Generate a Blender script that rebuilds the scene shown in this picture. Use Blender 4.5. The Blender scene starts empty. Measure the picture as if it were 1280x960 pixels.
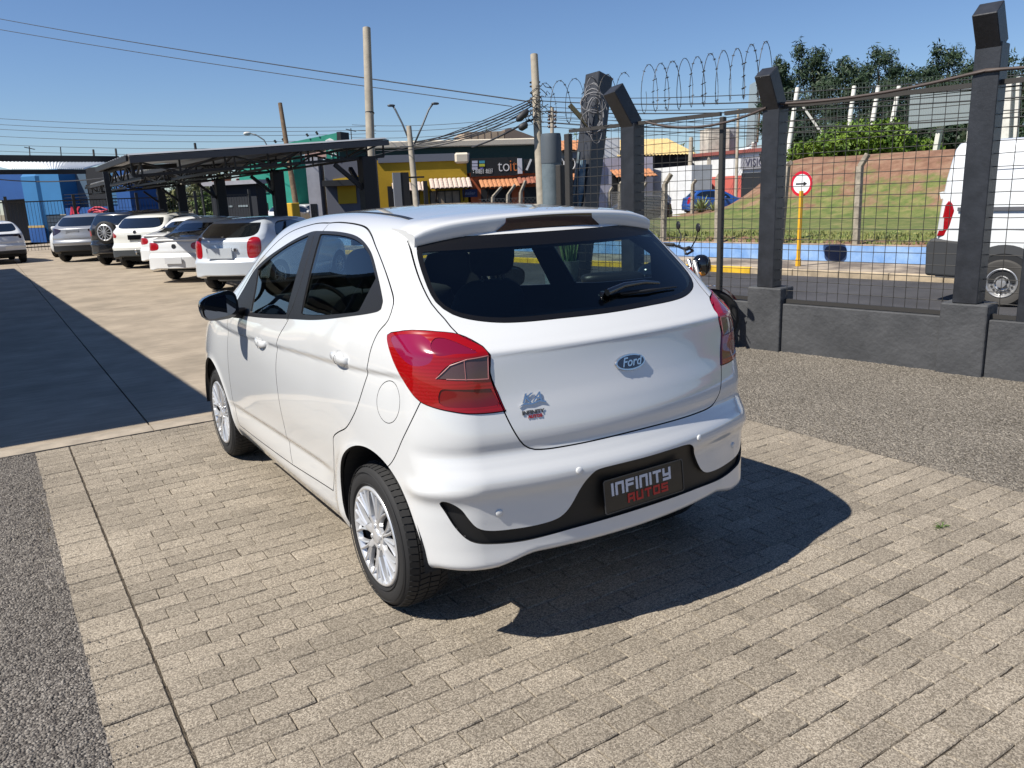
import bpy, bmesh, math, random
import numpy as np
from mathutils import Vector, Matrix
from math import radians, sin, cos, pi, atan2, sqrt, hypot
SC = bpy.context.scene
COL = SC.collection
rnd = random.Random(7)
# ---------------------------------------------------------------- camera
CAM_POS = Vector((-1.950, -2.840, 1.631))
cd = bpy.data.cameras.new('camera'); cam = bpy.data.objects.new('camera', cd); COL.objects.link(cam)
cd.sensor_width = 36; cd.lens = 994.549 / 1280 * 36; cd.clip_start = .05; cd.clip_end = 4000
_y, _p, _r = radians(32.87798), radians(13.44039), radians(-2.26442)
_fw = Vector((sin(_y)*cos(_p), cos(_y)*cos(_p), -sin(_p))); _r0 = Vector((cos(_y), -sin(_y), 0)); _u0 = _r0.cross(_fw)
_rr = _r0*cos(_r) + _u0*sin(_r); _uu = -_r0*sin(_r) + _u0*cos(_r)
M = Matrix((_rr, _uu, -_fw)).transposed().to_4x4(); M.translation = CAM_POS
cam.matrix_world = M
SC.camera = cam
# ---------------------------------------------------------------- light
SUN = Vector((-.76, .08, 1.0)).normalized()
el = math.asin(SUN.z); az = atan2(SUN.x, SUN.y)
w = bpy.data.worlds.new('World'); SC.world = w; w.use_nodes = True
nt = w.node_tree; bg = nt.nodes['Background']
sky = nt.nodes.new('ShaderNodeTexSky'); sky.sky_type = 'NISHITA'; sky.sun_disc = False
sky.sun_elevation = el; sky.sun_rotation = az; sky.air_density = 1.0; sky.dust_density = 0.0; sky.ozone_density = 3.0
bg.inputs['Strength'].default_value = .05
tn = nt.nodes.new('ShaderNodeMix'); tn.data_type = 'RGBA'; tn.blend_type = 'MULTIPLY'; tn.inputs[0].default_value = 1; tn.inputs[7].default_value = (1.04, 1.18, 1.44, 1)
nt.links.new(sky.outputs[0], tn.inputs[6]); nt.links.new(tn.outputs[2], bg.inputs['Color'])
sl = bpy.data.lights.new('sun', 'SUN'); sl.energy = 5.0; sl.angle = radians(.53); sl.color = (1, .945, .85)
so = bpy.data.objects.new('sun', sl); COL.objects.link(so)
so.rotation_euler = (-SUN).to_track_quat('-Z', 'Y').to_euler()
SC.view_settings.view_transform = 'Standard'; SC.view_settings.look = 'None'
SC.view_settings.exposure = .58; SC.view_settings.gamma = 1
SC.render.engine = 'CYCLES'
SC.cycles.max_bounces = 8; SC.cycles.transparent_max_bounces = 24
SC.cycles.sample_clamp_indirect = 6
# ---------------------------------------------------------------- helpers
def tag(o, label=None, cat=None, group=None, kind=None):
    if label: o['label'] = label
    if cat: o['category'] = cat
    if group: o['group'] = group
    if kind: o['kind'] = kind
    return o
def empty(name, loc=(0, 0, 0), rz=0, label=None, cat=None, group=None):
    o = bpy.data.objects.new(name, None); COL.objects.link(o); o.empty_display_size = .2
    o.location = loc; o.rotation_euler = (0, 0, rz)
    return tag(o, label, cat, group)
def link(name, me, parent=None, loc=None):
    o = bpy.data.objects.new(name, me); COL.objects.link(o)
    if parent: o.parent = parent
    if loc is not None: o.location = loc
    return o
def from_np(name, V, F, m, parent=None, N=None, smooth=False, sharp=None):
    me = bpy.data.meshes.new(name)
    me.from_pydata([tuple(v) for v in np.asarray(V, float).tolist()], [], [tuple(f) for f in F] if not isinstance(F, np.ndarray) else F.tolist())
    for mm in (m if isinstance(m, (list, tuple)) else [m]): me.materials.append(mm)
    if smooth or N is not None: me.polygons.foreach_set('use_smooth', [True] * len(me.polygons))
    if sharp: me.set_sharp_from_angle(angle=radians(sharp))
    if N is not None: me.normals_split_custom_set_from_vertices([tuple(n) for n in np.asarray(N).tolist()])
    me.update()
    return link(name, me, parent)
class MB:
    """collects simple solids into one mesh"""
    def __init__(s): s.v = []; s.f = []; s.mi = []; s.m = 0
    def add(s, v, f):
        o = len(s.v); s.v += [tuple(q) for q in v]; s.f += [tuple(i + o for i in q) for q in f]; s.mi += [s.m] * len(f); return s
    def box(s, c, d, rz=0, R=None):
        hx, hy, hz = d[0]/2, d[1]/2, d[2]/2
        v = [Vector((x, y, z)) for z in (-hz, hz) for y in (-hy, hy) for x in (-hx, hx)]
        if R is None: R = Matrix.Rotation(rz, 3, 'Z')
        v = [R @ q + Vector(c) for q in v]
        return s.add(v, [(0, 2, 3, 1), (4, 5, 7, 6), (0, 1, 5, 4), (2, 6, 7, 3), (0, 4, 6, 2), (1, 3, 7, 5)])
    def bar(s, a, b, w, h=None, up=(0, 0, 1)):
        """square bar from a to b"""
        a = Vector(a); b = Vector(b); d = b - a; L = d.length
        if L < 1e-6: return s
        d.normalize(); up = Vector(up)
        if abs(d.dot(up)) > .98: up = Vector((0, 1, 0))
        x = d.cross(up).normalized(); z = x.cross(d).normalized(); h = h or w
        v = [p + x*i*w/2 + z*j*h/2 for p in (a, b) for i, j in ((-1, -1), (1, -1), (1, 1), (-1, 1))]
        return s.add(v, [(3, 2, 1, 0), (4, 5, 6, 7), (0, 1, 5, 4), (1, 2, 6, 5), (2, 3, 7, 6), (3, 0, 4, 7)])
    def tube(s, pts, r, n=8, cap=True):
        pts = [Vector(p) for p in pts]; K = len(pts); rs = r if isinstance(r, (list, tuple)) else [r] * K
        ref = None; v = []
        for i, p in enumerate(pts):
            d = (pts[min(i+1, K-1)] - pts[max(i-1, 0)])
            d = d.normalized() if d.length > 1e-9 else Vector((0, 0, 1))
            if ref is None:
                ref = d.cross(Vector((0, 0, 1)))
                if ref.length < .05: ref = d.cross(Vector((0, 1, 0)))
                ref.normalize()
            ref = (ref - d * ref.dot(d)).normalized(); q = d.cross(ref)
            v += [p + (ref*cos(2*pi*j/n) + q*sin(2*pi*j/n)) * rs[i] for j in range(n)]
        f = [(i*n+j, i*n+(j+1) % n, (i+1)*n+(j+1) % n, (i+1)*n+j) for i in range(K-1) for j in range(n)]
        if cap: f += [tuple(range(n-1, -1, -1)), tuple((K-1)*n + j for j in range(n))]
        return s.add(v, f)
    def prism(s, poly, a, b):
        """poly: list of 2D, mapped through function a(u,v)->3D front and b -> back"""
        n = len(poly); v = [a(*p) for p in poly] + [b(*p) for p in poly]
        return s.add(v, [tuple(range(n)), tuple(range(2*n-1, n-1, -1))] + [(i, i+n, (i+1) % n + n, (i+1) % n) for i in range(n)])
    def lathe(s, prof, n, c=(0, 0, 0), axis='X', cap=False):
        """prof: list of (axial, radius)"""
        v = []
        for (t, r) in prof:
            for j in range(n):
                a = 2*pi*j/n
                q = {'X': (t, r*cos(a), r*sin(a)), 'Y': (r*sin(a), t, r*cos(a)), 'Z': (r*cos(a), r*sin(a), t)}[axis]
                v.append((q[0]+c[0], q[1]+c[1], q[2]+c[2]))
        K = len(prof)
        f = [(i*n+j, i*n+(j+1) % n, (i+1)*n+(j+1) % n, (i+1)*n+j) for i in range(K-1) for j in range(n)]
        if cap: f += [tuple(range(n-1, -1, -1)), tuple((K-1)*n + j for j in range(n))]
        return s.add(v, f)
    def grid(s, nu, nv, fn):
        v = [fn(i/nu, j/nv) for j in range(nv+1) for i in range(nu+1)]
        return s.add(v, [(j*(nu+1)+i, j*(nu+1)+i+1, (j+1)*(nu+1)+i+1, (j+1)*(nu+1)+i) for j in range(nv) for i in range(nu)])
    def mesh(s, name, m, smooth=False, sharp=None, fix=False):
        me = bpy.data.meshes.new(name); me.from_pydata([tuple(q) for q in s.v], [], s.f)
        for mm in (m if isinstance(m, (list, tuple)) else [m]): me.materials.append(mm)
        if any(s.mi): me.polygons.foreach_set('material_index', s.mi)
        if fix:
            bm = bmesh.new(); bm.from_mesh(me); bmesh.ops.recalc_face_normals(bm, faces=bm.faces[:]); bm.to_mesh(me); bm.free()
        if smooth:
            me.polygons.foreach_set('use_smooth', [True] * len(me.polygons))
            if sharp: me.set_sharp_from_angle(angle=radians(sharp))
        me.update(); return me
    def build(s, name, m, parent=None, smooth=False, sharp=None, loc=None, fix=False):
        return link(name, s.mesh(name, m, smooth, sharp, fix), parent, loc)
def copy_tree(o, parent=None):
    c = o.copy(); COL.objects.link(c)
    if parent is not None: c.parent = parent
    for ch in o.children: copy_tree(ch, c)
    return c
def bevel(o, wd=.01, seg=2, ang=35):
    m = o.modifiers.new('b', 'BEVEL'); m.width = wd; m.segments = seg; m.limit_method = 'ANGLE'; m.angle_limit = radians(ang)
    return o
# ---------------------------------------------------------------- materials
MATS = {}
def srgb(h):
    h = h.lstrip('#'); c = [int(h[i:i+2], 16)/255 for i in (0, 2, 4)]
    return tuple((x/12.92 if x <= .04045 else ((x+.055)/1.055)**2.4) for x in c)
def mat(name, col=(.5, .5, .5), rough=.5, metal=0, noise=0, nscale=20, bump=0, bscale=60, coat=0, emit=None, spec=.5, col2=None, detail=4, coords='Object', bdist=.01, thr=None, trans=0, ramp=(.35, .65)):
    if name in MATS: return MATS[name]
    if isinstance(col, str): col = srgb(col)
    if isinstance(col2, str): col2 = srgb(col2)
    m = bpy.data.materials.new(name); m.use_nodes = True; nt = m.node_tree; b = nt.nodes['Principled BSDF']
    b.inputs['Base Color'].default_value = (*col, 1); b.inputs['Roughness'].default_value = rough; b.inputs['Metallic'].default_value = metal
    b.inputs['Coat Weight'].default_value = coat; b.inputs['Coat Roughness'].default_value = .03
    b.inputs['Specular IOR Level'].default_value = spec
    if trans: b.inputs['Transmission Weight'].default_value = trans
    if emit: b.inputs['Emission Color'].default_value = (*emit, 1); b.inputs['Emission Strength'].default_value = 1
    if noise or bump or col2:
        tc = nt.nodes.new('ShaderNodeTexCoord')
    if noise or col2:
        n = nt.nodes.new('ShaderNodeTexNoise'); n.inputs['Scale'].default_value = nscale; n.inputs['Detail'].default_value = detail
        n.inputs['Roughness'].default_value = .6
        nt.links.new(tc.outputs[coords], n.inputs['Vector'])
        r = nt.nodes.new('ShaderNodeValToRGB'); r.color_ramp.elements[0].position = ramp[0]; r.color_ramp.elements[1].position = ramp[1]
        c2 = col2 or tuple(min(1, x*(1+noise)) for x in col); c1 = col if col2 else tuple(x*(1-noise) for x in col)
        r.color_ramp.elements[0].color = (*c1, 1); r.color_ramp.elements[1].color = (*c2, 1)
        nt.links.new(n.outputs[0], r.inputs[0]); nt.links.new(r.outputs[0], b.inputs['Base Color'])
    if bump:
        n2 = nt.nodes.new('ShaderNodeTexNoise'); n2.inputs['Scale'].default_value = bscale; n2.inputs['Detail'].default_value = 3
        nt.links.new(tc.outputs[coords], n2.inputs['Vector'])
        bp = nt.nodes.new('ShaderNodeBump'); bp.inputs['Strength'].default_value = bump; bp.inputs['Distance'].default_value = bdist
        nt.links.new(n2.outputs[0], bp.inputs['Height']); nt.links.new(bp.outputs[0], b.inputs['Normal'])
    MATS[name] = m; return m
def glass(name, tint=(.3, .38, .36), rough=.0, ior=1.5):
    """thin tinted pane: clear through-look times a tint, plus a mirror reflection"""
    if name in MATS: return MATS[name]
    m = bpy.data.materials.new(name); m.use_nodes = True; nt = m.node_tree
    for n in list(nt.nodes): nt.nodes.remove(n)
    o = nt.nodes.new('ShaderNodeOutputMaterial'); t = nt.nodes.new('ShaderNodeBsdfTransparent'); g = nt.nodes.new('ShaderNodeBsdfGlossy')
    f = nt.nodes.new('ShaderNodeFresnel'); f.inputs['IOR'].default_value = ior; ge = nt.nodes.new('ShaderNodeNewGeometry'); mi = nt.nodes.new('ShaderNodeMapRange'); mi.inputs[3].default_value = ior; mi.inputs[4].default_value = 1/ior; nt.links.new(ge.outputs['Backfacing'], mi.inputs[0]); nt.links.new(mi.outputs[0], f.inputs['IOR']); mx = nt.nodes.new('ShaderNodeMixShader')
    t.inputs['Color'].default_value = (*tint, 1); g.inputs['Roughness'].default_value = rough; g.inputs['Color'].default_value = (1, 1, 1, 1)
    nt.links.new(f.outputs[0], mx.inputs[0]); nt.links.new(t.outputs[0], mx.inputs[1]); nt.links.new(g.outputs[0], mx.inputs[2]); nt.links.new(mx.outputs[0], o.inputs[0])
    MATS[name] = m; return m
WHITE = mat('white_paint', (.80, .81, .82), .28, coat=1.0)
BLACKP = mat('black_plastic', (.010, .010, .0115), .45, bump=.25, bscale=900, bdist=.001)
GLOSSB = mat('gloss_black', (.004, .004, .005), .12, coat=1)
RUBBER = mat('rubber', (.013, .013, .014), .75, bump=.2, bscale=200, bdist=.002)
DARK = mat('dark_lining', (.012, .013, .015), .8)
SILVER = mat('silver_paint', (.62, .63, .65), .32, metal=.55, coat=.4)
CHROME = mat('chrome', (.62, .62, .63), .2, metal=1)
GLASS_D = glass('privacy_glass', (.66, .76, .74))
GLASS_S = glass('side_glass', (.48, .58, .58), ior=1.7)
GLASS_W = glass('clear_glass', (.62, .72, .70))
# ---------------------------------------------------------------- places read off the picture with a chosen depth
F_PX = 994.549
def at(px, py, D):
    return CAM_POS + (_fw + _rr*((px-640)/F_PX) - _uu*((py-480)/F_PX)) * D
def G(px, py, z=0.):
    d = _fw + _rr*((px-640)/F_PX) - _uu*((py-480)/F_PX); t = (z - CAM_POS.z) / d.z
    return CAM_POS + d*t
# ---------------------------------------------------------------- ground materials
def mat_grain(name, c1, c2, c3, sc=160, rough=.95, big=.10, bump=1.0, bd=.006):
    """coarse exposed-aggregate surface: crisp grains in three tones plus slow patches"""
    if name in MATS: return MATS[name]
    m = bpy.data.materials.new(name); m.use_nodes = True; nt = m.node_tree; b = nt.nodes['Principled BSDF']; b.inputs['Roughness'].default_value = rough
    b.inputs['Specular IOR Level'].default_value = .25
    tc = nt.nodes.new('ShaderNodeTexCoord'); geo = nt.nodes.new('ShaderNodeNewGeometry')
    v = nt.nodes.new('ShaderNodeTexVoronoi'); v.inputs['Scale'].default_value = sc; nt.links.new(geo.outputs['Position'], v.inputs['Vector'])
    n = nt.nodes.new('ShaderNodeTexNoise'); n.inputs['Scale'].default_value = sc*.45; n.inputs['Detail'].default_value = 5; n.inputs['Roughness'].default_value = .7; nt.links.new(geo.outputs['Position'], n.inputs['Vector'])
    sepc = nt.nodes.new('ShaderNodeSeparateColor'); nt.links.new(v.outputs['Color'], sepc.inputs[0])
    r = nt.nodes.new('ShaderNodeValToRGB'); e = r.color_ramp.elements; e[0].position = .05; e[0].color = (*c1, 1); e[1].position = .95; e[1].color = (*c3, 1)
    k = e.new(.5); k.color = (*c2, 1); nt.links.new(sepc.outputs[0], r.inputs[0])
    n2 = nt.nodes.new('ShaderNodeTexNoise'); n2.inputs['Scale'].default_value = 1.3; n2.inputs['Detail'].default_value = 5; nt.links.new(geo.outputs['Position'], n2.inputs['Vector'])
    oi = nt.nodes.new('ShaderNodeObjectInfo')
    ml = nt.nodes.new('ShaderNodeMapRange'); ml.inputs[1].default_value = .25; ml.inputs[2].default_value = .75; ml.inputs[3].default_value = 1-big; ml.inputs[4].default_value = 1+big; nt.links.new(n2.outputs[0], ml.inputs[0])
    ml2 = nt.nodes.new('ShaderNodeMapRange'); ml2.inputs[3].default_value = .86; ml2.inputs[4].default_value = 1.12; aw = nt.nodes.new('ShaderNodeMath'); aw.operation = 'ADD'; nt.links.new(oi.outputs['Random'], aw.inputs[0]); nt.links.new(geo.outputs['Random Per Island'], aw.inputs[1]); fr_ = nt.nodes.new('ShaderNodeMath'); fr_.operation = 'FRACT'; nt.links.new(aw.outputs[0], fr_.inputs[0]); nt.links.new(fr_.outputs[0], ml2.inputs[0])
    ml3 = nt.nodes.new('ShaderNodeMapRange'); ml3.inputs[1].default_value = .3; ml3.inputs[2].default_value = .7; ml3.inputs[3].default_value = .72; ml3.inputs[4].default_value = 1.28; nt.links.new(n.outputs[0], ml3.inputs[0])
    mu = nt.nodes.new('ShaderNodeMath'); mu.operation = 'MULTIPLY'; nt.links.new(ml.outputs[0], mu.inputs[0]); nt.links.new(ml2.outputs[0], mu.inputs[1])
    mu2 = nt.nodes.new('ShaderNodeMath'); mu2.operation = 'MULTIPLY'; nt.links.new(mu.outputs[0], mu2.inputs[0]); nt.links.new(ml3.outputs[0], mu2.inputs[1])
    vm = nt.nodes.new('ShaderNodeVectorMath'); vm.operation = 'SCALE'; nt.links.new(r.outputs[0], vm.inputs[0]); nt.links.new(mu2.outputs[0], vm.inputs['Scale']); nt.links.new(vm.outputs[0], b.inputs['Base Color'])
    ad = nt.nodes.new('ShaderNodeMath'); ad.operation = 'SUBTRACT'; nt.links.new(n.outputs[0], ad.inputs[0]); nt.links.new(v.outputs['Distance'], ad.inputs[1])
    bp = nt.nodes.new('ShaderNodeBump'); bp.inputs['Strength'].default_value = bump; bp.inputs['Distance'].default_value = bd; nt.links.new(ad.outputs[0], bp.inputs['Height']); nt.links.new(bp.outputs[0], b.inputs['Normal'])
    MATS[name] = m; return m
M_BRICK = mat_grain('paver_concrete', (.132, .112, .088), (.228, .195, .152), (.34, .297, .238), 230, big=.20, bump=.45, bd=.004)
M_GRAVEL = mat_grain('fine_gravel', (.095, .082, .065), (.195, .172, .142), (.35, .315, .265), 115, big=.12, bump=1., bd=.012)
M_GRAVEL2 = mat_grain('grey_gravel', (.075, .066, .060), (.145, .130, .116), (.26, .238, .212), 115, big=.12, bump=1., bd=.014)
M_SAND = mat_grain('joint_sand', (.05, .042, .03), (.10, .082, .06), (.16, .13, .10), 300)
M_ASPH = mat('asphalt', (.045, .044, .048), .9, noise=.25, nscale=1.2, bump=.5, bscale=90, bdist=.006, coords='Object')
def slab_mat():
    m = mat('broom_concrete', (.23, .19, .14), .8, col2=(.34, .28, .21), nscale=1.4, detail=8)
    nt = m.node_tree; b = nt.nodes['Principled BSDF']; geo = nt.nodes.new('ShaderNodeNewGeometry')
    mp = nt.nodes.new('ShaderNodeMapping'); mp.inputs['Scale'].default_value = (1.2, 9, 1); nt.links.new(geo.outputs['Position'], mp.inputs[0])
    n = nt.nodes.new('ShaderNodeTexNoise'); n.inputs['Scale'].default_value = 2.2; n.inputs['Detail'].default_value = 7; n.inputs['Roughness'].default_value = .7; nt.links.new(mp.outputs[0], n.inputs['Vector'])
    src = b.inputs['Base Color'].links[0].from_socket; mr = nt.nodes.new('ShaderNodeMapRange'); mr.inputs[1].default_value = .3; mr.inputs[2].default_value = .7; mr.inputs[3].default_value = .78; mr.inputs[4].default_value = 1.18
    nt.links.new(n.outputs[0], mr.inputs[0]); vm = nt.nodes.new('ShaderNodeVectorMath'); vm.operation = 'SCALE'; nt.links.new(src, vm.inputs[0]); nt.links.new(mr.outputs[0], vm.inputs['Scale']); nt.links.new(vm.outputs[0], b.inputs['Base Color'])
    bp = nt.nodes.new('ShaderNodeBump'); bp.inputs['Strength'].default_value = .4; bp.inputs['Distance'].default_value = .004; nt.links.new(n.outputs[0], bp.inputs['Height']); nt.links.new(bp.outputs[0], b.inputs['Normal'])
    return m
M_SLAB = slab_mat()
# ---------------------------------------------------------------- ground sheets
def sheet(name, pts, z, m, kind='structure', parent=None):
    mb = MB(); mb.add([(x, y, z) for x, y in pts], [tuple(range(len(pts)))]); o = mb.build(name, m, parent)
    if kind and not parent: o['kind'] = kind
    return o
sheet('terrain', [(-1500, -1500), (1500, -1500), (1500, 1500), (-1500, 1500)], -.36, mat('dry_ground', (.14, .13, .08), .95, col2=(.20, .16, .10), nscale=.02))
sheet('street', [(5.0, -120), (120, -120), (120, 260), (5.0, 260)], -.30, M_ASPH)
# gravel: two uneven sheets that really undulate a little
def rough_sheet(name, x0, x1, y0, y1, h, z, m, amp):
    nx, ny = int((x1-x0)/h), int((y1-y0)/h); X, Y = np.meshgrid(np.linspace(x0, x1, nx+1), np.linspace(y0, y1, ny+1), indexing='ij')
    r = np.random.RandomState(3); Z = z + r.uniform(-amp, amp, X.shape) + .006*np.sin(X*2.1)*np.cos(Y*1.7)
    Z[0] = Z[-1] = z; V = np.stack([X, Y, Z], -1).reshape(-1, 3); i = np.arange((nx+1)*(ny+1)).reshape(nx+1, ny+1)
    F = np.stack([i[:-1, :-1], i[1:, :-1], i[1:, 1:], i[:-1, 1:]], -1).reshape(-1, 4)
    o = from_np(name, V, F, m, smooth=False); o['kind'] = 'structure'; return o
rough_sheet('gravel_yard', 2.412, 5.05, -4.0, 3.46, .022, .0, M_GRAVEL, .0035)
rough_sheet('gravel_strip', -5.2, -1.868, -3.5, 3.46, .03, -.002, M_GRAVEL2, .005)
sheet('yard_ground', [(-40, -30), (5.0, -30), (5.0, 75), (-40, 75)], -.035, M_GRAVEL2)
# ---------------------------------------------------------------- concrete slab: panels with open joints and a pale front edge
slab = empty('concrete_forecourt', (0, 0, 0)); slab['kind'] = 'structure'
xs = [-15, -11.8, -8.2, -4.6, -1.09, 3.0, 4.98]; ys = [3.66, 12.1, 19.85, 27.5, 36, 45, 60]
for i in range(len(xs)-1):
    for j in range(len(ys)-1):
        mb = MB(); g = .007; x0, x1, y0, y1 = xs[i]+g, xs[i+1]-g, ys[j]+(g if j else .001), ys[j+1]-g
        mb.box(((x0+x1)/2, (y0+y1)/2, -.055), (x1-x0, y1-y0, .11)); mb.build('concrete_panel', M_SLAB, slab)
for i in range(len(xs)-1):
    mb = MB(); mb.box(((xs[i]+xs[i+1])/2, 3.565, -.053), (xs[i+1]-xs[i]-.008, .185, .112)); mb.build('edge_strip', mat('pale_concrete', (.30, .255, .20), .85, noise=.18, nscale=6, bump=.3, bscale=120), slab)
# ---------------------------------------------------------------- brick paving
pav = empty('brick_paving', (0, 0, 0)); pav['kind'] = 'structure'
mb = MB(); mb.add([(-1.90, -3.6, -.008), (2.412, -3.6, -.008), (2.412, 3.47, -.008), (-1.90, 3.47, -.008)], [(0, 1, 2, 3)]); mb.build('bedding_sand', M_SAND, pav)
def brick_mesh(seed):
    r = random.Random(seed); mb = MB(); n = 5; hx, hy, c = .0994, .0494, .0034
    ring = []
    # outline with slightly crumbled edges
    for (ax, ay, bx, by) in ((-hx, -hy, hx, -hy), (hx, -hy, hx, hy), (hx, hy, -hx, hy), (-hx, hy, -hx, -hy)):
        k = 8 if abs(ax-bx) > .1 else 4
        for i in range(k):
            t = i/k; ring.append((ax+(bx-ax)*t + r.uniform(-.0012, .0012), ay+(by-ay)*t + r.uniform(-.0012, .0012)))
    K = len(ring); v = []
    for (s, z) in ((0., -.05), (0., -.005), (c, .0)):
        for x, y in ring:
            L = max(abs(x)/hx, abs(y)/hy); v.append((x - math.copysign(s, x)*(abs(x) > hx-.01) + r.uniform(-.0008, .0008), y - math.copysign(s, y)*(abs(y) > hy-.01) + r.uniform(-.0008, .0008), z + (r.uniform(-.0015, .0008) if z == 0 else 0)))
    v.append((0, 0, .0004)); f = [(i*K+j, i*K+(j+1) % K, (i+1)*K+(j+1) % K, (i+1)*K+j) for i in range(2) for j in range(K)] + [(2*K+j, 2*K+(j+1) % K, 3*K) for j in range(K)]
    mb.add(v, f); return mb.mesh('brick', M_BRICK)
BM = [brick_mesh(i) for i in range(8)]
places = []; row = 0; y = -3.5; rb = random.Random(5)
while y < 3.42:
    off = [0, .1, .02, .12][row % 4] + rb.uniform(-.012, .012); x = -1.655 + (.1 if off >= .08 else .2)
    xr = []
    if off >= .08: xr.append((-1.603, .5))
    x = -1.655 + (.202 if off < .08 else .102)
    xx = x - .1 + (0 if off < .08 else .1) if off < .08 else -1.655+.102+.1
    xx = -1.655 + (.1 if off < .08 else .202)
    while xx - .1 < 2.385:
        xr.append((xx, 1.)); xx += .2012
    for q, s in xr:
        tilt_ = -.045*(q-.4)*.35
        places.append((q + rb.uniform(-.0015, .0015), y + tilt_ + .004*sin(q*3+row*.4) + rb.uniform(-.001, .001), s, rb.uniform(-.008, .008)))
    places.append((-1.768, y + rb.uniform(-.004, .004) + .02, 1.05, rb.uniform(-.012, .012)))
    y += .1012; row += 1
def bdist(p): return hypot(p[0]+1.95, p[1]+2.84)
vis = []
for p in places:
    d = Vector((p[0], p[1], 0)) - CAM_POS; D = d.dot(_fw)
    ok = D > .3 and abs(d.dot(_rr)/D*F_PX) < 650 and abs(d.dot(_uu)/D*F_PX) < 490 and not (-.7 < p[0] < .75 and -.4 < p[1] < 3.2)
    vis.append(ok)
order = sorted([i for i in range(len(places)) if vis[i]], key=lambda i: bdist(places[i])); near = set(order[:300])
stuff = MB()
for i, (x, y, s, a) in enumerate(places):
    me = BM[rb.randrange(8)]; z = rb.uniform(-.0016, .0016); tx, ty = rb.uniform(-.006, .006), rb.uniform(-.008, .008)
    if x + .1*s > 2.42: l_ = x-.1*s; s_ = max(.1, (2.412 - l_)/.2); x = l_ + .1*s_; s = s_
    Mx = Matrix.Translation((x, y, z)) @ Matrix.Rotation(a, 4, 'Z') @ Matrix.Rotation(tx, 4, 'X') @ Matrix.Rotation(ty, 4, 'Y') @ Matrix.Diagonal((s, 1, 1, 1))
    if i in near:
        o = link('brick', me, pav); o.matrix_local = Mx
    else: stuff.add([Mx @ q.co for q in me.vertices], [tuple(pl.vertices) for pl in me.polygons])
so_ = stuff.build('bricks', M_BRICK, pav); so_['kind'] = 'stuff'
# loose stones spilling over the two gravel borders
st = MB(); rs_ = random.Random(9)
for i in range(5200):
    if i % 2: x = 2.41 + abs(rs_.gauss(0, .10)) * (1 if rs_.random() < .72 else -.6)
    else: x = -1.87 - abs(rs_.gauss(0, .10)) * (1 if rs_.random() < .72 else -.6)
    y_ = rs_.uniform(-1.6, 3.4); r_ = rs_.uniform(.002, .0062); a = rs_.uniform(0, 6.28)
    c = [(x + r_*cos(a+k*2.1)*rs_.uniform(.7, 1.2), y_ + r_*sin(a+k*2.1)*rs_.uniform(.7, 1.2), -.002) for k in range(3)] + [(x, y_, r_*rs_.uniform(.8, 1.3))]
    st.add(c, [(0, 1, 3), (1, 2, 3), (2, 0, 3)])
o = st.build('loose_stones', mat('stone_chips', (.10, .085, .07), .9, col2=(.36, .32, .27), nscale=160, ramp=(.4, .6))); o['kind'] = 'stuff'; tag(o, 'loose stone chips scattered along both gravel borders of the brick paving', 'stones')
# weed tufts growing from a joint
def tuft(x, y, n, h, m, label):
    mb = MB(); r = random.Random(int(x*100))
    for i in range(n):
        a = r.uniform(0, 6.28); l = h*r.uniform(.5, 1.2); bx, by = x + r.gauss(0, .02), y + r.gauss(0, .006); d = Vector((cos(a), sin(a)*.6, r.uniform(.2, .9))).normalized(); s = Vector((-sin(a), cos(a), 0))*.002
        p0 = Vector((bx, by, -.004)); p1 = p0 + d*l*.6; p2 = p1 + (d + Vector((0, 0, -.5))).normalized()*l*.5
        mb.add([p0-s, p0+s, p1+s, p1-s, p2], [(0, 1, 2, 3), (3, 2, 4)])
    return tag(mb.build('weed_tuft', m), label, 'weed')
M_WEED = mat('weed_green', (.07, .13, .02), .8)
p = G(1176, 659); tuft(p.x, p.y, 40, .035, M_WEED, 'small green weed tuft growing in a joint of the brick paving at right')
# ---------------------------------------------------------------- hatchback body shape (numpy)
def herm(xk, yk, x):
    """monotone-ish cubic through knots; yk (...,K) scalars"""
    xk = np.asarray(xk, float); yk = np.asarray(yk, float)
    h = np.diff(xk); s = np.diff(yk, axis=-1) / h
    m = np.empty_like(yk)
    m[..., 1:-1] = (s[..., :-1] * h[1:] + s[..., 1:] * h[:-1]) / (h[1:] + h[:-1])
    m[..., 0] = s[..., 0]; m[..., -1] = s[..., -1]
    x = np.clip(x, xk[0], xk[-1])
    i = np.clip(np.searchsorted(xk, x) - 1, 0, len(xk) - 2)
    t = (x - xk[i]) / h[i]
    t2 = t * t; t3 = t2 * t
    return ((2*t3-3*t2+1) * yk[..., i] + (t3-2*t2+t) * h[i] * m[..., i]
            + (-2*t3+3*t2) * yk[..., i+1] + (t3-t2) * h[i] * m[..., i+1])
ZL = [.15,.22,.28,.34,.42,.52,.62,.74,.88,1.00,1.08,1.16,1.26,1.38,1.50,1.62]
YS = [-.75,-.35,0.,.5,1.3,2.0,2.5,3.1]
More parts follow.
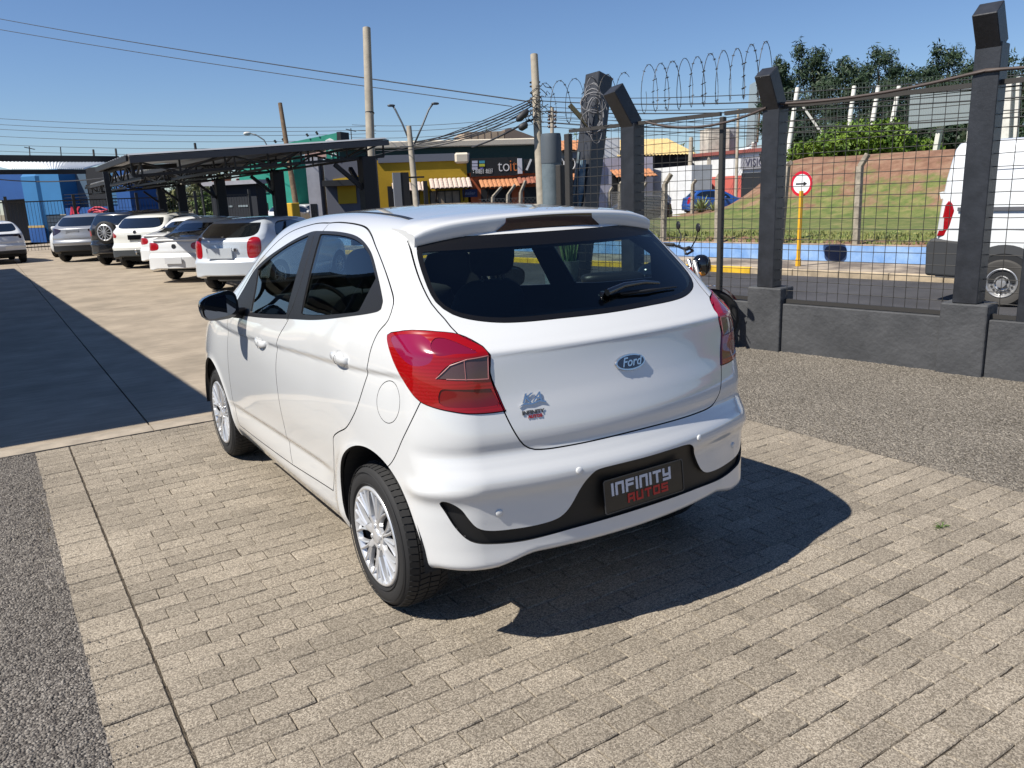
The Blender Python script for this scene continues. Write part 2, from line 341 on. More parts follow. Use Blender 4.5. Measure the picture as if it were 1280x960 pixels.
WT = [[.73,.760,.775,.782,.785,.782,.772,.765,.755,.735,.715,.690,.655,.605,.55,.49],
      [.75,.785,.800,.808,.815,.818,.815,.812,.808,.797,.785,.765,.730,.675,.61,.54],
      [.74,.780,.802,.814,.822,.828,.834,.838,.838,.830,.817,.793,.750,.692,.625,.55],
      [.74,.775,.805,.812,.815,.822,.832,.838,.838,.828,.812,.785,.742,.685,.62,.54],
      [.74,.775,.805,.812,.815,.822,.832,.838,.835,.815,.785,.750,.705,.650,.59,.52],
      [.74,.770,.800,.815,.822,.828,.832,.830,.815,.785,.745,.705,.665,.620,.57,.51],
      [.74,.770,.800,.815,.825,.830,.828,.820,.790,.740,.700,.66,.62,.57,.52,.46],
      [.66,.700,.730,.750,.755,.755,.750,.735,.700,.650,.61,.57,.53,.49,.45,.40]]
def sstep(a, b, x):
    t = np.clip((x - a) / (b - a), 0, 1); return t * t * (3 - 2 * t)
def W(y, z):
    cols = [herm(ZL, w, z) for w in WT]
    A = np.stack(cols, -1)
    xk = np.array(YS); h = np.diff(xk); s = np.diff(A, axis=-1) / h
    m = np.empty_like(A); m[..., 1:-1] = (s[..., :-1]*h[1:] + s[..., 1:]*h[:-1]) / (h[1:]+h[:-1])
    m[..., 0] = s[..., 0]; m[..., -1] = s[..., -1]
    yy = np.clip(y, xk[0], xk[-1]); i = np.clip(np.searchsorted(xk, yy) - 1, 0, len(xk) - 2)
    t = (yy - xk[i]) / h[i]; t2 = t*t; t3 = t2*t; r = np.arange(len(t))
    w = ((2*t3-3*t2+1)*A[r, i] + (t3-2*t2+t)*h[i]*m[r, i] + (-2*t3+3*t2)*A[r, i+1] + (t3-t2)*h[i]*m[r, i+1])
    # shoulder crease: scooped band below a line rising to the tail lamp
    zc = 0.925 + .075 * (1.5 - y) / 1.5 * np.clip((2.6 - y), 0, 1)
    d = zc - z
    w = w - .011 * sstep(-.012, .012, d) * np.exp(-np.clip(d, 0, 9) / .085) * sstep(-.42, -.25, y) * sstep(2.7, 2.2, y)
    # lower door crease
    zl = .47 + .02 * (1.2 - y)
    d = zl - z
    w = w - .014 * sstep(-.01, .03, d) * np.exp(-np.clip(d, 0, 9) / .06) * sstep(.30, .55, y) * sstep(2.2, 1.9, y)
    # wheel arch lips
    for yc in (0., 2.491):
        q = np.hypot(y - yc, z - .31)
        w = w + .012 * np.exp(-((q - .345) / .035) ** 2) * sstep(.9, .6, z)
    # bumper corner blade
    w = w + .020 * np.exp(-((z - .625) / .030) ** 2) * sstep(-.30, -.50, y)
    return w
RZ = [.15,.22,.28,.34,.42,.52,.60,.645,.67,.72,.757,.80,.88,.96,1.04,1.085,1.105,1.13,1.18,1.25,1.35,1.45,1.55,1.65]
RV = [.60,.66,.700,.718,.716,.716,.722,.737,.735,.708,.690,.692,.675,.650,.630,.622,.619,.590,.525,.445,.335,.225,.11,0.]
KZ = [.15,.4,.65,.9,1.1,1.2,1.4,1.6]
KV = [.24,.26,.26,.24,.20,.26,.33,.36]
TY = [-.8,-.3,-.1,.1,.3,.6,.9,1.2,1.4,1.55,1.7,1.9,2.1,2.3,2.42,2.5,2.7,2.9,3.05,3.15,3.3]
TV = [1.48,1.53,1.55,1.566,1.578,1.588,1.587,1.574,1.557,1.534,1.477,1.37,1.26,1.155,1.095,1.07,1.03,.98,.92,.85,.7]
FZ = [.15,.25,.4,.6,.75,.85,.95,1.1]
FV = [3.12,3.17,3.20,3.205,3.19,3.15,3.06,2.9]
def rmax(a, b, r):
    a1 = np.maximum(a + r, 0); b1 = np.maximum(b + r, 0)
    return np.minimum(np.maximum(a, b), -r) + np.hypot(a1, b1)
def Rr(a, z):
    return -herm(RZ, RV, z) + herm(KZ, KV, z) * a * a
def body_f(P):
    x, y, z = P[:, 0], P[:, 1], P[:, 2]; a = np.abs(x)
    side = a - W(y, z)
    rear = (Rr(a, z) - y)
    sl = 1.0 + .42 * sstep(1.12, 1.2, z); rear = rear / sl
    top = z - (.008 + herm(TY, TV, y) - (.11 + .04 * sstep(2.2, 2.6, y)) * a * a)
    top = top / (1 + .15 * sstep(1.5, 1.7, y))
    front = y - (herm(FZ, FV, z) - .42 * a * a)
    f = rmax(side, rear, .15 - .07 * sstep(1.08, 1.25, z))
    f = rmax(f, top, .085)
    f = rmax(f, front, .16)
    zb = .20 + sstep(-.2, -.5, y) * (.135 + .035 * sstep(.62, .45, a)) + .02 * sstep(2.6, 3.0, y)
    return rmax(f, zb - z, .03)
def body_n(P, e=.004):
    g = np.stack([body_f(P + e * v) - body_f(P - e * v) for v in np.eye(3)], -1)
    return g / np.linalg.norm(g, axis=1)[:, None]
BLO = np.array([-.95, -.85, .10]); BHI = np.array([.95, 3.35, 1.70])
ILO = np.array([-.30, -.02, .62]); IHI = np.array([.30, 2.35, .95])
def body_grid(h):
    """closed quad grid over the body: box surface points pulled onto the implicit surface"""
    n = [max(2, int(round((BHI[i] - BLO[i]) / h))) for i in range(3)]
    Ps, Ts, off = [], [], 0
    for ax in range(3):
        u, v = [i for i in range(3) if i != ax]
        gu = np.linspace(BLO[u], BHI[u], n[u] + 1); gv = np.linspace(BLO[v], BHI[v], n[v] + 1)
        for s in (0, 1):
            U, V = np.meshgrid(gu, gv, indexing='ij')
            P = np.empty((U.size, 3)); P[:, u] = U.ravel(); P[:, v] = V.ravel(); P[:, ax] = (BHI if s else BLO)[ax]
            idx = np.arange(U.size).reshape(U.shape) + off
            a, b, c, d = idx[:-1, :-1].ravel(), idx[1:, :-1].ravel(), idx[1:, 1:].ravel(), idx[:-1, 1:].ravel()
            flip = (s == 1) ^ (ax == 1)
            if not flip: b, d = d, b
            # diagonal chosen alternately
            Ts += [np.stack([a, b, c], 1), np.stack([a, c, d], 1)]
            Ps.append(P); off += U.size
    P = np.vstack(Ps); T = np.vstack(Ts)
    key = np.round(P * 1e4).astype(np.int64)
    _, first, inv = np.unique(key, axis=0, return_index=True, return_inverse=True)
    P = P[first]; T = inv.ravel()[T]
    Q = np.clip(P, ILO, IHI)
    lo = np.zeros(len(P)); hi = np.ones(len(P))
    for _ in range(17):
        m = (lo + hi) / 2; f = body_f(Q + (P - Q) * m[:, None]) > 0
        hi = np.where(f, m, hi); lo = np.where(f, lo, m)
    P = Q + (P - Q) * ((lo + hi) / 2)[:, None]
    return P, body_n(P), T
def phi(P):
    return np.arctan2(P[:, 0], .6 - P[:, 1]) * 1.15
# ---------------------------------------------------------------- cutting the body shell into its panels
def spline(pts, step=.02, closed=True):
    """points with a third value 1 are corners; the runs between corners are Catmull-Rom"""
    P = [np.array(p[:2], float) for p in pts]; cor = [len(p) > 2 for p in pts]; n = len(P); out = []
    rng_ = range(n if closed else n - 1)
    for i in rng_:
        a, b = P[i], P[(i+1) % n]
        p0 = P[i-1] if (closed or i > 0) else a; p3 = P[(i+2) % n] if (closed or i < n-2) else b
        L = np.linalg.norm(b - a)
        m0 = (b - p0) * (L / max(1e-9, (np.linalg.norm(a-p0) + L))); m1 = (p3 - a) * (L / max(1e-9, (np.linalg.norm(p3-b) + L)))
        if cor[i]: m0 = (b - a)
        if cor[(i+1) % n]: m1 = (b - a)
        if cor[i] and not cor[(i+1) % n]: m0 = (b - a) * 1.5 - m1 * .5
        if cor[(i+1) % n] and not cor[i]: m1 = (b - a) * 1.5 - m0 * .5
        k = max(1, int(L / step))
        for j in range(k):
            t = j / k; t2 = t*t; t3 = t2*t
            out.append((2*t3-3*t2+1)*a + (t3-2*t2+t)*m0 + (-2*t3+3*t2)*b + (t3-t2)*m1)
    if not closed: out.append(P[-1])
    return np.array(out)
def sdf(Q, poly):
    """signed distance of 2D points to a closed polygon, negative inside (far points get a large value)"""
    near = (Q >= poly.min(0) - .05).all(1) & (Q <= poly.max(0) + .05).all(1)
    if not near.all():
        o = np.full(len(Q), .05)
        if near.any(): o[near] = sdf(Q[near], poly)
        return o
    A = poly; B = np.roll(poly, -1, 0); d2 = np.full(len(Q), 1e9); ins = np.zeros(len(Q), bool)
    for a, b in zip(A, B):
        e = b - a; wv = Q - a; t = np.clip((wv @ e) / max(1e-12, e @ e), 0, 1)
        q = wv - t[:, None] * e; d2 = np.minimum(d2, (q * q).sum(1))
        c = (a[1] > Q[:, 1]) != (b[1] > Q[:, 1])
        if abs(b[1]-a[1]) > 1e-12: ins ^= c & (Q[:, 0] < (b[0]-a[0]) * (Q[:, 1]-a[1]) / (b[1]-a[1]) + a[0])
    d = np.sqrt(d2); return np.where(ins, -d, d)
class Shell:
    def __init__(s, P, N, T):
        s.V = np.hstack([P, N]); s.T = T; s.L = np.zeros(len(T), int)
    def split(s, d, mask):
        """split triangles of mask along d=0; returns d for the new vertex set"""
        d = np.where(np.abs(d) < 2e-5, 2e-5, d)
        T = s.T; neg = d[T] < 0; k = neg.sum(1); cut = mask & (k > 0) & (k < 3)
        if not cut.any(): return d
        Tc = T[cut]; nc = neg[cut]; Lc = s.L[cut]
        two = nc.sum(1) == 2; lone = np.where(two, np.argmin(nc, 1), np.argmax(nc, 1))
        r = np.arange(len(Tc)); a = Tc[r, lone]; b = Tc[r, (lone+1) % 3]; c = Tc[r, (lone+2) % 3]
        E_ = np.vstack([np.sort(np.stack([a, b], 1), 1), np.sort(np.stack([a, c], 1), 1)])
        U, inv = np.unique(E_, axis=0, return_inverse=True); inv = inv.ravel()
        t = d[U[:, 0]] / (d[U[:, 0]] - d[U[:, 1]])
        NV = s.V[U[:, 0]] * (1-t)[:, None] + s.V[U[:, 1]] * t[:, None]
        NV[:, 3:] /= np.linalg.norm(NV[:, 3:], axis=1)[:, None]
        o = len(s.V); s.V = np.vstack([s.V, NV]); d = np.concatenate([d, np.zeros(len(NV))])
        ab = inv[:len(a)] + o; ac = inv[len(a):] + o
        s.T = np.vstack([T[~cut], np.stack([a, ab, ac], 1), np.stack([ab, b, c], 1), np.stack([ab, c, ac], 1)])
        s.L = np.concatenate([s.L[~cut], Lc, Lc, Lc])
        return d
    def cen(s): return s.V[s.T].mean(1)
    def cut(s, fn, sel, lab, gap=0., only=None):
        """fn(P)->signed distance; label what lies inside, give a band of 2*gap round the edge the label -1"""
        for off in ([-gap, gap] if gap else [0.]):
            C3 = s.cen(); m = sel(C3) & (s.L >= 0)
            if only is not None: m &= np.isin(s.L, only)
            u = np.unique(s.T[m]); dd = np.full(len(s.V), .05)
            if len(u): dd[u] = fn(s.V[u, :3]) - off; s.split(dd, m)
        C3 = s.cen(); m = sel(C3) & (s.L >= 0)
        if only is not None: m &= np.isin(s.L, only)
        D = np.full(len(C3), 9.); D[m] = fn(C3[m])
        s.L[m & (D < -gap)] = lab
        if gap: s.L[m & (np.abs(D) <= gap)] = -1
    def take(s, lab):
        T = s.T[s.L == lab]; u, inv = np.unique(T, return_inverse=True)
        return s.V[u, :3].copy(), s.V[u, 3:].copy(), inv.reshape(T.shape)
def panel(name, P, N, T, m, parent, rim=.014, lift=0., rim_mat=None):
    """a panel: its outer skin with analytic normals plus a turned-in rim along every edge"""
    P = P + N * lift
    E_ = np.vstack([T[:, [0, 1]], T[:, [1, 2]], T[:, [2, 0]]]); key = np.sort(E_, 1)
    _, idx, cnt = np.unique(key, axis=0, return_index=True, return_counts=True)
    B = E_[idx[cnt == 1]]; bv, binv = np.unique(B, return_inverse=True); binv = binv.reshape(B.shape); n = len(P); k = len(bv)
    V = np.vstack([P, P[bv], P[bv] - N[bv] * rim]); F = T.tolist()
    q = [(int(n+j), int(n+i), int(n+k+i), int(n+k+j)) for i, j in binv]
    me = bpy.data.meshes.new(name); me.from_pydata(V.tolist(), [], F + (q if rim else []))
    for mm in [m] + ([rim_mat] if rim_mat else []): me.materials.append(mm)
    if rim_mat and rim: me.polygons.foreach_set('material_index', [0]*len(F) + [1]*len(q))
    me.polygons.foreach_set('use_smooth', [True]*len(F) + [False]*(len(me.polygons)-len(F)))
    # rim normals face across the gap; skin normals come from the surface itself
    NN = np.zeros_like(V); NN[:n] = N
    if rim and k:
        A, Bv = V[n:n+k][binv[:, 0]], V[n:n+k][binv[:, 1]]
        out = np.cross(Bv - A, N[B[:, 0]]); out /= np.linalg.norm(out, axis=1)[:, None] + 1e-12
        for c in (0, 1):
            np.add.at(NN, n + binv[:, c], out); np.add.at(NN, n + k + binv[:, c], out)
        NN[n:n+k] += N[bv] * .8
    NN /= np.linalg.norm(NN, axis=1)[:, None] + 1e-12
    me.polygons.foreach_set('use_smooth', [True]*len(me.polygons))
    me.normals_split_custom_set_from_vertices(NN.tolist()); me.update()
    return link(name, me, parent)
# ---------------------------------------------------------------- the white hatchback
car = empty('hatchback', (0, 0, 0), 0, 'large white five-door hatchback seen from behind, parked on the brick paving in the foreground', 'car')
P, N, T = body_grid(.0135)
sh = Shell(P, N, T)
yz = lambda Q: Q[:, 1:3]
xz = lambda Q: np.stack([Q[:, 0], Q[:, 2]], 1)
xy = lambda Q: Q[:, :2]
pz = lambda Q: np.stack([np.abs(phi(Q)), Q[:, 2]], 1)
spz = lambda Q: np.stack([phi(Q), Q[:, 2]], 1)
poly = lambda pts, st=.02: (lambda pl: pl)(spline(pts, st))
def cutp(proj, pts, sel, lab, gap=0., only=None, st=.02):
    pl = spline(pts, st); sh.cut(lambda Q: sdf(proj(Q), pl), sel, lab, gap, only)
def mirror(pts): return [tuple([-p[0]] + list(p[1:])) for p in pts]
def full(half): return list(half) + mirror(half)[::-1]
def ph(x, y): return atan2(x, .6 - y) * 1.15
# labels: 0 shell 1/2 front doors 3/4 rear doors 5 tailgate 6 bumper 7 lamps 8 trim side 9.. glass
side = lambda Q: (np.abs(Q[:, 0]) > .45)
for yc, zc, rr in ((-.07, .325, .375), (2.475, .31, .362)):
    sh.cut(lambda Q, yc=yc, zc=zc, rr=rr: np.hypot(Q[:, 1]-yc, (Q[:, 2]-zc)) - rr, lambda Q: (np.abs(Q[:, 0]) > .45) & (Q[:, 2] < 1.0), -2)
# windshield
wsp = full([(.0, 2.335), (.36, 2.30), (.60, 2.20, 1), (.50, 1.70, 1), (.30, 1.66), (0, 1.65)])
wsp = [(0, 2.335), (.36, 2.30), (.60, 2.20, 1), (.50, 1.71, 1), (.30, 1.665), (0, 1.65), (-.30, 1.665), (-.50, 1.71, 1), (-.60, 2.20, 1), (-.36, 2.30)]
cutp(xy, wsp, lambda Q: (Q[:, 2] > 1.08) & (Q[:, 1] > 1.5), 12, .002)
# doors
FD = [(1.0, .335, 1), (1.03, .45), (1.032, .70), (1.02, .85), (.985, .98), (.87, 1.09), (.80, 1.20), (.80, 1.38), (.81, 1.530, 1), (1.06, 1.521), (1.383, 1.466), (1.745, 1.30), (1.96, 1.155), (2.05, 1.03), (2.035, .90), (2.018, .72), (2.035, .46), (2.005, .318, 1), (1.5, .323)]
RD = [(1.0, .335, 1), (1.03, .45), (1.032, .70), (1.02, .85), (.985, .98), (.87, 1.09), (.80, 1.20), (.80, 1.38), (.81, 1.530, 1), (.685, 1.534), (.45, 1.527), (.304, 1.511), (.162, 1.470), (-.036, 1.377), (-.158, 1.298), (-.200, 1.255), (-.200, 1.204), (-.150, 1.156), (-.119, 1.095), (-.099, 1.018), (-.071, .955), (-.02, .87), (.031, .811), (.12, .74), (.229, .693), (.295, .655), (.315, .60), (.36, .5), (.425, .370, 1)]
for k, sg in ((0, -1), (1, 1)):
    ss = lambda Q, sg=sg: (Q[:, 0]*sg > .45) & (Q[:, 2] > .29)
    cutp(yz, FD, ss, 1 + k, .0027, [0]); cutp(yz, RD, ss, 3 + k, .0027, [0])
# side window surround and panes
WT_ = [(1.90, 1.0), (1.668, 1.026), (1.3, 1.055), (.873, 1.096), (.486, 1.133), (.099, 1.189), (-.08, 1.219), (-.125, 1.235), (-.122, 1.262), (.032, 1.373), (.152, 1.435), (.316, 1.477), (.53, 1.494), (.82, 1.495), (.989, 1.486), (1.34, 1.411), (1.747, 1.278), (1.90, 1.16), (1.985, 1.05), (1.97, 1.01)]
cutp(yz, WT_, side, 8, 0, [1, 2, 3, 4, -1, 0])
sel_t = lambda Q: side(Q) & (Q[:, 2] > .98)
sh.L[(sh.L == -1) & side(sh.cen()) & (sdf(yz(sh.cen()), spline(WT_)) < 0)] = 8
FG = [(1.56, 1.056, 1), (1.3, 1.076), (.915, 1.112, 1), (.985, 1.470, 1), (1.33, 1.396), (1.70, 1.272, 1)]
RG = [(.70, 1.136, 1), (.486, 1.153), (.10, 1.203), (.05, 1.213, 1), (.00, 1.335, 1), (.06, 1.373), (.152, 1.421), (.316, 1.463), (.53, 1.480), (.815, 1.480, 1)]
QG = [(.02, 1.225, 1), (-.085, 1.240), (-.10, 1.26), (-.025, 1.315, 1)]
for k, sg in ((0, -1), (1, 1)):
    ss = lambda Q, sg=sg: (Q[:, 0]*sg > .45)
    cutp(yz, FG, ss, 13 + k, .0015, [8]); cutp(yz, RG, ss, 15 + k, .0015, [8])
# fuel flap, left side only
pf = [(-.25 + .082*cos(a), .914 + .012*-cos(a) + .078*sin(a)) for a in np.linspace(0, 2*pi, 40, endpoint=False)]
sh.cut(lambda Q: sdf(yz(Q), np.array(pf)), lambda Q: Q[:, 0] < -.5, 20, .0014, [0])
# rear glass
reg = lambda Q: Q[:, 1] < .25
RGL = [(.0, 1.178), (.20, 1.180), (.42, 1.184), (.53, 1.199), (.598, 1.224), (.628, 1.265), (.622, 1.338), (.597, 1.426), (.565, 1.478, 1)]
RGL = full(RGL)[:-1]
HT = [(0, .752), (.33, .749), (.444, .755), (.483, .777), (.511, .821), (.538, .90), (.572, 1.041), (.563, 1.10), (.572, 1.124), (.621, 1.163), (.632, 1.21), (.645, 1.26), (.638, 1.338), (.612, 1.43), (.585, 1.495, 1)]
HT = full(HT)[:-1]
cutp(xz, HT, lambda Q: (Q[:, 1] < -.05), 5, .0026, [0])
cutp(xz, RGL, lambda Q: (Q[:, 1] < -.05), 17, .0012, [5, 0])
_rg = spline(RGL, .02); sh.cut(lambda Q: np.maximum(sdf(xz(Q), _rg) + .016, Q[:, 2] - 1.432), lambda Q: Q[:, 1] < -.05, 11, 0, [17])
# tail lamps on the wrap-around coordinate
LM = [(-.782, -.218, 1.152), (-.765, -.27, 1.170), (-.74, -.334, 1.179), (-.69, -.39, 1.177), (-.619, -.457, 1.163), (-.569, -.529, 1.124), (-.558, -.558, 1.098), (-.568, -.565, 1.041), (-.553, -.583, .97), (-.533, -.60, .903, 1), (-.60, -.57, .903), (-.684, -.544, .912), (-.774, -.44, .944), (-.790, -.385, .985), (-.796, -.331, 1.028), (-.79, -.26, 1.09)]
LM = [tuple([-ph(p[0], p[1]), p[2]] + list(p[3:])) for p in LM]
cutp(pz, LM, lambda Q: (Q[:, 1] < -.02) & (Q[:, 2] > .8), 7, .002, [0, 5, -1])
def pp(L): return [tuple([-ph(p[0], p[1]), p[2]] + list(p[3:])) for p in L]
L_REV = pp([(-.731, -.48, 1.028, 1), (-.69, -.50, 1.072), (-.64, -.53, 1.090), (-.569, -.559, 1.096, 1), (-.578, -.568, 1.018, 1)])
L_BULB = pp([(-.725, -.44, 1.135), (-.70, -.43, 1.155), (-.66, -.455, 1.150), (-.60, -.52, 1.115), (-.60, -.545, 1.107), (-.66, -.50, 1.108), (-.715, -.465, 1.105)])
L_BOT = pp([(-.72, -.490, .990), (-.69, -.51, .992), (-.575, -.575, .985, 1), (-.548, -.59, .925, 1), (-.70, -.52, .930), (-.728, -.49, .945)])
L_SIDE = pp([(-.770, -.24, 1.145), (-.72, -.36, 1.165), (-.70, -.42, 1.13), (-.72, -.43, 1.08), (-.76, -.36, 1.07)])
cutp(pz, L_REV, lambda Q: Q[:, 1] < 0, 30, .0012, [7], .01)
cutp(pz, L_BULB, lambda Q: Q[:, 1] < 0, 31, 0, [7], .01)
cutp(pz, L_BOT, lambda Q: Q[:, 1] < 0, 32, 0, [7], .01)
cutp(pz, L_SIDE, lambda Q: Q[:, 1] < 0, 33, 0, [7], .01)
# rear bumper and its dark insert
BU = [(-.3, .15, 1), (1.1, .15, 1), (1.1, .55), (.897, .668), (.807, .811), (.74, .941, 1), (.70, 1.0, 1), (-.3, 1.0, 1)]
cutp(pz, BU, lambda Q: (Q[:, 1] < .1) & (Q[:, 2] < .99), 6, .0018, [0])
PI = pp([(-.764, -.533, .606), (-.745, -.555, .600), (-.715, -.575, .575), (-.693, -.584, .540), (-.668, -.597, .505), (-.63, -.615, .488), (-.55, -.64, .481), (-.448, -.663, .481), (-.375, -.68, .492), (-.335, -.687, .520), (-.29, -.70, .588), (-.262, -.71, .632), (-.235, -.715, .652), (-.18, -.717, .657), (0, -.72, .658),])
PI2 = pp([(0, -.71, .446), (-.30, -.70, .440), (-.501, -.65, .428), (-.62, -.61, .436), (-.69, -.585, .455), (-.73, -.56, .50), (-.757, -.535, .560), (-.772, -.52, .598)])
half = PI2 + PI[:-1]
TR = half + mirror(half[1:])[::-1]
half = [(0, .657)] + [(a, b) for a, b in [(q[0], q[1]) for q in PI[::-1][1:]]] + [(q[0], q[1]) for q in PI2[::-1]]
TR = half + [(-a, b) for a, b in half[::-1][1:-1]]
cutp(spz, TR, lambda Q: (Q[:, 1] < -.2) & (Q[:, 2] < .75), 9, 0, [6], .012)
# bonnet, front bumper, head lamps and grille (hidden from the photograph's side, kept plain but whole)
cutp(xy, [(-.62, 2.42), (0, 2.48), (.62, 2.42), (.70, 2.6), (.66, 3.02), (.4, 3.13), (0, 3.16), (-.4, 3.13), (-.66, 3.02), (-.70, 2.6)], lambda Q: Q[:, 2] > .75, 21, .002, [0])
cutp(xz, [(-.42, .58), (.42, .58), (.36, .30), (-.36, .30)], lambda Q: Q[:, 1] > 2.9, 22, 0, [0])
for sg in (-1, 1):
    cutp(xz, [(sg*.50, .62, 1), (sg*.50, .74, 1), (sg*.74, .86, 1), (sg*.76, .70, 1)], lambda Q: Q[:, 1] > 2.75, 23, .002, [0])
# ---- materials of the car
PAINT = mat('hatchback_paint', (.60, .607, .608), .14, coat=1.0)
def lens_mat(name, col, dark=1., stripe=0, trans=0.):
    m = mat(name, col, .14, coat=1.0)
    nt = m.node_tree; b = nt.nodes['Principled BSDF']; tc = nt.nodes.new('ShaderNodeTexCoord')
    wv = nt.nodes.new('ShaderNodeTexWave'); wv.inputs['Scale'].default_value = stripe or 60; wv.bands_direction = 'Z'; wv.inputs['Distortion'].default_value = .4
    nt.links.new(tc.outputs['Object'], wv.inputs['Vector'])
    bp = nt.nodes.new('ShaderNodeBump'); bp.inputs['Strength'].default_value = .18; bp.inputs['Distance'].default_value = .002
    nt.links.new(wv.outputs[0], bp.inputs['Height']); nt.links.new(bp.outputs[0], b.inputs['Normal'])
    b.inputs['Coat Roughness'].default_value = .02; b.inputs['Roughness'].default_value = .3; b.inputs['Specular IOR Level'].default_value = .15
    return m
RED = lens_mat('red_lens', (.27, .0006, .0008), stripe=25)
RED2 = mat('deep_red_lens', (.16, .002, .02), .1, coat=1)
RED3 = lens_mat('bright_red_reflector', (.15, .001, .002), stripe=90)
REV = lens_mat('clear_lamp_lens', (.085, .045, .042), stripe=110)
SEAM = mat('seam_black', (.01, .01, .011), .6)
def mk(name, lab, m, **k):
    Pq, Nq, Tq = sh.take(lab)
    return panel(name, Pq, Nq, Tq, m, k.pop('parent', car), **k) if len(Tq) else None
# inner lining: a dark copy of the shell 20 mm inside every panel that is not glass
def lining():
    Ll = sh.L; m = ~np.isin(Ll, [11, 12, 13, 14, 15, 16, -2])
    T_ = sh.T[m]; u, inv = np.unique(T_, return_inverse=True); V_ = sh.V[u]
    return from_np('interior_lining', V_[:, :3] - V_[:, 3:]*.018, inv.reshape(T_.shape)[:, ::-1], DARK, car, smooth=True)
lining()
body = mk('body_shell', 0, PAINT, rim_mat=SEAM)
fds = []
for k in (0, 1):
    fds.append((mk('front_door', 1+k, PAINT, rim_mat=SEAM), mk('rear_door', 3+k, PAINT, rim_mat=SEAM)))
tailgate = mk('tailgate', 5, PAINT, rim_mat=SEAM)
bumper = mk('rear_bumper', 6, PAINT, rim=.012, rim_mat=SEAM)

mk('bumper_insert', 9, mat('insert_plastic', (.006, .006, .0065), .55), lift=-.016, rim=0)
mk('rear_window', 11, GLASS_D, lift=.0, rim=.0); mk('window_border', 17, mat('ceramic_black', (.006, .006, .007), .35, spec=.25), rim=.004)
mk('windshield', 12, GLASS_W, lift=-.001, rim=.004)
for k in (0, 1):
    mk('front_side_window', 13+k, GLASS_S, lift=-.003, rim=.0)
    mk('rear_side_window', 15+k, GLASS_S, lift=-.003, rim=.0)
mk('fuel_flap', 20, PAINT, rim_mat=SEAM)
mk('bonnet', 21, PAINT)
mk('front_grille', 22, BLACKP, lift=-.01)
def body_at(y=None, z=None, x=None, sg=-1):
    """point of the body surface for given y,z (side) or x,z (rear)"""
    if x is None:
        t = np.linspace(.3, 1.0, 500); Pq = np.stack([sg*t, np.full(500, y), np.full(500, z)], 1)
    else:
        t = np.linspace(.2, 1.0, 600); Pq = np.stack([np.full(600, x), -t, np.full(600, z)], 1)
    f = body_f(Pq); i = np.argmax(f > 0); a = f[i-1]/(f[i-1]-f[i]); q = Pq[i-1]*(1-a)+Pq[i]*a
    return Vector(q), Vector(body_n(q[None])[0])
# tail lamps: one per side
def sub(lab, sg):
    Pq, Nq, Tq = sh.take(lab); c = Pq[Tq].mean(1)[:, 0]*sg > 0; Tq = Tq[c]; u, inv = np.unique(Tq, return_inverse=True)
    return Pq[u], Nq[u], inv.reshape(Tq.shape)
for sg in (-1, 1):
    panel('window_surround', *sub(8, sg), BLACKP, car, rim=.006, lift=.0015)
    panel('headlamp', *sub(23, sg), mat('headlamp_glass', (.5, .52, .55), .08, metal=.5, coat=1), car)
    lens = panel('tail_lamp', *sub(7, sg), RED, car, rim=.02, lift=.004, rim_mat=RED2)
    panel('reversing_lens', *sub(30, sg), REV, lens, rim=.006, lift=.003)
    panel('upper_lens', *sub(31, sg), RED2, lens, rim=.006, lift=.0015)
    panel('lower_reflector', *sub(32, sg), RED3, lens, rim=.006, lift=.0005)
    panel('side_lens', *sub(33, sg), mat('crimson_lens', (.22, .003, .035), .12, coat=1), lens, rim=.004, lift=.0035)
    # pale frame round the reversing lens and the bulb reflector behind the upper lens
    fr = MB(); L3 = [(-.731, -.48, 1.028), (-.69, -.50, 1.072), (-.64, -.53, 1.090), (-.569, -.559, 1.096), (-.578, -.568, 1.018), (-.731, -.48, 1.028)]
    pts = []
    for a_, b_ in zip(L3, L3[1:]):
        for k_ in range(6):
            q_ = Vector(a_).lerp(Vector(b_), k_/6); s_, n_ = body_at(y=None, z=q_.z, x=q_.x); pts.append(Vector((-sg*s_.x*1.0, s_.y, s_.z)) + Vector((-sg*n_.x, n_.y, n_.z))*.0045)
    fr.tube([Vector((-q.x if sg < 0 else -q.x, q.y, q.z)) if False else Vector((sg*abs(q.x), q.y, q.z)) for q in pts], .0022, 5, False); fr.build('lens_frame', mat('lens_frame_pink', (.30, .12, .12), .4), lens)
    for xa, za in ((-.652, 1.055),):
        s_, n_ = body_at(x=xa, z=1.02); s2, n2 = body_at(x=xa+.004, z=1.088); d_ = MB(); d_.tube([Vector((sg*abs(v.x), v.y, v.z)) + Vector((sg*abs(m_.x), m_.y, m_.z))*.005 for v, m_ in ((s_, n_), (s2, n2))], .0016, 5); d_.build('lens_divider', mat('lens_frame_pink', (.45, .22, .22), .4), lens)
    # rounded bulb housing glint
bn = tailgate
# door seam through the window surround
for sg in (-1, 1):
    mb = MB(); pts = [(.885, 1.09), (.845, 1.16), (.845, 1.3), (.87, 1.40), (.905, 1.49)]
    mb.tube([body_at(y, z, sg=sg)[0] + body_at(y, z, sg=sg)[1]*.0005 for y, z in spline(pts, .02, False)], .0022, 6)
    mb.build('pillar_seam', SEAM, car)
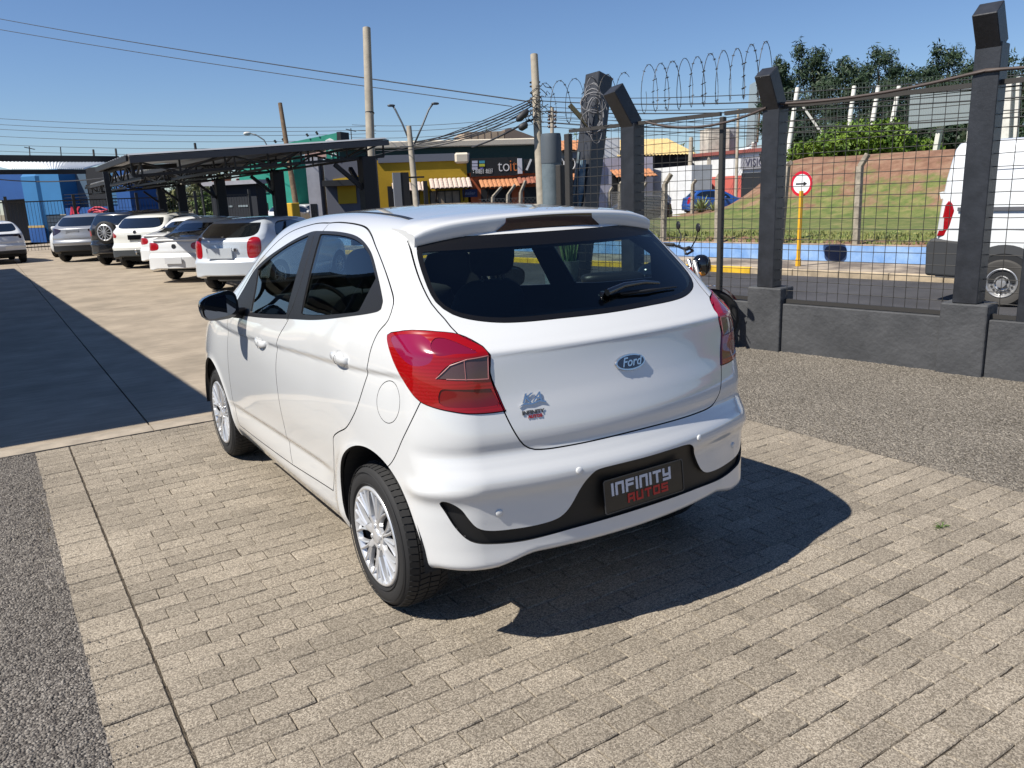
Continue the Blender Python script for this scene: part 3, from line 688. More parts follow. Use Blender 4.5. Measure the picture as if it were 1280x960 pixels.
# door handles: cup recess, bar and lock cap
def handle(y, z, sg):
    p, n = body_at(y, z, sg=sg)
    mb = MB()
    def cup(u, v):
        a = v*2*pi; r = u; q, nn = body_at(y + .05*r*cos(a)*1.0, z + .036*r*sin(a) - .002, sg=sg)
        return q + nn*(.0015 - .014*(1-r*r)*(1 if r < .999 else 0))
    mb.grid(6, 24, cup)
    c = mb.build('handle_cup', PAINT, car, smooth=True)
    b = MB(); R = []
    for i in range(15):
        t = i/14; yy = y + .082 - .164*t; q, nn = body_at(yy, z + .004*(1-t), sg=sg)
        bulge = .030*(sin(pi*min(1, max(0, t)))**.45); rr = .0135 + .006*sin(pi*t)
        cc = q + nn*(bulge*.62 - .002)
        for j in range(10):
            a = 2*pi*j/10; b.v.append(tuple(cc + Vector((0, 0, 1))*rr*sin(a) + nn*rr*.55*cos(a)))
    b.f = [(i*10+j, i*10+(j+1) % 10, (i+1)*10+(j+1) % 10, (i+1)*10+j) for i in range(14) for j in range(10)] + [tuple(range(10)), tuple(range(140, 150))]
    b.mi = [0]*len(b.f)
    h = b.build('door_handle', PAINT, car, smooth=True, sharp=60, fix=True)
    # thin line where the lock cap meets the bar
    q, nn = body_at(y - .022, z, sg=sg); s = MB()
    s.tube([q + nn*(.0255 + .0075*cos(a)) + Vector((0, 0, .0172*sin(a))) for a in np.linspace(-pi/2, pi/2, 9)], .0012, 5)
    s.build('lock_seam', mat('grey_seam', (.12, .12, .13), .5), h)
for sg in (-1, 1):
    handle(1.275, .935, sg); handle(.150, 1.018, sg)
# mirrors
for sg in (-1, 1):
    b = MB(); K, n = 14, 18
    for i in range(K+1):
        t = i/K; yy = 1.60 + .17*t; s_ = (1 - .999*t**2.6)**.5 if t < 1 else .04
        for j in range(n):
            a = 2*pi*j/n; ca, sa = cos(a), sin(a); e = .62
            hx = .105*(abs(ca)**e)*(1 if ca > 0 else -1); hz = .072*(abs(sa)**e)*(1 if sa > 0 else -1)
            x = .935 + hx*s_ + .008*(hz/.07); z = 1.100 + hz*s_*(1 + .12*(-hx)/.1) - .012*hx/.1
            b.v.append((sg*x, yy + (.02 if ca < 0 else 0)*abs(ca) - .025*(ca > 0)*abs(ca), z))
    b.f = [(i*n+j, i*n+(j+1) % n, (i+1)*n+(j+1) % n, (i+1)*n+j) for i in range(K) for j in range(n)] + [tuple(K*n+j for j in range(n)), tuple(range(n))]
    b.mi = [0]*len(b.f)
    m_ = b.build('door_mirror', GLOSSB, car, smooth=True, sharp=50, fix=True)
    g = MB(); g.prism([(.088*abs(cos(a))**.62*(1 if cos(a) > 0 else -1), .058*abs(sin(a))**.62*(1 if sin(a) > 0 else -1)) for a in np.linspace(0, 2*pi, 24, endpoint=False)],
            lambda u, v: (sg*(.935+u), 1.592 - .0 + .02*(u < 0)*abs(u)/.09 - .025*(u > 0)*abs(u)/.09, 1.10+v-.1*u), lambda u, v: (sg*(.935+u), 1.60, 1.10+v-.1*u))
    g.build('mirror_glass', mat('mirror_glass', (.08, .09, .11), .03, metal=1), m_, fix=True)
    a = MB(); a.tube([(sg*.775, 1.72, 1.035), (sg*.83, 1.70, 1.045), (sg*.87, 1.67, 1.06)], [.035, .03, .028], 10)
    a.build('mirror_arm', BLACKP, m_, smooth=True)
# spoiler above the rear window
def top_at(x, y):
    zz = np.linspace(1.2, 1.65, 500); Pq = np.stack([np.full(500, x), np.full(500, y), zz], 1); f = body_f(Pq); i = np.argmax(f > 0); return zz[i-1] - f[i-1]*(zz[i]-zz[i-1])/(f[i]-f[i-1])
def roofz(x, y): return .008 + herm(TY, TV, y) - .11*x*x
mb = MB(); KX = 60; SEC = 16
for i in range(KX+1):
    u = -1 + 2*i/KX; x = .588*u; e = (1 - abs(u)**14); dz = -.030*abs(u)**9; ye = -.165 + .16*x*x
    zt = 1.556 - .085*x*x + dz; zf = top_at(x, .085) + .0018; z2 = top_at(x, .03); z3 = top_at(x, -.04)
    g, _ = body_at(x=x, z=1.445 - .03*abs(u)**3)
    zl = 1.489 - .045*abs(u)**2.5; 
    sec = [(.085, zf - .012), (.085, zf + .001), (.03, max(z2+.002, (zf*.7+zt*.3) + .004)), (-.04, max(z3+.003, (zf*.35+zt*.65) + .006)), (ye+.05, zt + .004), (ye+.012, zt - .001), (ye+.002, zt-.006), (ye-.001, zt-.016), (ye+.004, zl+.012), (ye+.010, zl+.003), (ye+.022, zl-.002), (ye+.05, zl-.008), (g.y+.035, g.z+.022), (g.y+.03, g.z+.0), (.0, g.z+.03), (.05, 1.47)]
    for (y, z) in sec: mb.v.append((x + .006*u*(1 if abs(u) > .9 else 0), y, z))
mb.f = [(i*SEC+j, i*SEC+(j+1) % SEC, (i+1)*SEC+(j+1) % SEC, (i+1)*SEC+j) for i in range(KX) for j in range(SEC)] + [tuple(range(SEC)), tuple(KX*SEC+j for j in range(SEC))]
mb.mi = [0]*len(mb.f)
sp = mb.build('roof_spoiler', PAINT, car, smooth=True, sharp=48, fix=True)
# high brake lamp set into the spoiler's rear face
mb = MB(); n = 16
for i in range(n+1):
    x = -.215 + .43*i/n; ye = -.165 + .16*x*x; top = 1.544 - .1*x*x; s_ = min(1, min(i, n-i)/1.6)
    lo = 1.472
    xa = x; xb = x*1.0 + (.045*(x/.215))
    mb.v += [(xa, ye - .0035, top), (xa*.98+xb*.02, ye-.004, top-.018), (xb, ye + .002, 1.49), (xb*1.02, ye + .035, lo), (xb, ye+.06, lo+.0), (xa, ye+.03, top)]
mb.f = [(i*6+j, i*6+j+1, (i+1)*6+j+1, (i+1)*6+j) for i in range(n) for j in range(5)] + [tuple(range(6)), tuple(n*6+j for j in range(6))]; mb.mi = [0]*len(mb.f)
mb.build('high_brake_lamp', mat('smoked_red_lens', (.022, .0015, .0015), .15, coat=1), sp, smooth=True, sharp=40, fix=True)
# black roof ditch strips
for sg in (-1, 1):
    mb = MB(); pts = [(.44, 1.15), (.468, .465), (.485, .205), (.515, .005), (.520, -.02)]
    L = []
    for x, y in spline(pts, .03, False):
        L.append(Vector((sg*x, y, 0)))
    def top_at(x, y):
        zz = np.linspace(1.3, 1.65, 400); Pq = np.stack([np.full(400, x), np.full(400, y), zz], 1); f = body_f(Pq); i = np.argmax(f > 0); return zz[i-1] - f[i-1]*(zz[i]-zz[i-1])/(f[i]-f[i-1])
    V = []; 
    for i, q in enumerate(L):
        wd = .0115
        V += [(q.x - wd, q.y, top_at(q.x-wd, q.y)+.0018), (q.x + wd, q.y, top_at(q.x+wd, q.y)+.0018)]
    mb.v = V; mb.f = [(2*i, 2*i+1, 2*i+3, 2*i+2) for i in range(len(L)-1)]; mb.mi = [0]*len(mb.f)
    mb.build('roof_strip', BLACKP, car)
# rear wiper
mb = MB(); g0, n0 = body_at(x=.02, z=1.238); 
def rg(x, z, o): q, nn = body_at(x=x, z=z); return q + nn*o
mb.lathe([(-.01, .02), (.018, .019), (.028, .012)], 14, tuple(rg(.03, 1.232, .0)), 'Y')
mb.tube([rg(.02, 1.228, .028), rg(.12, 1.243, .030), rg(.24, 1.245, .028), rg(.33, 1.237, .022)], [.014, .0125, .009, .006], 8)
wp = mb.build('wiper_arm', GLOSSB, car, smooth=True, sharp=50)
mb = MB(); mb.tube([rg(.10, 1.226, .012), rg(.25, 1.222, .014), rg(.44, 1.219, .010)], [.004, .006, .003], 6); mb.build('wiper_blade', RUBBER, wp, smooth=True)
mb = MB(); mb.lathe([(-.002, .0175), (-.006, .013)], 12, tuple(rg(.02, 1.228, .052)), 'Y', cap=True)
# panel seam between the tailgate glass and pillar is the gap itself; body colour strip below crease
# tailgate badges
FONT = None
def text(name, body_, size, m, parent, mtx, ext=.002, bold=0., shear=0, sx=1., align='CENTER', space=1.):
    cu = bpy.data.curves.new(name, 'FONT'); cu.body = body_; cu.size = size; cu.extrude = ext; cu.offset = bold; cu.shear = shear
    cu.align_x = align; cu.align_y = 'CENTER'; cu.resolution_u = 3; cu.space_character = space
    o = bpy.data.objects.new(name, cu); dg = bpy.context.evaluated_depsgraph_get()
    me = bpy.data.meshes.new_from_object(o, depsgraph=dg); bpy.data.objects.remove(o)
    me.name = name; me.materials.clear(); me.materials.append(m)
    me.transform(Matrix.Diagonal((sx, 1, 1, 1)))
    if mtx is not None: me.transform(mtx)
    return link(name, me, parent)
def frame_at(p, n, up=Vector((0, 0, 1)), right=None):
    n = n.normalized(); r = up.cross(n).normalized() if right is None else right; u = n.cross(r).normalized()
    m = Matrix((r, u, n)).transposed().to_4x4(); m.translation = p; return m
q, n_ = body_at(x=0, z=1.003)
mb = MB(); el_ = [(cos(a), sin(a)) for a in np.linspace(0, 2*pi, 40, endpoint=False)]
F_ = frame_at(q + n_*.001, n_)
mb.prism([(.071*a, .030*b) for a, b in el_], lambda u, v: F_ @ Vector((u, v, .006)), lambda u, v: F_ @ Vector((u*1.03, v*1.05, 0)))
bd = mb.build('oval_badge', CHROME, car, fix=True)
mb = MB(); mb.prism([(.064*a, .0245*b) for a, b in el_], lambda u, v: F_ @ Vector((u, v, .0075)), lambda u, v: F_ @ Vector((u, v, .005))); mb.build('badge_field', mat('badge_navy', (.012, .016, .035), .2, coat=1), bd, fix=True)
text('badge_script', 'Ford', .048, CHROME, bd, F_ @ Matrix.Translation((0, .000, .0085)), .0008, .0008, .35, 1.0)
q, n_ = body_at(x=-.435, z=.925); F_ = frame_at(q + n_*.001, n_)
text('model_badge', 'KA', .046, CHROME, car, F_ @ Matrix.Translation((0, .010, .003)), .0012, .0006, .35, 1.2, space=1.15)
mb = MB(); mb.prism([(-.05, -.016), (-.03, -.010), (.0, -.013), (.03, -.006), (.055, -.012), (.052, -.006), (.03, .0), (.0, -.007), (-.03, -.004)], lambda u, v: F_ @ Vector((u, v, .004)), lambda u, v: F_ @ Vector((u, v, 0))); mb.build('badge_flash', CHROME, car, fix=True)
q, n_ = body_at(x=-.437, z=.882); F_ = frame_at(q + n_*.001, n_)
text('dealer_badge', 'INFINITY', .019, mat('badge_grey', (.05, .05, .055), .3), car, F_ @ Matrix.Translation((0, .005, .001)), .0008, .0008, 0, 1.1)
text('dealer_badge_line', 'AUTOS', .015, mat('badge_red', (.3, .01, .01), .3), car, F_ @ Matrix.Translation((.006, -.010, .001)), .0008, .0006, 0, 1.1)
# parking sensors
for (a, b) in ((-.592, .55), (-.304, .664), (.295, .664), (.592, .55)):
    q, n_ = body_at(x=a, z=b); F_ = frame_at(q, n_); mb = MB()
    pr = [(0.000, .0135), (.004, .013), (.0055, .0105), (.006, .0)]
    for t, r_ in pr: mb.v += [tuple(F_ @ Vector((r_*cos(c), r_*sin(c), t))) for c in np.linspace(0, 2*pi, 16, endpoint=False)]
    mb.f = [(i*16+j, i*16+(j+1) % 16, (i+1)*16+(j+1) % 16, (i+1)*16+j) for i in range(3) for j in range(16)]; mb.mi = [0]*len(mb.f)
    mb.build('parking_sensor', PAINT, car, smooth=True)
for a in (-.715, .715):
    q, n_ = body_at(x=a, z=.462); mb = MB(); F_ = frame_at(q - n_*.012, n_); mb.prism([(-.012, -.011), (.012, -.011), (.012, .011), (-.012, .011)], lambda u, v: F_ @ Vector((u, v, .006)), lambda u, v: F_ @ Vector((u, v, 0))); mb.build('insert_reflector', mat('insert_cap', (.06, .06, .065), .35), car, fix=True)
# number plate
pc = Vector((0, -.718, .535)); tl = .11; nn = Vector((0, -cos(tl), sin(tl))); F_ = frame_at(pc, nn)
mb = MB()
def rrect(hw, hh, r, k=4):
    return [(sx*(hw-r)+r*cos(a), sy*(hh-r)+r*sin(a)) for sx, sy, a0 in ((1, 1, 0), (-1, 1, pi/2), (-1, -1, pi), (1, -1, 3*pi/2)) for a in [a0+pi/2*i/k for i in range(k+1)]]
mb.prism(rrect(.2, .065, .01), lambda u, v: F_ @ Vector((u, v, .004)), lambda u, v: F_ @ Vector((u, v, -.004)))
pl = mb.build('number_plate', mat('plate_black', (.003, .003, .004), .35, coat=.3), car, fix=True)
mb = MB(); o = rrect(.2, .065, .01); ii = rrect(.196, .061, .008); k = len(o)
mb.v = [tuple(F_ @ Vector((u, v, .0062))) for u, v in o] + [tuple(F_ @ Vector((u, v, .0062))) for u, v in ii] + [tuple(F_ @ Vector((u, v, .003))) for u, v in o]
mb.f = [(i, (i+1) % k, (i+1) % k+k, i+k) for i in range(k)] + [(i, i+2*k, (i+1) % k+2*k, (i+1) % k) for i in range(k)]; mb.mi = [0]*len(mb.f)
mb.build('plate_frame', mat('frame_grey', (.06, .06, .06), .35), pl, fix=True)
# squared techno letters drawn as strokes: (segments on a 3x4 cell)
GL = {'I': [[(.5, 0), (.5, 1)]], 'N': [[(0, 0), (0, 1), (1, 1), (1, 0)]], 'F': [[(0, 0), (0, 1), (1, 1)], [(0, .55), (.9, .55)]], 'T': [[(0, 1), (1, 1)], [(.5, 1), (.5, 0)]],
      'Y': [[(0, 1), (0, .45), (1, .45)], [(1, 1), (1, 0), (0, 0)]], 'A': [[(0, 0), (0, 1), (1, 1), (1, 0)], [(0, .4), (1, .4)]], 'U': [[(0, 1), (0, 0), (1, 0), (1, 1)]],
      'O': [[(0, 0), (0, 1), (1, 1), (1, 0), (0, 0)]], 'S': [[(1, 1), (0, 1), (0, .5), (1, .5), (1, 0), (0, 0)]]}
def strokes(word, x0, y0, lw, lh, sp_, th, F_, z, m, name, parent, shear=.0):
    x = x0; lay = 0
    for ch in word:
        mb = MB(); cw = 0 if ch == 'I' else lw
        for seg in GL[ch]:
            for (a, b) in zip(seg, seg[1:]):
                A = Vector((x + (a[0]*cw if ch != 'I' else 0), y0 + a[1]*lh)); B = Vector((x + (b[0]*cw if ch != 'I' else 0), y0 + b[1]*lh)); d = (B-A).normalized()*th/2
                A2, B2 = A - d, B + d; nrm = Vector((-d.y, d.x)); lay += 1; zz = z + .00004*(lay % 7)
                mb.prism([tuple(A2+nrm), tuple(A2-nrm), tuple(B2-nrm), tuple(B2+nrm)], lambda u, v: F_ @ Vector((u + shear*v, v, zz)), lambda u, v: F_ @ Vector((u+shear*v, v, .0035)))
        mb.build(name, m, parent, fix=True); x += cw + sp_
strokes('INFINITY', -.158, .004, .031, .038, .0188, .0105, F_, .0058, mat('letter_silver', (.62, .62, .66), .35), 'plate_letter', pl)
strokes('AUTOS', -.085, -.040, .026, .027, .0165, .0085, F_, .0058, mat('letter_red', (.45, .015, .015), .35), 'plate_letter', pl)
# tailgate bottom lip and the black recess for the latch
# exhaust, underside
mb = MB()
ub = [(-.60, -.40), (-.50, -.55), (-.3, -.60), (.3, -.60), (.50, -.55), (.60, -.40), (.66, 2.9), (.4, 3.1), (-.4, 3.1), (-.66, 2.9)]
mb.prism(ub, lambda u, v: (u, v, .235 + .16*max(0., min(1., (-.2-v)/.35))), lambda u, v: (u, v, .21 + .17*max(0., min(1., (-.2-v)/.35))))
mb.tube([(.25, .4, .24), (.3, -.2, .26), (.36, -.45, .28)], .028, 8); mb.tube([(-.66, 0, .27), (.66, 0, .27)], .035, 8)
mb.build('underbody', mat('underbody_black', (.012, .012, .012), .9), car, fix=True)
# wheel housings
for yc, zc, rr in ((-.07, .325, .386), (2.475, .31, .373)):
    for sg in (-1, 1):
        mb = MB(); n = 28
        for k_, xx in enumerate((.50, .812)):
            for j in range(n+1):
                a = -.02 + (pi+.04)*j/n; mb.v.append((sg*xx, yc + rr*cos(a), zc + rr*sin(a)))
        mb.f = [(j, j+1, n+1+j+1, n+1+j) for j in range(n)] + [tuple(range(n+1))]; mb.mi = [0]*len(mb.f)
        mb.build('wheel_housing', DARK, car)
# ---- wheels
def make_wheel_meshes():
    R_, hw = .298, .0975
    prof = [(-hw+.012, .200), (-hw+.002, .215), (-hw-.004, .240), (-hw+.000, .262), (-hw+.010, .282), (-hw+.026, .2935), (-hw+.05, R_), (0, R_+.001), (hw-.05, R_), (hw-.026, .2935), (hw-.010, .282), (hw, .262), (hw+.003, .24), (hw-.012, .205)]
    mb = MB(); mb.lathe(prof, 72, (0, 0, 0), 'X'); tyre = mb.mesh('tyre', RUBBER, True, 40)
    # tread: shoulder blocks and grooves
    mb = MB(); nb = 64
    for i in range(nb):
        a = 2*pi*i/nb
        for x0, x1, sk in ((-.088, -.052, .25), (-.046, -.006, -.2), (.0, .04, .2), (.046, .086, -.25)):
            aw = 2*pi/nb*.80; v = []
            for r_ in (.290, .3045 if abs(x0+x1) < .1 else .3015):
                for x_, s_ in ((x0, 0), (x1, sk*aw)):
                    for da in (0, aw):
                        rr_ = r_ - (.010 if (abs(x_) > .08 and r_ > .295) else 0); v.append((x_, rr_*cos(a+da+s_), rr_*sin(a+da+s_)))
            mb.add(v, [(4, 5, 7, 6), (0, 1, 5, 4), (2, 6, 7, 3), (0, 4, 6, 2), (1, 3, 7, 5)])
    tread = mb.mesh('tyre_tread', RUBBER, fix=True)
    # raised sidewall rings and marks
    mb = MB()
    for r_ in (.222, .268): mb.lathe([(-hw-.0015, r_-.0015), (-hw-.0055, r_), (-hw-.0015, r_+.0015)], 60, (0, 0, 0), 'X')
    side_ = mb.mesh('sidewall_ring', RUBBER, True)
    # cover: outer ring, hub, forked spokes
    mb = MB(); f0 = -hw + .006
    mb.lathe([(f0+.02, .2085), (f0-.004, .2085), (f0-.010, .203), (f0-.010, .197), (f0-.003, .188), (f0+.010, .183)], 64, (0, 0, 0), 'X')
    ring = mb.mesh('cover_ring', SILVER, True, 50)
    mb = MB(); nsp = 7
    def sect(pts, w0, w1, d0, d1):
        # tapered ridge bar between two polar points, rounded top
        (r0, a0), (r1, a1) = pts; K = 6; base = len(mb.v)
        for i in range(K+1):
            t = i/K; r_ = r0+(r1-r0)*t; a_ = a0+(a1-a0)*t; wv = w0+(w1-w0)*t; dv = d0+(d1-d0)*t
            dirr = Vector((0, cos(a_), sin(a_))); tan = Vector((0, -sin(a_), cos(a_)))
            for s_, hh in ((-1, .014), (-.75, -.002), (0, -.006), (.75, -.002), (1, .014)):
                mb.v.append(tuple(dirr*r_ + tan*wv*s_ + Vector((dv+hh, 0, 0))))
        for i in range(K):
            for j in range(4): mb.f.append((base+i*5+j, base+i*5+j+1, base+(i+1)*5+j+1, base+(i+1)*5+j)); mb.mi.append(0)
    for i in range(nsp):
        a = 2*pi*i/nsp + .15
        sect([(.045, a), (.095, a)], .019, .017, f0+.004, f0-.004)
        for s_a, r_a, a0_, a1_, w_a in ((1, .088, .06, .135, .0078), (1, .085, .13, .37, .0072)):
            for sn in (-1, 1): sect([(r_a, a+sn*a0_), (.194, a+sn*a1_)], w_a, w_a*.85, f0-.003 + (.002 if a1_ > .2 else 0), f0-.006)
    spokes = mb.mesh('cover_spokes', SILVER, True, 40)
    mb = MB(); mb.lathe([(f0+.012, .062), (f0+.002, .060), (f0-.001, .046), (f0+.001, .034), (f0-.004, .031), (f0-.006, .026), (f0-.006, .0001)], 32, (0, 0, 0), 'X')
    for i in range(4):
        a = 2*pi*i/4 + .4; mb.lathe([(f0+.004, .0095), (f0-.006, .0085), (f0-.007, .001)], 8, (0, .043*cos(a), .043*sin(a)), 'X')
    hub = mb.mesh('cover_hub', SILVER, True, 40)
    mb = MB(); mb.lathe([(f0+.03, .20), (f0+.045, .19), (f0+.05, .06), (f0+.03, .0001)], 48, (0, 0, 0), 'X'); mb.lathe([(f0+.02, .06), (f0+.03, .12)], 24, (0, 0, 0), 'X')
    disc = mb.mesh('steel_rim', mat('rim_steel', (.03, .03, .032), .5, metal=.3), True)
    return tyre, tread, side_, ring, spokes, hub, disc
WM = make_wheel_meshes()
for (sg, yy, rot) in ((-1, 0, .9), (-1, 2.491, .3), (1, 0, .2), (1, 2.491, .5)):
    wh = link('wheel', WM[0], car, (sg*(.80-.093), yy, .298))
    wh.rotation_euler = (rot, 0, 0) if sg < 0 else (rot, 0, pi)
    for me in WM[1:]: link(me.name.split('.')[0], me, wh)
# ---- cabin
CL = mat('seat_cloth', (.022, .024, .028), .9, bump=.3, bscale=400, bdist=.002)
def cushion(mb, c, d, R=None, e=.55, k=10):
    R = R or Matrix.Identity(3)
    o = len(mb.v)
    for i in range(k+1):
        v = -pi/2 + pi*i/k
        for j in range(2*k):
            u = 2*pi*j/(2*k); f = lambda t: math.copysign(abs(t)**e, t)
            mb.v.append(tuple(R @ Vector((d[0]/2*f(cos(v))*f(cos(u)), d[1]/2*f(cos(v))*f(sin(u)), d[2]/2*f(sin(v)))) + Vector(c)))
    n = 2*k; mb.f += [(o+i*n+j, o+i*n+(j+1) % n, o+(i+1)*n+(j+1) % n, o+(i+1)*n+j) for i in range(k) for j in range(n)]; mb.mi += [0]*(k*n)
tilt = Matrix.Rotation(radians(-17), 3, 'X')
for sg in (-1, 1):
    mb = MB(); cushion(mb, (sg*.35, .98, .86), (.46, .13, .66), Matrix.Rotation(radians(17), 3, 'X'), .5); cushion(mb, (sg*.35, 1.25, .52), (.48, .52, .18), None, .5)
    st = mb.build('front_seat', CL, car, smooth=True, fix=True)
    mb = MB(); cushion(mb, (sg*.35, .87, 1.30), (.27, .10, .20), Matrix.Rotation(radians(10), 3, 'X'), .6); hr = mb.build('headrest', CL, st, smooth=True, fix=True)
    for dx in (-.06, .06):
        mb = MB(); mb.tube([(sg*.35+dx, .885, 1.12), (sg*.35+dx, .875, 1.25)], .006, 6); mb.build('headrest_post', CHROME, hr)
mb = MB(); cushion(mb, (0, .16, .84), (1.24, .14, .52), Matrix.Rotation(radians(20), 3, 'X'), .35); cushion(mb, (0, .42, .55), (1.26, .48, .2), None, .35)
rs = mb.build('rear_seat', CL, car, smooth=True, fix=True)
mb = MB(); mb.box((0, -.22, 1.085), (1.14, .46, .02)); mb.build('parcel_shelf', DARK, car)
mb = MB(); cushion(mb, (0, 2.02, .93), (1.36, .46, .30), None, .4); mb.build('dashboard', DARK, car, smooth=True, fix=True)
mb = MB(); Rw = Matrix.Rotation(radians(-25), 3, 'X'); cw = Vector((-.35, 1.66, .98))
mb.tube([cw + Rw @ Vector((.185*cos(a), 0, .185*sin(a))) for a in np.linspace(0, 2*pi, 33)], .014, 8, False)
mb.tube([cw + Rw @ Vector((-.18, 0, 0)), cw + Rw @ Vector((.18, 0, 0))], .018, 6); mb.tube([cw, cw + Rw @ Vector((0, .25, -.02))], .04, 8)
mb.build('steering_wheel', BLACKP, car, smooth=True)
mb = MB(); mb.tube([(0, 1.62, 1.47), (0, 1.70, 1.42)], .01, 6); mb.box((0, 1.70, 1.40), (.22, .03, .065)); mb.build('cabin_mirror', BLACKP, car)
mb = MB(); mb.lathe([(1.56, .0), (1.6, .0)], 4, (0, .2, 0), 'Z')
# ---------------------------------------------------------------- low grey wall and the mesh fence along the street
FD_ = Vector((-.17, 1, 0)).normalized(); FN = Vector((FD_.y, -FD_.x, 0))      # along the fence (away), and outwards to the street
def fp(y, off=0., z=0.): return Vector((4.97 - .17*y, y, z)) + FN*off
M_WALL = mat('grey_painted_render', (.040, .042, .046), .7, col2=(.064, .066, .071), nscale=3, bump=.6, bscale=22, bdist=.012, detail=6)
M_STEEL = mat('charcoal_steel', (.019, .021, .026), .45, noise=.25, nscale=8, bump=.35, bscale=35, bdist=.004)
M_STEEL_L = mat('grey_blue_concrete', (.07, .10, .12), .6, col2=(.13, .165, .185), nscale=3, bump=.4, bscale=30, bdist=.006)
M_WIRE = mat('dark_wire', (.03, .028, .026), .6)
M_RWIRE = mat('galvanised_wire', (.22, .22, .21), .45, metal=.6)
wall = empty('boundary_wall', fp(0), 0, 'low dark grey rendered wall with square piers, carrying the mesh fence at the yard edge', 'wall')
def wpart(name, y0, y1, o0, o1, z0, z1, m=M_WALL, bv=.008):
    a, b = fp(y0), fp(y1); mb = MB(); c = (a+b)/2 + FN*(o0+o1)/2
    mb.box((c.x-wall.location.x, c.y-wall.location.y, (z0+z1)/2), (o1-o0, (b-a).length, z1-z0), rz=atan2(FD_.y, FD_.x)-pi/2)
    return bevel(mb.build(name, m, wall), bv, 2)
segs = [(-9, -3.2), (-3.2, .47), (.79, 2.20), (2.60, 4.6)]
wpart('wall_run', -6.0, -1.35, -.06, .13, -.4, .47); wpart('wall_run', -1.03, .44, -.06, .13, -.4, .475); wpart('wall_run', .80, 2.24, -.06, .13, -.4, .475); wpart('wall_run', 2.60, 6.6, -.06, .13, -.4, .47)
for y0, y1, zt in ((.44, .80, .60), (2.24, 2.60, .63), (-1.35, -1.03, .61)): wpart('pier', y0, y1, -.10, .16, -.4, zt, M_WALL, .015)
def post(y, wx, wy, z0, z1, label, lean=0., m=M_STEEL, bend=None, name='fence_post', off=.0, leany=0.):
    t = empty(name, fp(y, off, z0), 0, label, 'post'); up = Vector((0, 0, 1)); mb = MB()
    top = Vector((0, 0, z1-z0)) + FD_*leany + FN*lean
    mb.bar((0, 0, 0), top, wx, wy, up=FD_); o = bevel(mb.build('shaft', m, t), .006, 1)
    if bend:
        mb = MB(); b0 = top - Vector((0, 0, .02)); b1 = top + Vector(bend); mb.bar(b0, b1, wx*.92, wy*.92, up=FD_); bevel(mb.build('arm', m, t), .006, 1)
    return t
post(.62, .19, .19, .60, 2.62, 'thick charcoal steel post on the near pier, in front of the white van', bend=tuple(-FN*.18 + Vector((0, 0, .24))))
t = post(2.42, .175, .175, .63, 2.34, 'thick charcoal steel post on the second pier, beside the round arrow sign', bend=tuple(-FN*.20 + Vector((0, 0, .30))))
post(-1.19, .19, .19, .61, 2.62, 'charcoal steel fence post on the pier just outside the right edge', bend=tuple(-FN*.18 + Vector((0, 0, .24))))
post(4.12, .19, .19, -.1, 2.33, 'charcoal post with its bent top leaning inward, right of the leaning pillar', bend=(-.26, .02, .36))
post(2.985, .06, .05, .47, 2.30, 'slender black fence post behind the motorcycle mirror', m=M_WIRE)
post(.22, .07, .07, .47, 2.32, 'slender black fence post in front of the van wheel', m=M_STEEL)
post(5.08, .07, .08, -.1, 2.30, 'slim black steel upright between the round pillar and the leaning pillar', m=M_WIRE)
post(5.22, .09, .08, -.1, 1.95, 'short black steel upright touching the round grey pillar', m=M_WIRE)
# leaning pillar: angled steel box with a painted blue patch and a bundle of cable
lp = empty('leaning_pillar', at(729, 262, 10.2) - Vector((0, 0, 1.42)), 0, 'large leaning dark steel pillar with a blue worn patch and cables wrapped round its head', 'pillar')
base = lp.location.copy(); base.z = 0; lp.location = base
top = at(749, 95, 10.2) - base; bot = at(727, 290, 10.2) - base; dirv = (top-bot).normalized(); bot = bot - dirv*(bot.z/dirv.z)
mb = MB(); mb.bar(bot, top, .24, .27, up=FN); bevel(mb.build('shaft', M_STEEL, lp), .01, 1)
mb = MB(); q0 = at(716, 262, 10.0)-base; q1 = at(729, 200, 10.0)-base; mb.bar(q0 + Vector((0, 0, -1.0)) + (q0-q1)*.0, q1, .055, .05); mb.build('side_strut', mat('blue_worn_paint', (.035, .10, .17), .6, col2=(.16, .22, .26), nscale=9, ramp=(.4, .6)), lp)
mb = MB(); q0 = at(703, 262, 9.95)-base; q1 = at(724, 190, 10.05)-base; mb.bar(q0 - Vector((0, 0, 1.0)), q1, .03, .03); mb.build('angle_brace', M_STEEL_L, lp)
mb = MB(); mb.bar(at(736, 158, 10.0)-base, at(712, 131, 9.9)-base, .05); mb.build('wooden_arm', mat('weathered_wood', (.10, .09, .05), .9), lp)
cb = MB()
for k in range(11):
    r = random.Random(k); pts = []
    for i in range(17):
        a = 2*pi*i/16; c = at(741 + r.uniform(-2, 4), 128 + r.uniform(-14, 26), 9.95 + r.uniform(-.12, .05)) if i == 0 else c
        if i == 0: rr, hh = r.uniform(.08, .17), r.uniform(.12, .30)
        pts.append(c - base + _rr*rr*cos(a) + Vector((0, 0, 1))*hh*sin(a) + _fw*.03*sin(a*2+k))
    cb.tube(pts, .006 if k % 3 else .010, 5, False)
o = cb.build('cable_bundle', mat('grey_cable', (.16, .16, .17), .6), lp, smooth=True); o['kind'] = 'stuff'
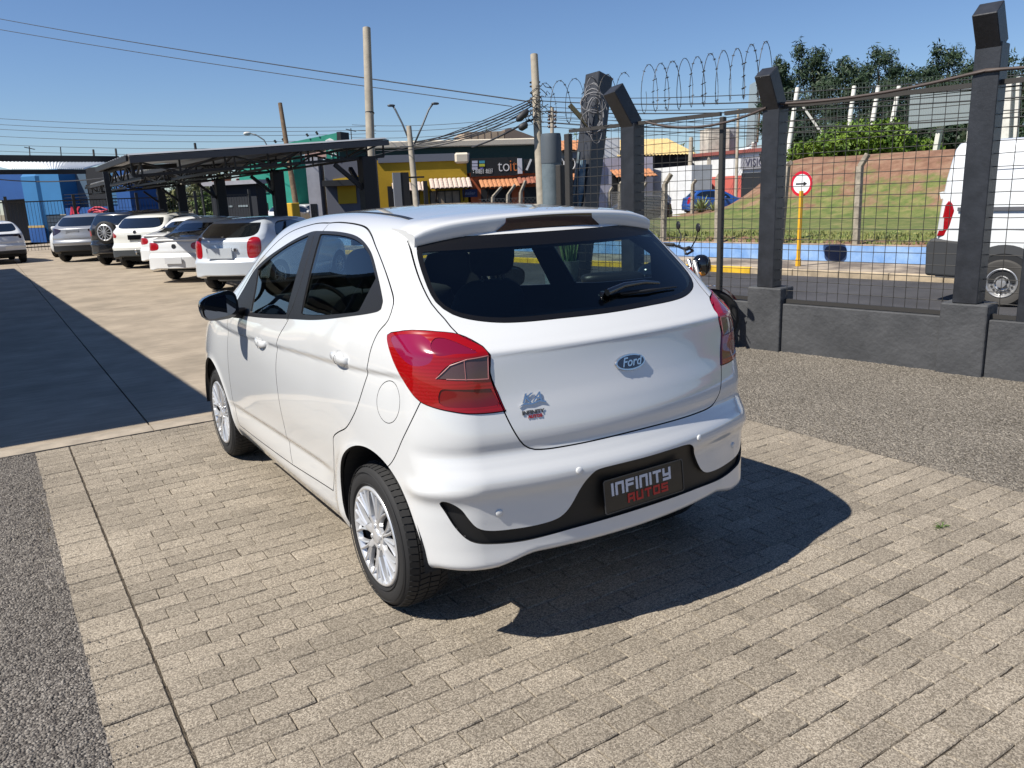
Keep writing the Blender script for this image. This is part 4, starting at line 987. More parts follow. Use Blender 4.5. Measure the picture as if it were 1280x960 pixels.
# round pillar
rp = empty('round_pillar', Vector((4.10, 5.42, 0)), 0, 'round blue grey concrete pillar with a darker cap, behind the car roof', 'pillar')
mb = MB(); mb.lathe([(-.1, .123), (2.0, .123)], 28, axis='Z'); mb.build('shaft', M_STEEL_L, rp, smooth=True)
mb = MB(); mb.lathe([(1.98, .128), (2.28, .127), (2.33, .118), (2.335, .0)], 28, axis='Z'); mb.build('cap', mat('cap_slate', (.07, .085, .10), .6), rp, smooth=True, sharp=40)
# mesh fence panels
def fence_panel(y0, y1, z0, z1, label, pitch=.098, wr=.0033, top=True):
    t = empty('mesh_fence', fp(y0, 0, 0), 0, label, 'fence', 'welded mesh fence panels'); o = fp(y0, 0, 0)
    mb = MB(); k = int((y1-y0)/pitch); 
    for i in range(1, k):
        y = y0 + (y1-y0)*i/k; mb.tube([fp(y, 0, z0)-o, fp(y + .004*sin(i*1.7), .004*sin(i), (z0+z1)/2)-o, fp(y, 0, z1)-o], wr, 4, False)
    kz = int((z1-z0)/.1)
    for j in range(1, kz+1):
        z = z0 + (z1-z0)*j/(kz+.4); mb.tube([fp(y0, .005, z)-o, fp((y0+y1)/2, .005+.004*sin(j), z + .004*sin(j*2.1))-o, fp(y1, .005, z)-o], wr, 4, False)
    s = mb.build('wire_mesh', M_WIRE, t); s['kind'] = 'stuff'
    for nm, z in (('top_rail', z1), ('bottom_rail', z0)):
        mb = MB(); mb.bar(fp(y0, 0, z)-o, fp(y1, 0, z)-o, .038, .038); mb.build(nm, M_WIRE, t)
    return t
fence_panel(-1.12, .19, .50, 2.33, 'welded mesh fence panel at the right edge, in front of the van front')
fence_panel(.25, .53, .50, 2.33, 'narrow welded mesh strip right of the thick near post')
fence_panel(.72, 2.33, .50, 2.33, 'welded mesh fence panel between the two thick posts, in front of the arrow sign')
fence_panel(2.52, 2.96, .50, 2.33, 'narrow welded mesh panel between the second pier and the slender post')
fence_panel(3.01, 4.03, .50, 2.33, 'welded mesh panel behind the motorcycle, left of the slender post')
fence_panel(4.21, 5.05, .30, 2.33, 'welded mesh gate panel behind the leaning pillar')
# drooping cable along the fence top
def cable(name, pts, r, m, label, cat='cable', n=5, group=None):
    mb = MB(); mb.tube(pts, r, n, False); return tag(mb.build(name, m, smooth=True), label, cat, group)
def sag(a, b, s, k=14): return [Vector(a)*(1-t) + Vector(b)*t - Vector((0, 0, 4*s*t*(1-t))) for t in [i/k for i in range(k+1)]]
M_CAB = mat('black_cable', (.022, .022, .025), .6)
cable('fence_cable', sag(fp(3.9, -.05, 2.33), fp(2.46, -.1, 2.33), .11), .013, mat('brown_cable', (.05, .035, .03), .6), 'brown cable drooping below the fence rail between bent post and second pier')
cable('fence_cable', sag(fp(2.40, -.05, 2.36), fp(.62, -.11, 2.42), .05) + sag(fp(.62, -.11, 2.42), fp(-1.2, -.1, 2.45), .04), .014, mat('brown_cable', (.05, .035, .03), .6), 'dark cable running along the fence top right of the second pier')
# concertina wire
cw_ = empty('razor_wire', fp(4), 0, 'coiled razor wire along the top of the mesh fence against the sky', 'razor wire')
def coil(y0, y1, zc, R, pitch, name, ph0=0., wob=.02):
    mb = MB(); bb = MB(); N = int((y1-y0)/pitch*26); pts = []; o = fp(4)
    for i in range(N+1):
        t = i/26*2*pi + ph0; y = y0 + (y1-y0)*i/N; lp_ = int(i/26)
        rr = R*(1 + wob*sin(lp_*2.3)); p = fp(y + .07*cos(t*1.0), rr*cos(t)*.75, zc + rr*sin(t) + .03*sin(y*1.3)) - o; pts.append(p)
        if i % 2 == 0 and i:
            for s_ in (-1, 1):
                u = Vector((sin(t+1), cos(t*1.3), cos(t+s_))).normalized()*.024; bb.add([p-u*.9, p+Vector((0, 0, .006)), p+u*.9, p-Vector((0, 0, .006))], [(0, 1, 2, 3)])
    mb.tube(pts, .0035, 4, False); c = mb.build('coil', M_WIRE, cw_)
    b_ = bb.build('barbs', M_WIRE, c); b_['kind'] = 'stuff'
coil(2.5, 4.0, 2.70, .24, .15, 'a'); coil(4.2, 5.6, 2.66, .24, .24, 'b', 1.)
# plant pot on the wall, seen through the car's windows
pp_ = at(712, 352, 9.6); zt_ = pp_.z; mb = MB(); mb.box((0, 0, zt_/2), (.30, .30, zt_)); pb_ = bevel(mb.build('plinth', M_WALL, loc=(pp_.x, pp_.y, 0)), .01, 1); tag(pb_, 'square grey plinth under the potted snake plant', 'plinth'); pt = empty('potted_plant', pp_, 0, 'snake plant in a grey pot, seen through the rear window of the white hatchback', 'plant')
mb = MB(); mb.lathe([(0, .0), (0, .085), (.22, .125), (.25, .135), (.25, .12), (.22, .11), (.22, .0)], 20, axis='Z'); mb.build('pot', mat('pot_grey', (.10, .13, .13), .8), pt, smooth=True, sharp=40)
lf = MB(); r = random.Random(2)
for i in range(26):
    a = r.uniform(0, 6.28); d = r.uniform(0, .08); b0 = Vector((d*cos(a), d*sin(a), .22)); hh = r.uniform(.25, .5); tp = b0 + Vector((cos(a)*.10*r.random(), sin(a)*.10*r.random(), hh)); s = Vector((-sin(a+.5), cos(a+.5), 0))*.016
    md = (b0+tp)/2 + Vector((0.01*sin(i), .01*cos(i), 0)); mb2 = MB(); mb2.add([b0-s*.7, b0+s*.7, md+s, md-s, tp, b0+Vector((s.y, -s.x, 0))*.3, md+Vector((s.y, -s.x, 0))*.4], [(0, 5, 6, 3), (5, 1, 2, 6), (3, 6, 4), (6, 2, 4)])
    mb2.build('leaf', mat('snake_plant_leaf', (.05, .12, .04), .5, col2=(.14, .22, .08), nscale=18), pt)
# ---------------------------------------------------------------- motorcycle
mc = empty('motorcycle', Vector((3.52, 3.10, 0)), radians(-118), 'black and red motorcycle parked by the low wall, mostly hidden behind the white hatchback', 'motorcycle')
# local +y is forwards
def mtyre(nm, y):
    mb = MB(); prof = [(.035*cos(a), .265 + .035*sin(a)*1.1 + .01) for a in np.linspace(0, 2*pi, 13)]; mb.lathe(prof, 36, (0, 0, 0), 'X'); o = mb.build(nm, RUBBER, mc, smooth=True, loc=(0, y, .31))
    mb = MB(); mb.lathe([(-.012, .25), (.012, .25)], 30, axis='X'); mb.lathe([(-.05, .045), (.05, .045)], 12, axis='X', cap=True)
    for k in range(12): a = 2*pi*k/12; mb.tube([(.02*(-1)**k, .04*cos(a), .04*sin(a)), (0, .25*cos(a+.15), .25*sin(a+.15))], .003, 4, False)
    mb.build('rim', CHROME, o); return o
mtyre('front_wheel', .66); mtyre('rear_wheel', -.62)
for s in (-1, 1):
    mb = MB(); mb.tube([(s*.09, .66, .31), (s*.09, .47, .92)], .021, 10); mb.build('fork_leg', mat('fork_alloy', (.5, .5, .5), .3, metal=.7), mc, smooth=True)
mb = MB(); cushion(mb, (0, .16, .80), (.26, .50, .26), Matrix.Rotation(radians(8), 3, 'X'), .75); mb.build('fuel_tank', GLOSSB, mc, smooth=True, fix=True)
mb = MB(); cushion(mb, (0, -.32, .78), (.26, .66, .12), None, .6); mb.build('seat', BLACKP, mc, smooth=True, fix=True)
mb = MB(); cushion(mb, (0, .10, .42), (.28, .36, .34), None, .5); mb.tube([(0, -.55, .62), (0, .35, .62), (0, .45, .86)], .025, 8); mb.tube([(0, .38, .7), (0, .30, .3), (0, -.2, .25), (0, -.2, .7)], .02, 8); mb.build('engine_frame', mat('engine_black', (.03, .03, .03), .5, metal=.5), mc, smooth=True)
mb = MB(); mb.tube([(.12, .2, .3), (.14, -.2, .28), (.15, -.75, .42)], [.018, .03, .045], 10); mb.build('exhaust', CHROME, mc, smooth=True)
mb = MB(); cushion(mb, (0, .57, .86), (.20, .16, .22), None, .8); hb = mb.build('headlamp', GLOSSB, mc, smooth=True, fix=True)
mb = MB(); mb.lathe([(.645, .08), (.655, .05), (.658, .0)], 16, (0, 0, .86), 'Y'); mb.build('headlamp_glass', CHROME, hb)
for s in (-1, 1):
    mb = MB(); mb.tube([(s*.02, .42, .98), (s*.14, .44, 1.02), (s*.26, .36, 1.06)], .012, 8); mb.build('handlebar', BLACKP, mc, smooth=True)
    mb = MB(); mb.tube([(s*.25, .365, 1.058), (s*.38, .30, 1.06)], .019, 10); mb.tube([(s*.2, .42, 1.05), (s*.36, .37, 1.05)], .005, 5); mb.build('grip', RUBBER, mc, smooth=True)
    mb = MB(); mb.tube([(s*.2, .40, 1.05), (s*.24, .44, 1.14), (s*.30, .43, 1.21)], .006, 6); a = mb.build('mirror_stalk', BLACKP, mc, smooth=True)
    mb = MB(); cushion(mb, (s*.32, .43, 1.25), (.11, .03, .085), None, .9); mb.build('mirror', BLACKP, a, smooth=True, fix=True)
    mb = MB(); mb.tube([(s*.10, .52, .80), (s*.19, .52, .80)], .008, 6); cushion(mb, (s*.21, .52, .80), (.06, .05, .045), None, .9); mb.build('indicator', mat('amber_lens', (.5, .2, .02), .3), mc, smooth=True)
    mb = MB(); mb.prism([(.40, .66), (.47, .72), (.43, .86), (.30, .86), (.30, .72)], lambda u, v, s=s: (s*.155, u, v), lambda u, v, s=s: (s*.12, u, v)); mb.build('side_cowl', mat('moto_red', (.42, .01, .015), .25, coat=1), mc, fix=True)
mb = MB(); mb.v = [(x, .66+(.33)*sin(a), .31+.345*cos(a)) for a in np.linspace(-.9, 1.0, 12) for x in (-.055, .055)]; mb.f = [(2*i, 2*i+1, 2*i+3, 2*i+2) for i in range(11)]; mb.mi = [0]*11; mb.build('front_mudguard', mat('moto_red', (.42, .01, .015), .25), mc)
mb = MB(); mb.tube([(-.08, .0, .3), (-.22, .08, .0)], .012, 6); mb.build('side_stand', BLACKP, mc)
# ---------------------------------------------------------------- across the street: kerb, pavement, painted low wall, lawn and bank
WB0 = Vector((14.67, 6.56, 0)); WD = (Vector((13.3, 13.9, 0)) - WB0).normalized(); WN = Vector((WD.y, -WD.x, 0))    # wall line and its outward normal
def wp(u, v, z): return WB0 + WD*u + WN*v + Vector((0, 0, z))
KV_ = -1.93
def strip(name, u0, u1, v0, v1, z0, z1, m, n=1, parent=None, loc=None, bv=0):
    mb = MB(); o = loc or Vector((0, 0, 0))
    for i in range(n):
        a, b = u0+(u1-u0)*i/n, u0+(u1-u0)*(i+1)/n
        P8 = [wp(u, v, z)-o for z in (z0, z1) for v in (v0, v1) for u in (a, b)]
        mb.add(P8, [(0, 2, 3, 1), (4, 5, 7, 6), (0, 1, 5, 4), (2, 6, 7, 3), (0, 4, 6, 2), (1, 3, 7, 5)])
    ob = mb.build(name, m, parent, fix=True)
    return bevel(ob, bv, 2) if bv else ob
M_PAVE = mat('worn_pavement', (.13, .105, .085), .95, col2=(.36, .30, .23), nscale=1.1, detail=8, ramp=(.42, .60), bump=.5, bscale=40)
o = strip('pavement', -60, 70, KV_+.14, .02, -.4, -.17, M_PAVE); o['kind'] = 'structure'
kb = empty('kerb', wp(0, KV_, -.30)); kb['kind'] = 'structure'
M_KY = mat('yellow_kerb_paint', (.62, .38, .02), .7, noise=.15, nscale=6); M_KB = mat('sandy_kerb', (.36, .29, .20), .9, noise=.25, nscale=3)
for i in range(-14, 40):
    u0 = i*1.0
    o = strip('kerb_stone', u0+.004, u0+.996, KV_, KV_+.138, -.40, -.165, M_KY if u0 > 2.0 else M_KB, parent=kb, loc=kb.location, bv=.02)
lw = empty('low_blue_wall', wp(0, 0, -.17), 0, 'long low retaining wall painted pale blue with a round navy patch, across the street below the lawn', 'wall')
M_BLUEW = mat('pale_blue_paint', (.13, .27, .55), .85, col2=(.26, .41, .66), nscale=2.5, detail=7, bump=.3, bscale=20)
strip('wall_body', -60, 70, 0, .16, -.19, .205, M_BLUEW, parent=lw, loc=lw.location, bv=.012)
strip('wall_cap', -60, 70, -.004, .17, .205, .222, mat('bare_cement', (.33, .26, .20), .9, noise=.3, nscale=4), parent=lw, loc=lw.location)
c = G(1055, 316, 0); mb = MB(); u_c = (c - WB0).dot(WD); pl_ = []
for a in np.linspace(0, 2*pi, 28, endpoint=False): e = .55; pl_.append((.26*math.copysign(abs(cos(a))**e, cos(a)), .18*math.copysign(abs(sin(a))**e, sin(a))))
uc = 3.35 - 1.02; cen = at(1055, 316, 18.5); uc = (cen-WB0).dot(WD)
mb.prism(pl_, lambda u, v: wp(uc+u, -.006, .015+v)-lw.location, lambda u, v: wp(uc+u, .002, .015+v)-lw.location); mb.build('navy_patch', mat('navy_paint', (.012, .03, .085), .6), lw, fix=True)
# lawn and bank as one height field
def lawn_z(P):
    v = (P - WB0).dot(WN); d = P - CAM_POS; D = max(1., d.dot(_fw)); px = 640 + d.dot(_rr)/D*F_PX
    def ss(a, b, x): t = min(1, max(0, (x-a)/(b-a))); return t*t*(3-2*t)
    z = .205 + .10*ss(0, 1.2, v) + .025*max(0, v-1)**.9*.6
    # flank: the red bank rises to the right of the side street
    q = Vector((P.x, P.y)); fl = (P.x*.45 - P.y*.89) # larger to the right
    m_ = ss(-8.9, -4.9, fl)
    bank = 2.15*ss(8.5, 15.5, v) * m_
    return z*1.0 + bank + .04*sin(P.x*1.3)*cos(P.y*1.1)
def lawn_mat():
    m = mat('lawn', (.10, .13, .03), .95); nt = m.node_tree; b = nt.nodes['Principled BSDF']; geo = nt.nodes.new('ShaderNodeNewGeometry')
    def nz(sc, det): n = nt.nodes.new('ShaderNodeTexNoise'); n.inputs['Scale'].default_value = sc; n.inputs['Detail'].default_value = det; n.inputs['Roughness'].default_value = .7; nt.links.new(geo.outputs['Position'], n.inputs['Vector']); return n
    def rp(src, els):
        r = nt.nodes.new('ShaderNodeValToRGB'); r.color_ramp.elements[0].position = els[0][0]; r.color_ramp.elements[0].color = (*els[0][1], 1); r.color_ramp.elements[1].position = els[-1][0]; r.color_ramp.elements[1].color = (*els[-1][1], 1)
        for p_, c_ in els[1:-1]: e = r.color_ramp.elements.new(p_); e.color = (*c_, 1)
        nt.links.new(src, r.inputs[0]); return r
    grass = rp(nz(2.2, 8).outputs[0], [(.35, (.065, .105, .020)), (.5, (.125, .150, .038)), (.65, (.21, .19, .07))])
    soil = rp(nz(1.5, 8).outputs[0], [(.35, (.14, .070, .040)), (.5, (.215, .115, .072)), (.66, (.27, .175, .11))])
    at_ = nt.nodes.new('ShaderNodeAttribute'); at_.attribute_name = 'soil'; n = nz(.9, 9)
    ad = nt.nodes.new('ShaderNodeMath'); ad.operation = 'ADD'; nt.links.new(at_.outputs['Fac'], ad.inputs[0]); nt.links.new(n.outputs[0], ad.inputs[1])
    mr = nt.nodes.new('ShaderNodeMapRange'); mr.inputs[1].default_value = .93; mr.inputs[2].default_value = 1.07; nt.links.new(ad.outputs[0], mr.inputs[0])
    mx = nt.nodes.new('ShaderNodeMix'); mx.data_type = 'RGBA'; nt.links.new(mr.outputs[0], mx.inputs[0]); nt.links.new(grass.outputs[0], mx.inputs[6]); nt.links.new(soil.outputs[0], mx.inputs[7]); nt.links.new(mx.outputs[2], b.inputs['Base Color'])
    bp = nt.nodes.new('ShaderNodeBump'); bp.inputs['Strength'].default_value = .8; bp.inputs['Distance'].default_value = .06; nt.links.new(nz(9, 6).outputs[0], bp.inputs['Height']); nt.links.new(bp.outputs[0], b.inputs['Normal'])
    return m
M_LAWN = lawn_mat()
U = np.linspace(-70, 34, 150); Vv = np.concatenate([np.linspace(.16, 18, 50), np.linspace(19, 90, 20)]); V = []; S = []
for u in U:
    for v in Vv:
        p = wp(u, v, 0)
        p.z = lawn_z(p); V.append(tuple(p))
        ss_ = lambda a, b, x: (lambda t: t*t*(3-2*t))(min(1, max(0, (x-a)/(b-a))))
        steep = ss_(8.2, 10.5, v)*(1-ss_(17, 20, v)); S.append((.30+.26*ss_(9, 15, v))*steep + .46*(1-ss_(.6, 1.9, v)) + .10)
nv = len(Vv); F = [(i*nv+j, (i+1)*nv+j, (i+1)*nv+j+1, i*nv+j+1) for i in range(len(U)-1) for j in range(nv-1)]
# leave the side street and the shops beyond it free of lawn
keep = []
for f in F:
    p = Vector(V[f[0]]); v = (p-WB0).dot(WN); fl = p.x*.45 - p.y*.89
    lim = 21 + max(0, (fl + 26))*2.2 if fl > -26 else 21
    d_ = p-CAM_POS; D_ = d_.dot(_fw); px_ = 640+d_.dot(_rr)/max(D_, 1)*F_PX
    if D_ < 30 + max(0, px_-800)*.10 + (60 if px_ > 965 else 0): keep.append(f)
lawn = from_np('lawn_bank', np.array(V), keep, M_LAWN, smooth=True); lawn['kind'] = 'structure'
a = lawn.data.attributes.new('soil', 'FLOAT', 'POINT'); a.data.foreach_set('value', S)
# grass blades: short tufts scattered over the near lawn
gb = []; gf = []; r = random.Random(11)
for i in range(16000):
    u = r.uniform(-16, 30); v = .2 + 2.6*r.random()**1.3; p = wp(u, v, 0); d = p - CAM_POS; D = d.dot(_fw); px = 640+d.dot(_rr)/D*F_PX
    if not (640 < px < 1330): continue
    if v < 2.0 and r.random() < .25: continue
    p.z = lawn_z(p); h = r.uniform(.02, .05)*(2.2 if v < 2.2 else 1); a_ = r.uniform(0, 6.28); s = Vector((cos(a_), sin(a_), 0))*r.uniform(.012, .03); t = p + Vector((r.gauss(0, .03), r.gauss(0, .03), h)); k = len(gb)
    gb += [tuple(p-s), tuple(p+s), tuple(t)]; gf.append((k, k+1, k+2))
gr = from_np('grass', np.array(gb), gf, mat('grass_blades', (.11, .155, .03), .9, col2=(.26, .25, .09), nscale=1.3)); gr['kind'] = 'stuff'; tag(gr, 'short green and straw coloured grass on the lawn beyond the blue wall', 'grass')
mb = MB()
def ssx(a, b, x): t = min(1, max(0, (x-a)/(b-a))); return t*t*(3-2*t)
def sidest(i, j):
    px = 740 + i*300; D0 = 29.3 + max(0, px-800)*.10; D = D0 + (72-D0)*j; p = at(px, 260, D); return (p.x, p.y, -.285 + 1.25*ssx(835, 965, px)*min(1, j*2.2+.35))
mb.grid(30, 14, sidest); o = mb.build('side_street', mat('dusty_asphalt', (.09, .075, .065), .95, noise=.3, nscale=.8), smooth=True, fix=True); o['kind'] = 'structure'
# ---------------------------------------------------------------- concrete posts with bent tops
M_CONC = mat('weathered_concrete', (.24, .21, .165), .9, noise=.3, nscale=7, bump=.5, bscale=60)
def cpost(b, bend, tip, w, label):
    b = Vector(b); t = empty('concrete_post', b, 0, label, 'post', 'concrete fence posts with bent tops'); mb = MB(); mb.bar((0, 0, 0), Vector(bend)-b, w, w, up=(0, 1, 0)); bevel(mb.build('shaft', M_CONC, t), .01, 1)
    mb = MB(); mb.bar(Vector(bend)-b-Vector((0, 0, .01)), Vector(tip)-b, w*.85, w*.85, up=(0, 1, 0)); bevel(mb.build('bent_top', M_CONC, t), .01, 1); return t
def on_wall(px, py, z=.22):
    d = _fw + _rr*((px-640)/F_PX) - _uu*((py-480)/F_PX); t = (WB0 + WN*.1 - CAM_POS).dot(WN)/d.dot(WN); return CAM_POS + d*t
for (bx, by, mx_, my, tx, ty, l) in ((829, 305, 831, 230, 839, 217.5, 'concrete post with bent top, leftmost on the blue wall beside the parked black car'), (896.6, 306, 898, 222, 903, 215, 'concrete post with bent top on the blue wall right behind the slender black fence post'),
        (975, 307, 984, 207, 989, 203, 'concrete post with bent top on the blue wall, hidden partly by the second pier post'), (1070, 307, 1075, 208, 1085, 192.5, 'concrete post with bent top on the blue wall right of the round navy patch'), (1330, 312, 1338, 200, 1350, 182, 'concrete post with bent top on the blue wall beyond the white van')):
    b = on_wall(bx, by); D = (b-CAM_POS).dot(_fw); b.z = .1; cpost(b, at(mx_, my, D), at(tx, ty, D-.15), .125, l)
DZ = 34.
for k, (x, y0, yb, yt, dx) in enumerate(((774, 290, 230, 224, 7), (761, 290, 240, 234, 5), (800, 290, 240, 228, 8), (865, 268, 230, 225, 5), (650, 290, 240, 226, 7), (634, 290, 243, 231, 10), (615, 290, 246, 234, 12), (720, 290, 240, 232, 6))):
    b = at(x, y0, DZ+k*.4); b.z = -.3
    cpost(b, at(x+1, yb, DZ+k*.4), at(x+dx, yt, DZ+k*.4), .13, ['concrete post with bent top left of the leftmost wall post, by the orange shop', 'second bent concrete post from the left in front of the lilac shop', 'bent concrete post right behind the charcoal bent post', 'small bent concrete post beside the agave', 'bent concrete post in front of the orange tiled awning', 'bent concrete post just left of the tall utility pole', 'bent concrete post in front of the blue shop sign', 'bent concrete post hidden behind the leaning pillar'][k])
# chain link between them
def chainlink(a, b, z0, z1, label, pitch=.12):
    a = Vector(a); b = Vector(b); L = (b-a).length; d = (b-a)/L; mb = MB(); H = z1-z0; n = int(L/pitch)
    for i in range(-int(H/pitch), n):
        for s in (0, 1):
            t0 = i*pitch; t1 = t0+H; z_a, z_b = (z0, z1) if s else (z1, z0); c0 = max(0, t0); c1 = min(L, t1)
            if c1 <= c0: continue
            za = z_a + (z_b-z_a)*(c0-t0)/H; zb = z_a + (z_b-z_a)*(c1-t0)/H
            mb.bar(a+d*c0+Vector((0, 0, za)), a+d*c1+Vector((0, 0, zb)), .006)
    for z in (z0, (z0+z1)/2, z1): mb.bar(a+Vector((0, 0, z)), b+Vector((0, 0, z)), .009)
    o = mb.build('chain_link_fence', mat('galvanised_wire', (.22, .22, .21), .45, metal=.6)); tag(o, label, 'fence')
p0 = on_wall(829, 305); p0.z = 0; p1 = on_wall(1075, 307); p1.z = 0; p2 = wp(-20, .1, 0); q1 = at(765, 290, DZ); q1.z = 0; q2 = at(600, 290, DZ); q2.z = 0
chainlink(q1, q2, -.25, 1.45, 'chain link fence in front of the orange and yellow shops', .16)
chainlink(p0, q1, .1, 1.55, 'chain link fence running back from the blue wall toward the lilac shop', .16)
# ---------------------------------------------------------------- round one-way sign
sg_ = G(997.5, 332.5, -.17); ts = empty('road_sign', sg_, 0, 'round red and white one-way sign with a black arrow pointing right on a yellow pole', 'road sign')
mb = MB(); mb.tube([(0, 0, 0), (.0, 0, 1.62)], .045, 14); mb.build('pole', mat('yellow_pole_paint', (.70, .38, .02), .5), ts, smooth=True, sharp=50)
mb = MB(); mb.tube([(0, 0, 0), (.0, 0, .16)], .06, 12); mb.build('pole_sleeve', mat('yellow_pole_paint', (.70, .38, .02), .5), ts, smooth=True, sharp=50)
fac = (CAM_POS - sg_); fac.z = 0; fac.normalize(); fac = Matrix.Rotation(radians(-34), 3, 'Z') @ fac
zc = (at(1008, 229.5, (sg_-CAM_POS).dot(_fw))).z - sg_.z; cx = at(1008, 229.5, (sg_-CAM_POS).dot(_fw)) - sg_
FS = frame_at(Vector((cx.x*.4, cx.y*.4, zc)) + fac*.075, fac)
def disc(r0, r1, z, nm, m, par):
    mb = MB(); n = 40; mb.v = [tuple(FS @ Vector((r*cos(2*pi*i/n), r*sin(2*pi*i/n), z))) for r in (r0, r1) for i in range(n)]; mb.f = [(i, (i+1) % n, n+(i+1) % n, n+i) for i in range(n)] if r0 > 0 else [tuple(range(n, 2*n))]; mb.mi = [0]*len(mb.f); return mb.build(nm, m, par)
mb = MB(); mb.prism([(.27*cos(a), .27*sin(a)) for a in np.linspace(0, 2*pi, 40, endpoint=False)], lambda u, v: FS @ Vector((u, v, 0)), lambda u, v: FS @ Vector((u, v, -.004))); pn = mb.build('sign_plate', mat('sign_white', (.75, .76, .78), .4), ts, fix=True)
disc(.21, .27, .003, 'red_ring', mat('sign_red', (.55, .01, .03), .4), pn)
mb = MB(); 
for pl_ in ([(-.14, -.016), (.06, -.016), (.06, .016), (-.14, .016)], [(.05, -.05), (.14, 0), (.05, .05)]): mb.prism(pl_, lambda u, v: FS @ Vector((u, v, .004)), lambda u, v: FS @ Vector((u, v, .001)))
mb.build('arrow', mat('sign_black', (.01, .01, .01), .5), pn, fix=True)
# ---------------------------------------------------------------- agave, leaves as parts
def spiky(name, c, n, L, label, cat, wdt=.05):
    t = empty(name, c, 0, label, cat); r = random.Random(int(c.x*10))
    for i in range(n):
        a = 2*pi*i*.382; el_ = radians(12 + 70*(i/n)); d = Vector((cos(a)*cos(el_), sin(a)*cos(el_), sin(el_))); l = L*r.uniform(.75, 1.1); s = Vector((-sin(a), cos(a), 0))*wdt
        m1 = d*l*.5; tp = d*l - Vector((0, 0, .08*l)); dn = Vector((0, 0, -.02)); mb = MB(); mb.add([-s*.5, s*.5, m1+s, m1-s, tp, dn, m1+dn], [(0, 5, 6, 3), (5, 1, 2, 6), (3, 6, 4), (6, 2, 4)])
        mb.build('leaf', mat('agave_leaf', (.14, .20, .07), .6, col2=(.30, .33, .14), nscale=9), t)
    return t
ag = at(876, 272, 36); ag.z = lawn_z(ag); spiky('agave', ag, 44, .85, 'spiky pale green agave on the lawn below the parked blue car', 'plant')
ag = at(892, 272, 37); ag.z = lawn_z(ag); spiky('agave', ag, 22, .6, 'smaller spiky agave right beside the large one on the lawn', 'plant')
# ---------------------------------------------------------------- parked cars: same shell method with their own profiles, coarser
import copy
BASE = {k: copy.deepcopy(globals()[k]) for k in ('RV', 'TV', 'WT')}
def paint(name, col, rough=.3, metal=0., coat=1.): return mat(name, col, rough, metal=metal, coat=coat)
M_LAMP = mat('car_red_lamp', (.30, .004, .008), .2, coat=1); M_DGL = mat('dark_car_glass', (.006, .008, .010), .06, spec=.9, coat=1); M_PL = mat('blank_plate', (.55, .56, .58), .5)
def simple_wheels(root, sx, sy, sz, spare=False):
    ws = min(1.04, sz + .05)
    for sg in (-1, 1):
        for yy in (0, 2.491):
            w_ = link('wheel', WSIM[0], root, (sg*.72*sx, yy*sy, .30*ws)); w_.rotation_euler = (0, 0, 0 if sg < 0 else pi); w_.scale = (1, ws, ws)
            for m_ in WSIM[1:]: link(m_.name.split('.')[0], m_, w_)
def sim_wheel():
    mb = MB(); hw = .095; mb.lathe([(hw, .19), (hw, .27), (hw-.03, .298), (-hw+.03, .298), (-hw, .27), (-hw+.01, .2)], 26, axis='X'); ty = mb.mesh('tyre', RUBBER, True, 45)
    mb = MB(); mb.lathe([(-hw+.01, .20), (-hw-.002, .195), (-hw+.015, .18)], 26, axis='X')
    for k in range(10): a = 2*pi*k/10; mb.bar((-hw+.01, 0, 0), (-hw+.008, .19*cos(a), .19*sin(a)), .035, .012)
    rim = mb.mesh('rim', SILVER); mb = MB(); mb.lathe([(-hw+.05, .2), (-hw+.055, .001)], 20, axis='X'); return ty, rim, mb.mesh('brake_disc', DARK)
WSIM = sim_wheel()
def ellipse(cx, cz, a, b, n=24, e=1.): return [(cx + a*math.copysign(abs(cos(t))**e, cos(t)), cz + b*math.copysign(abs(sin(t))**e, sin(t))) for t in np.linspace(0, 2*pi, n, endpoint=False)]
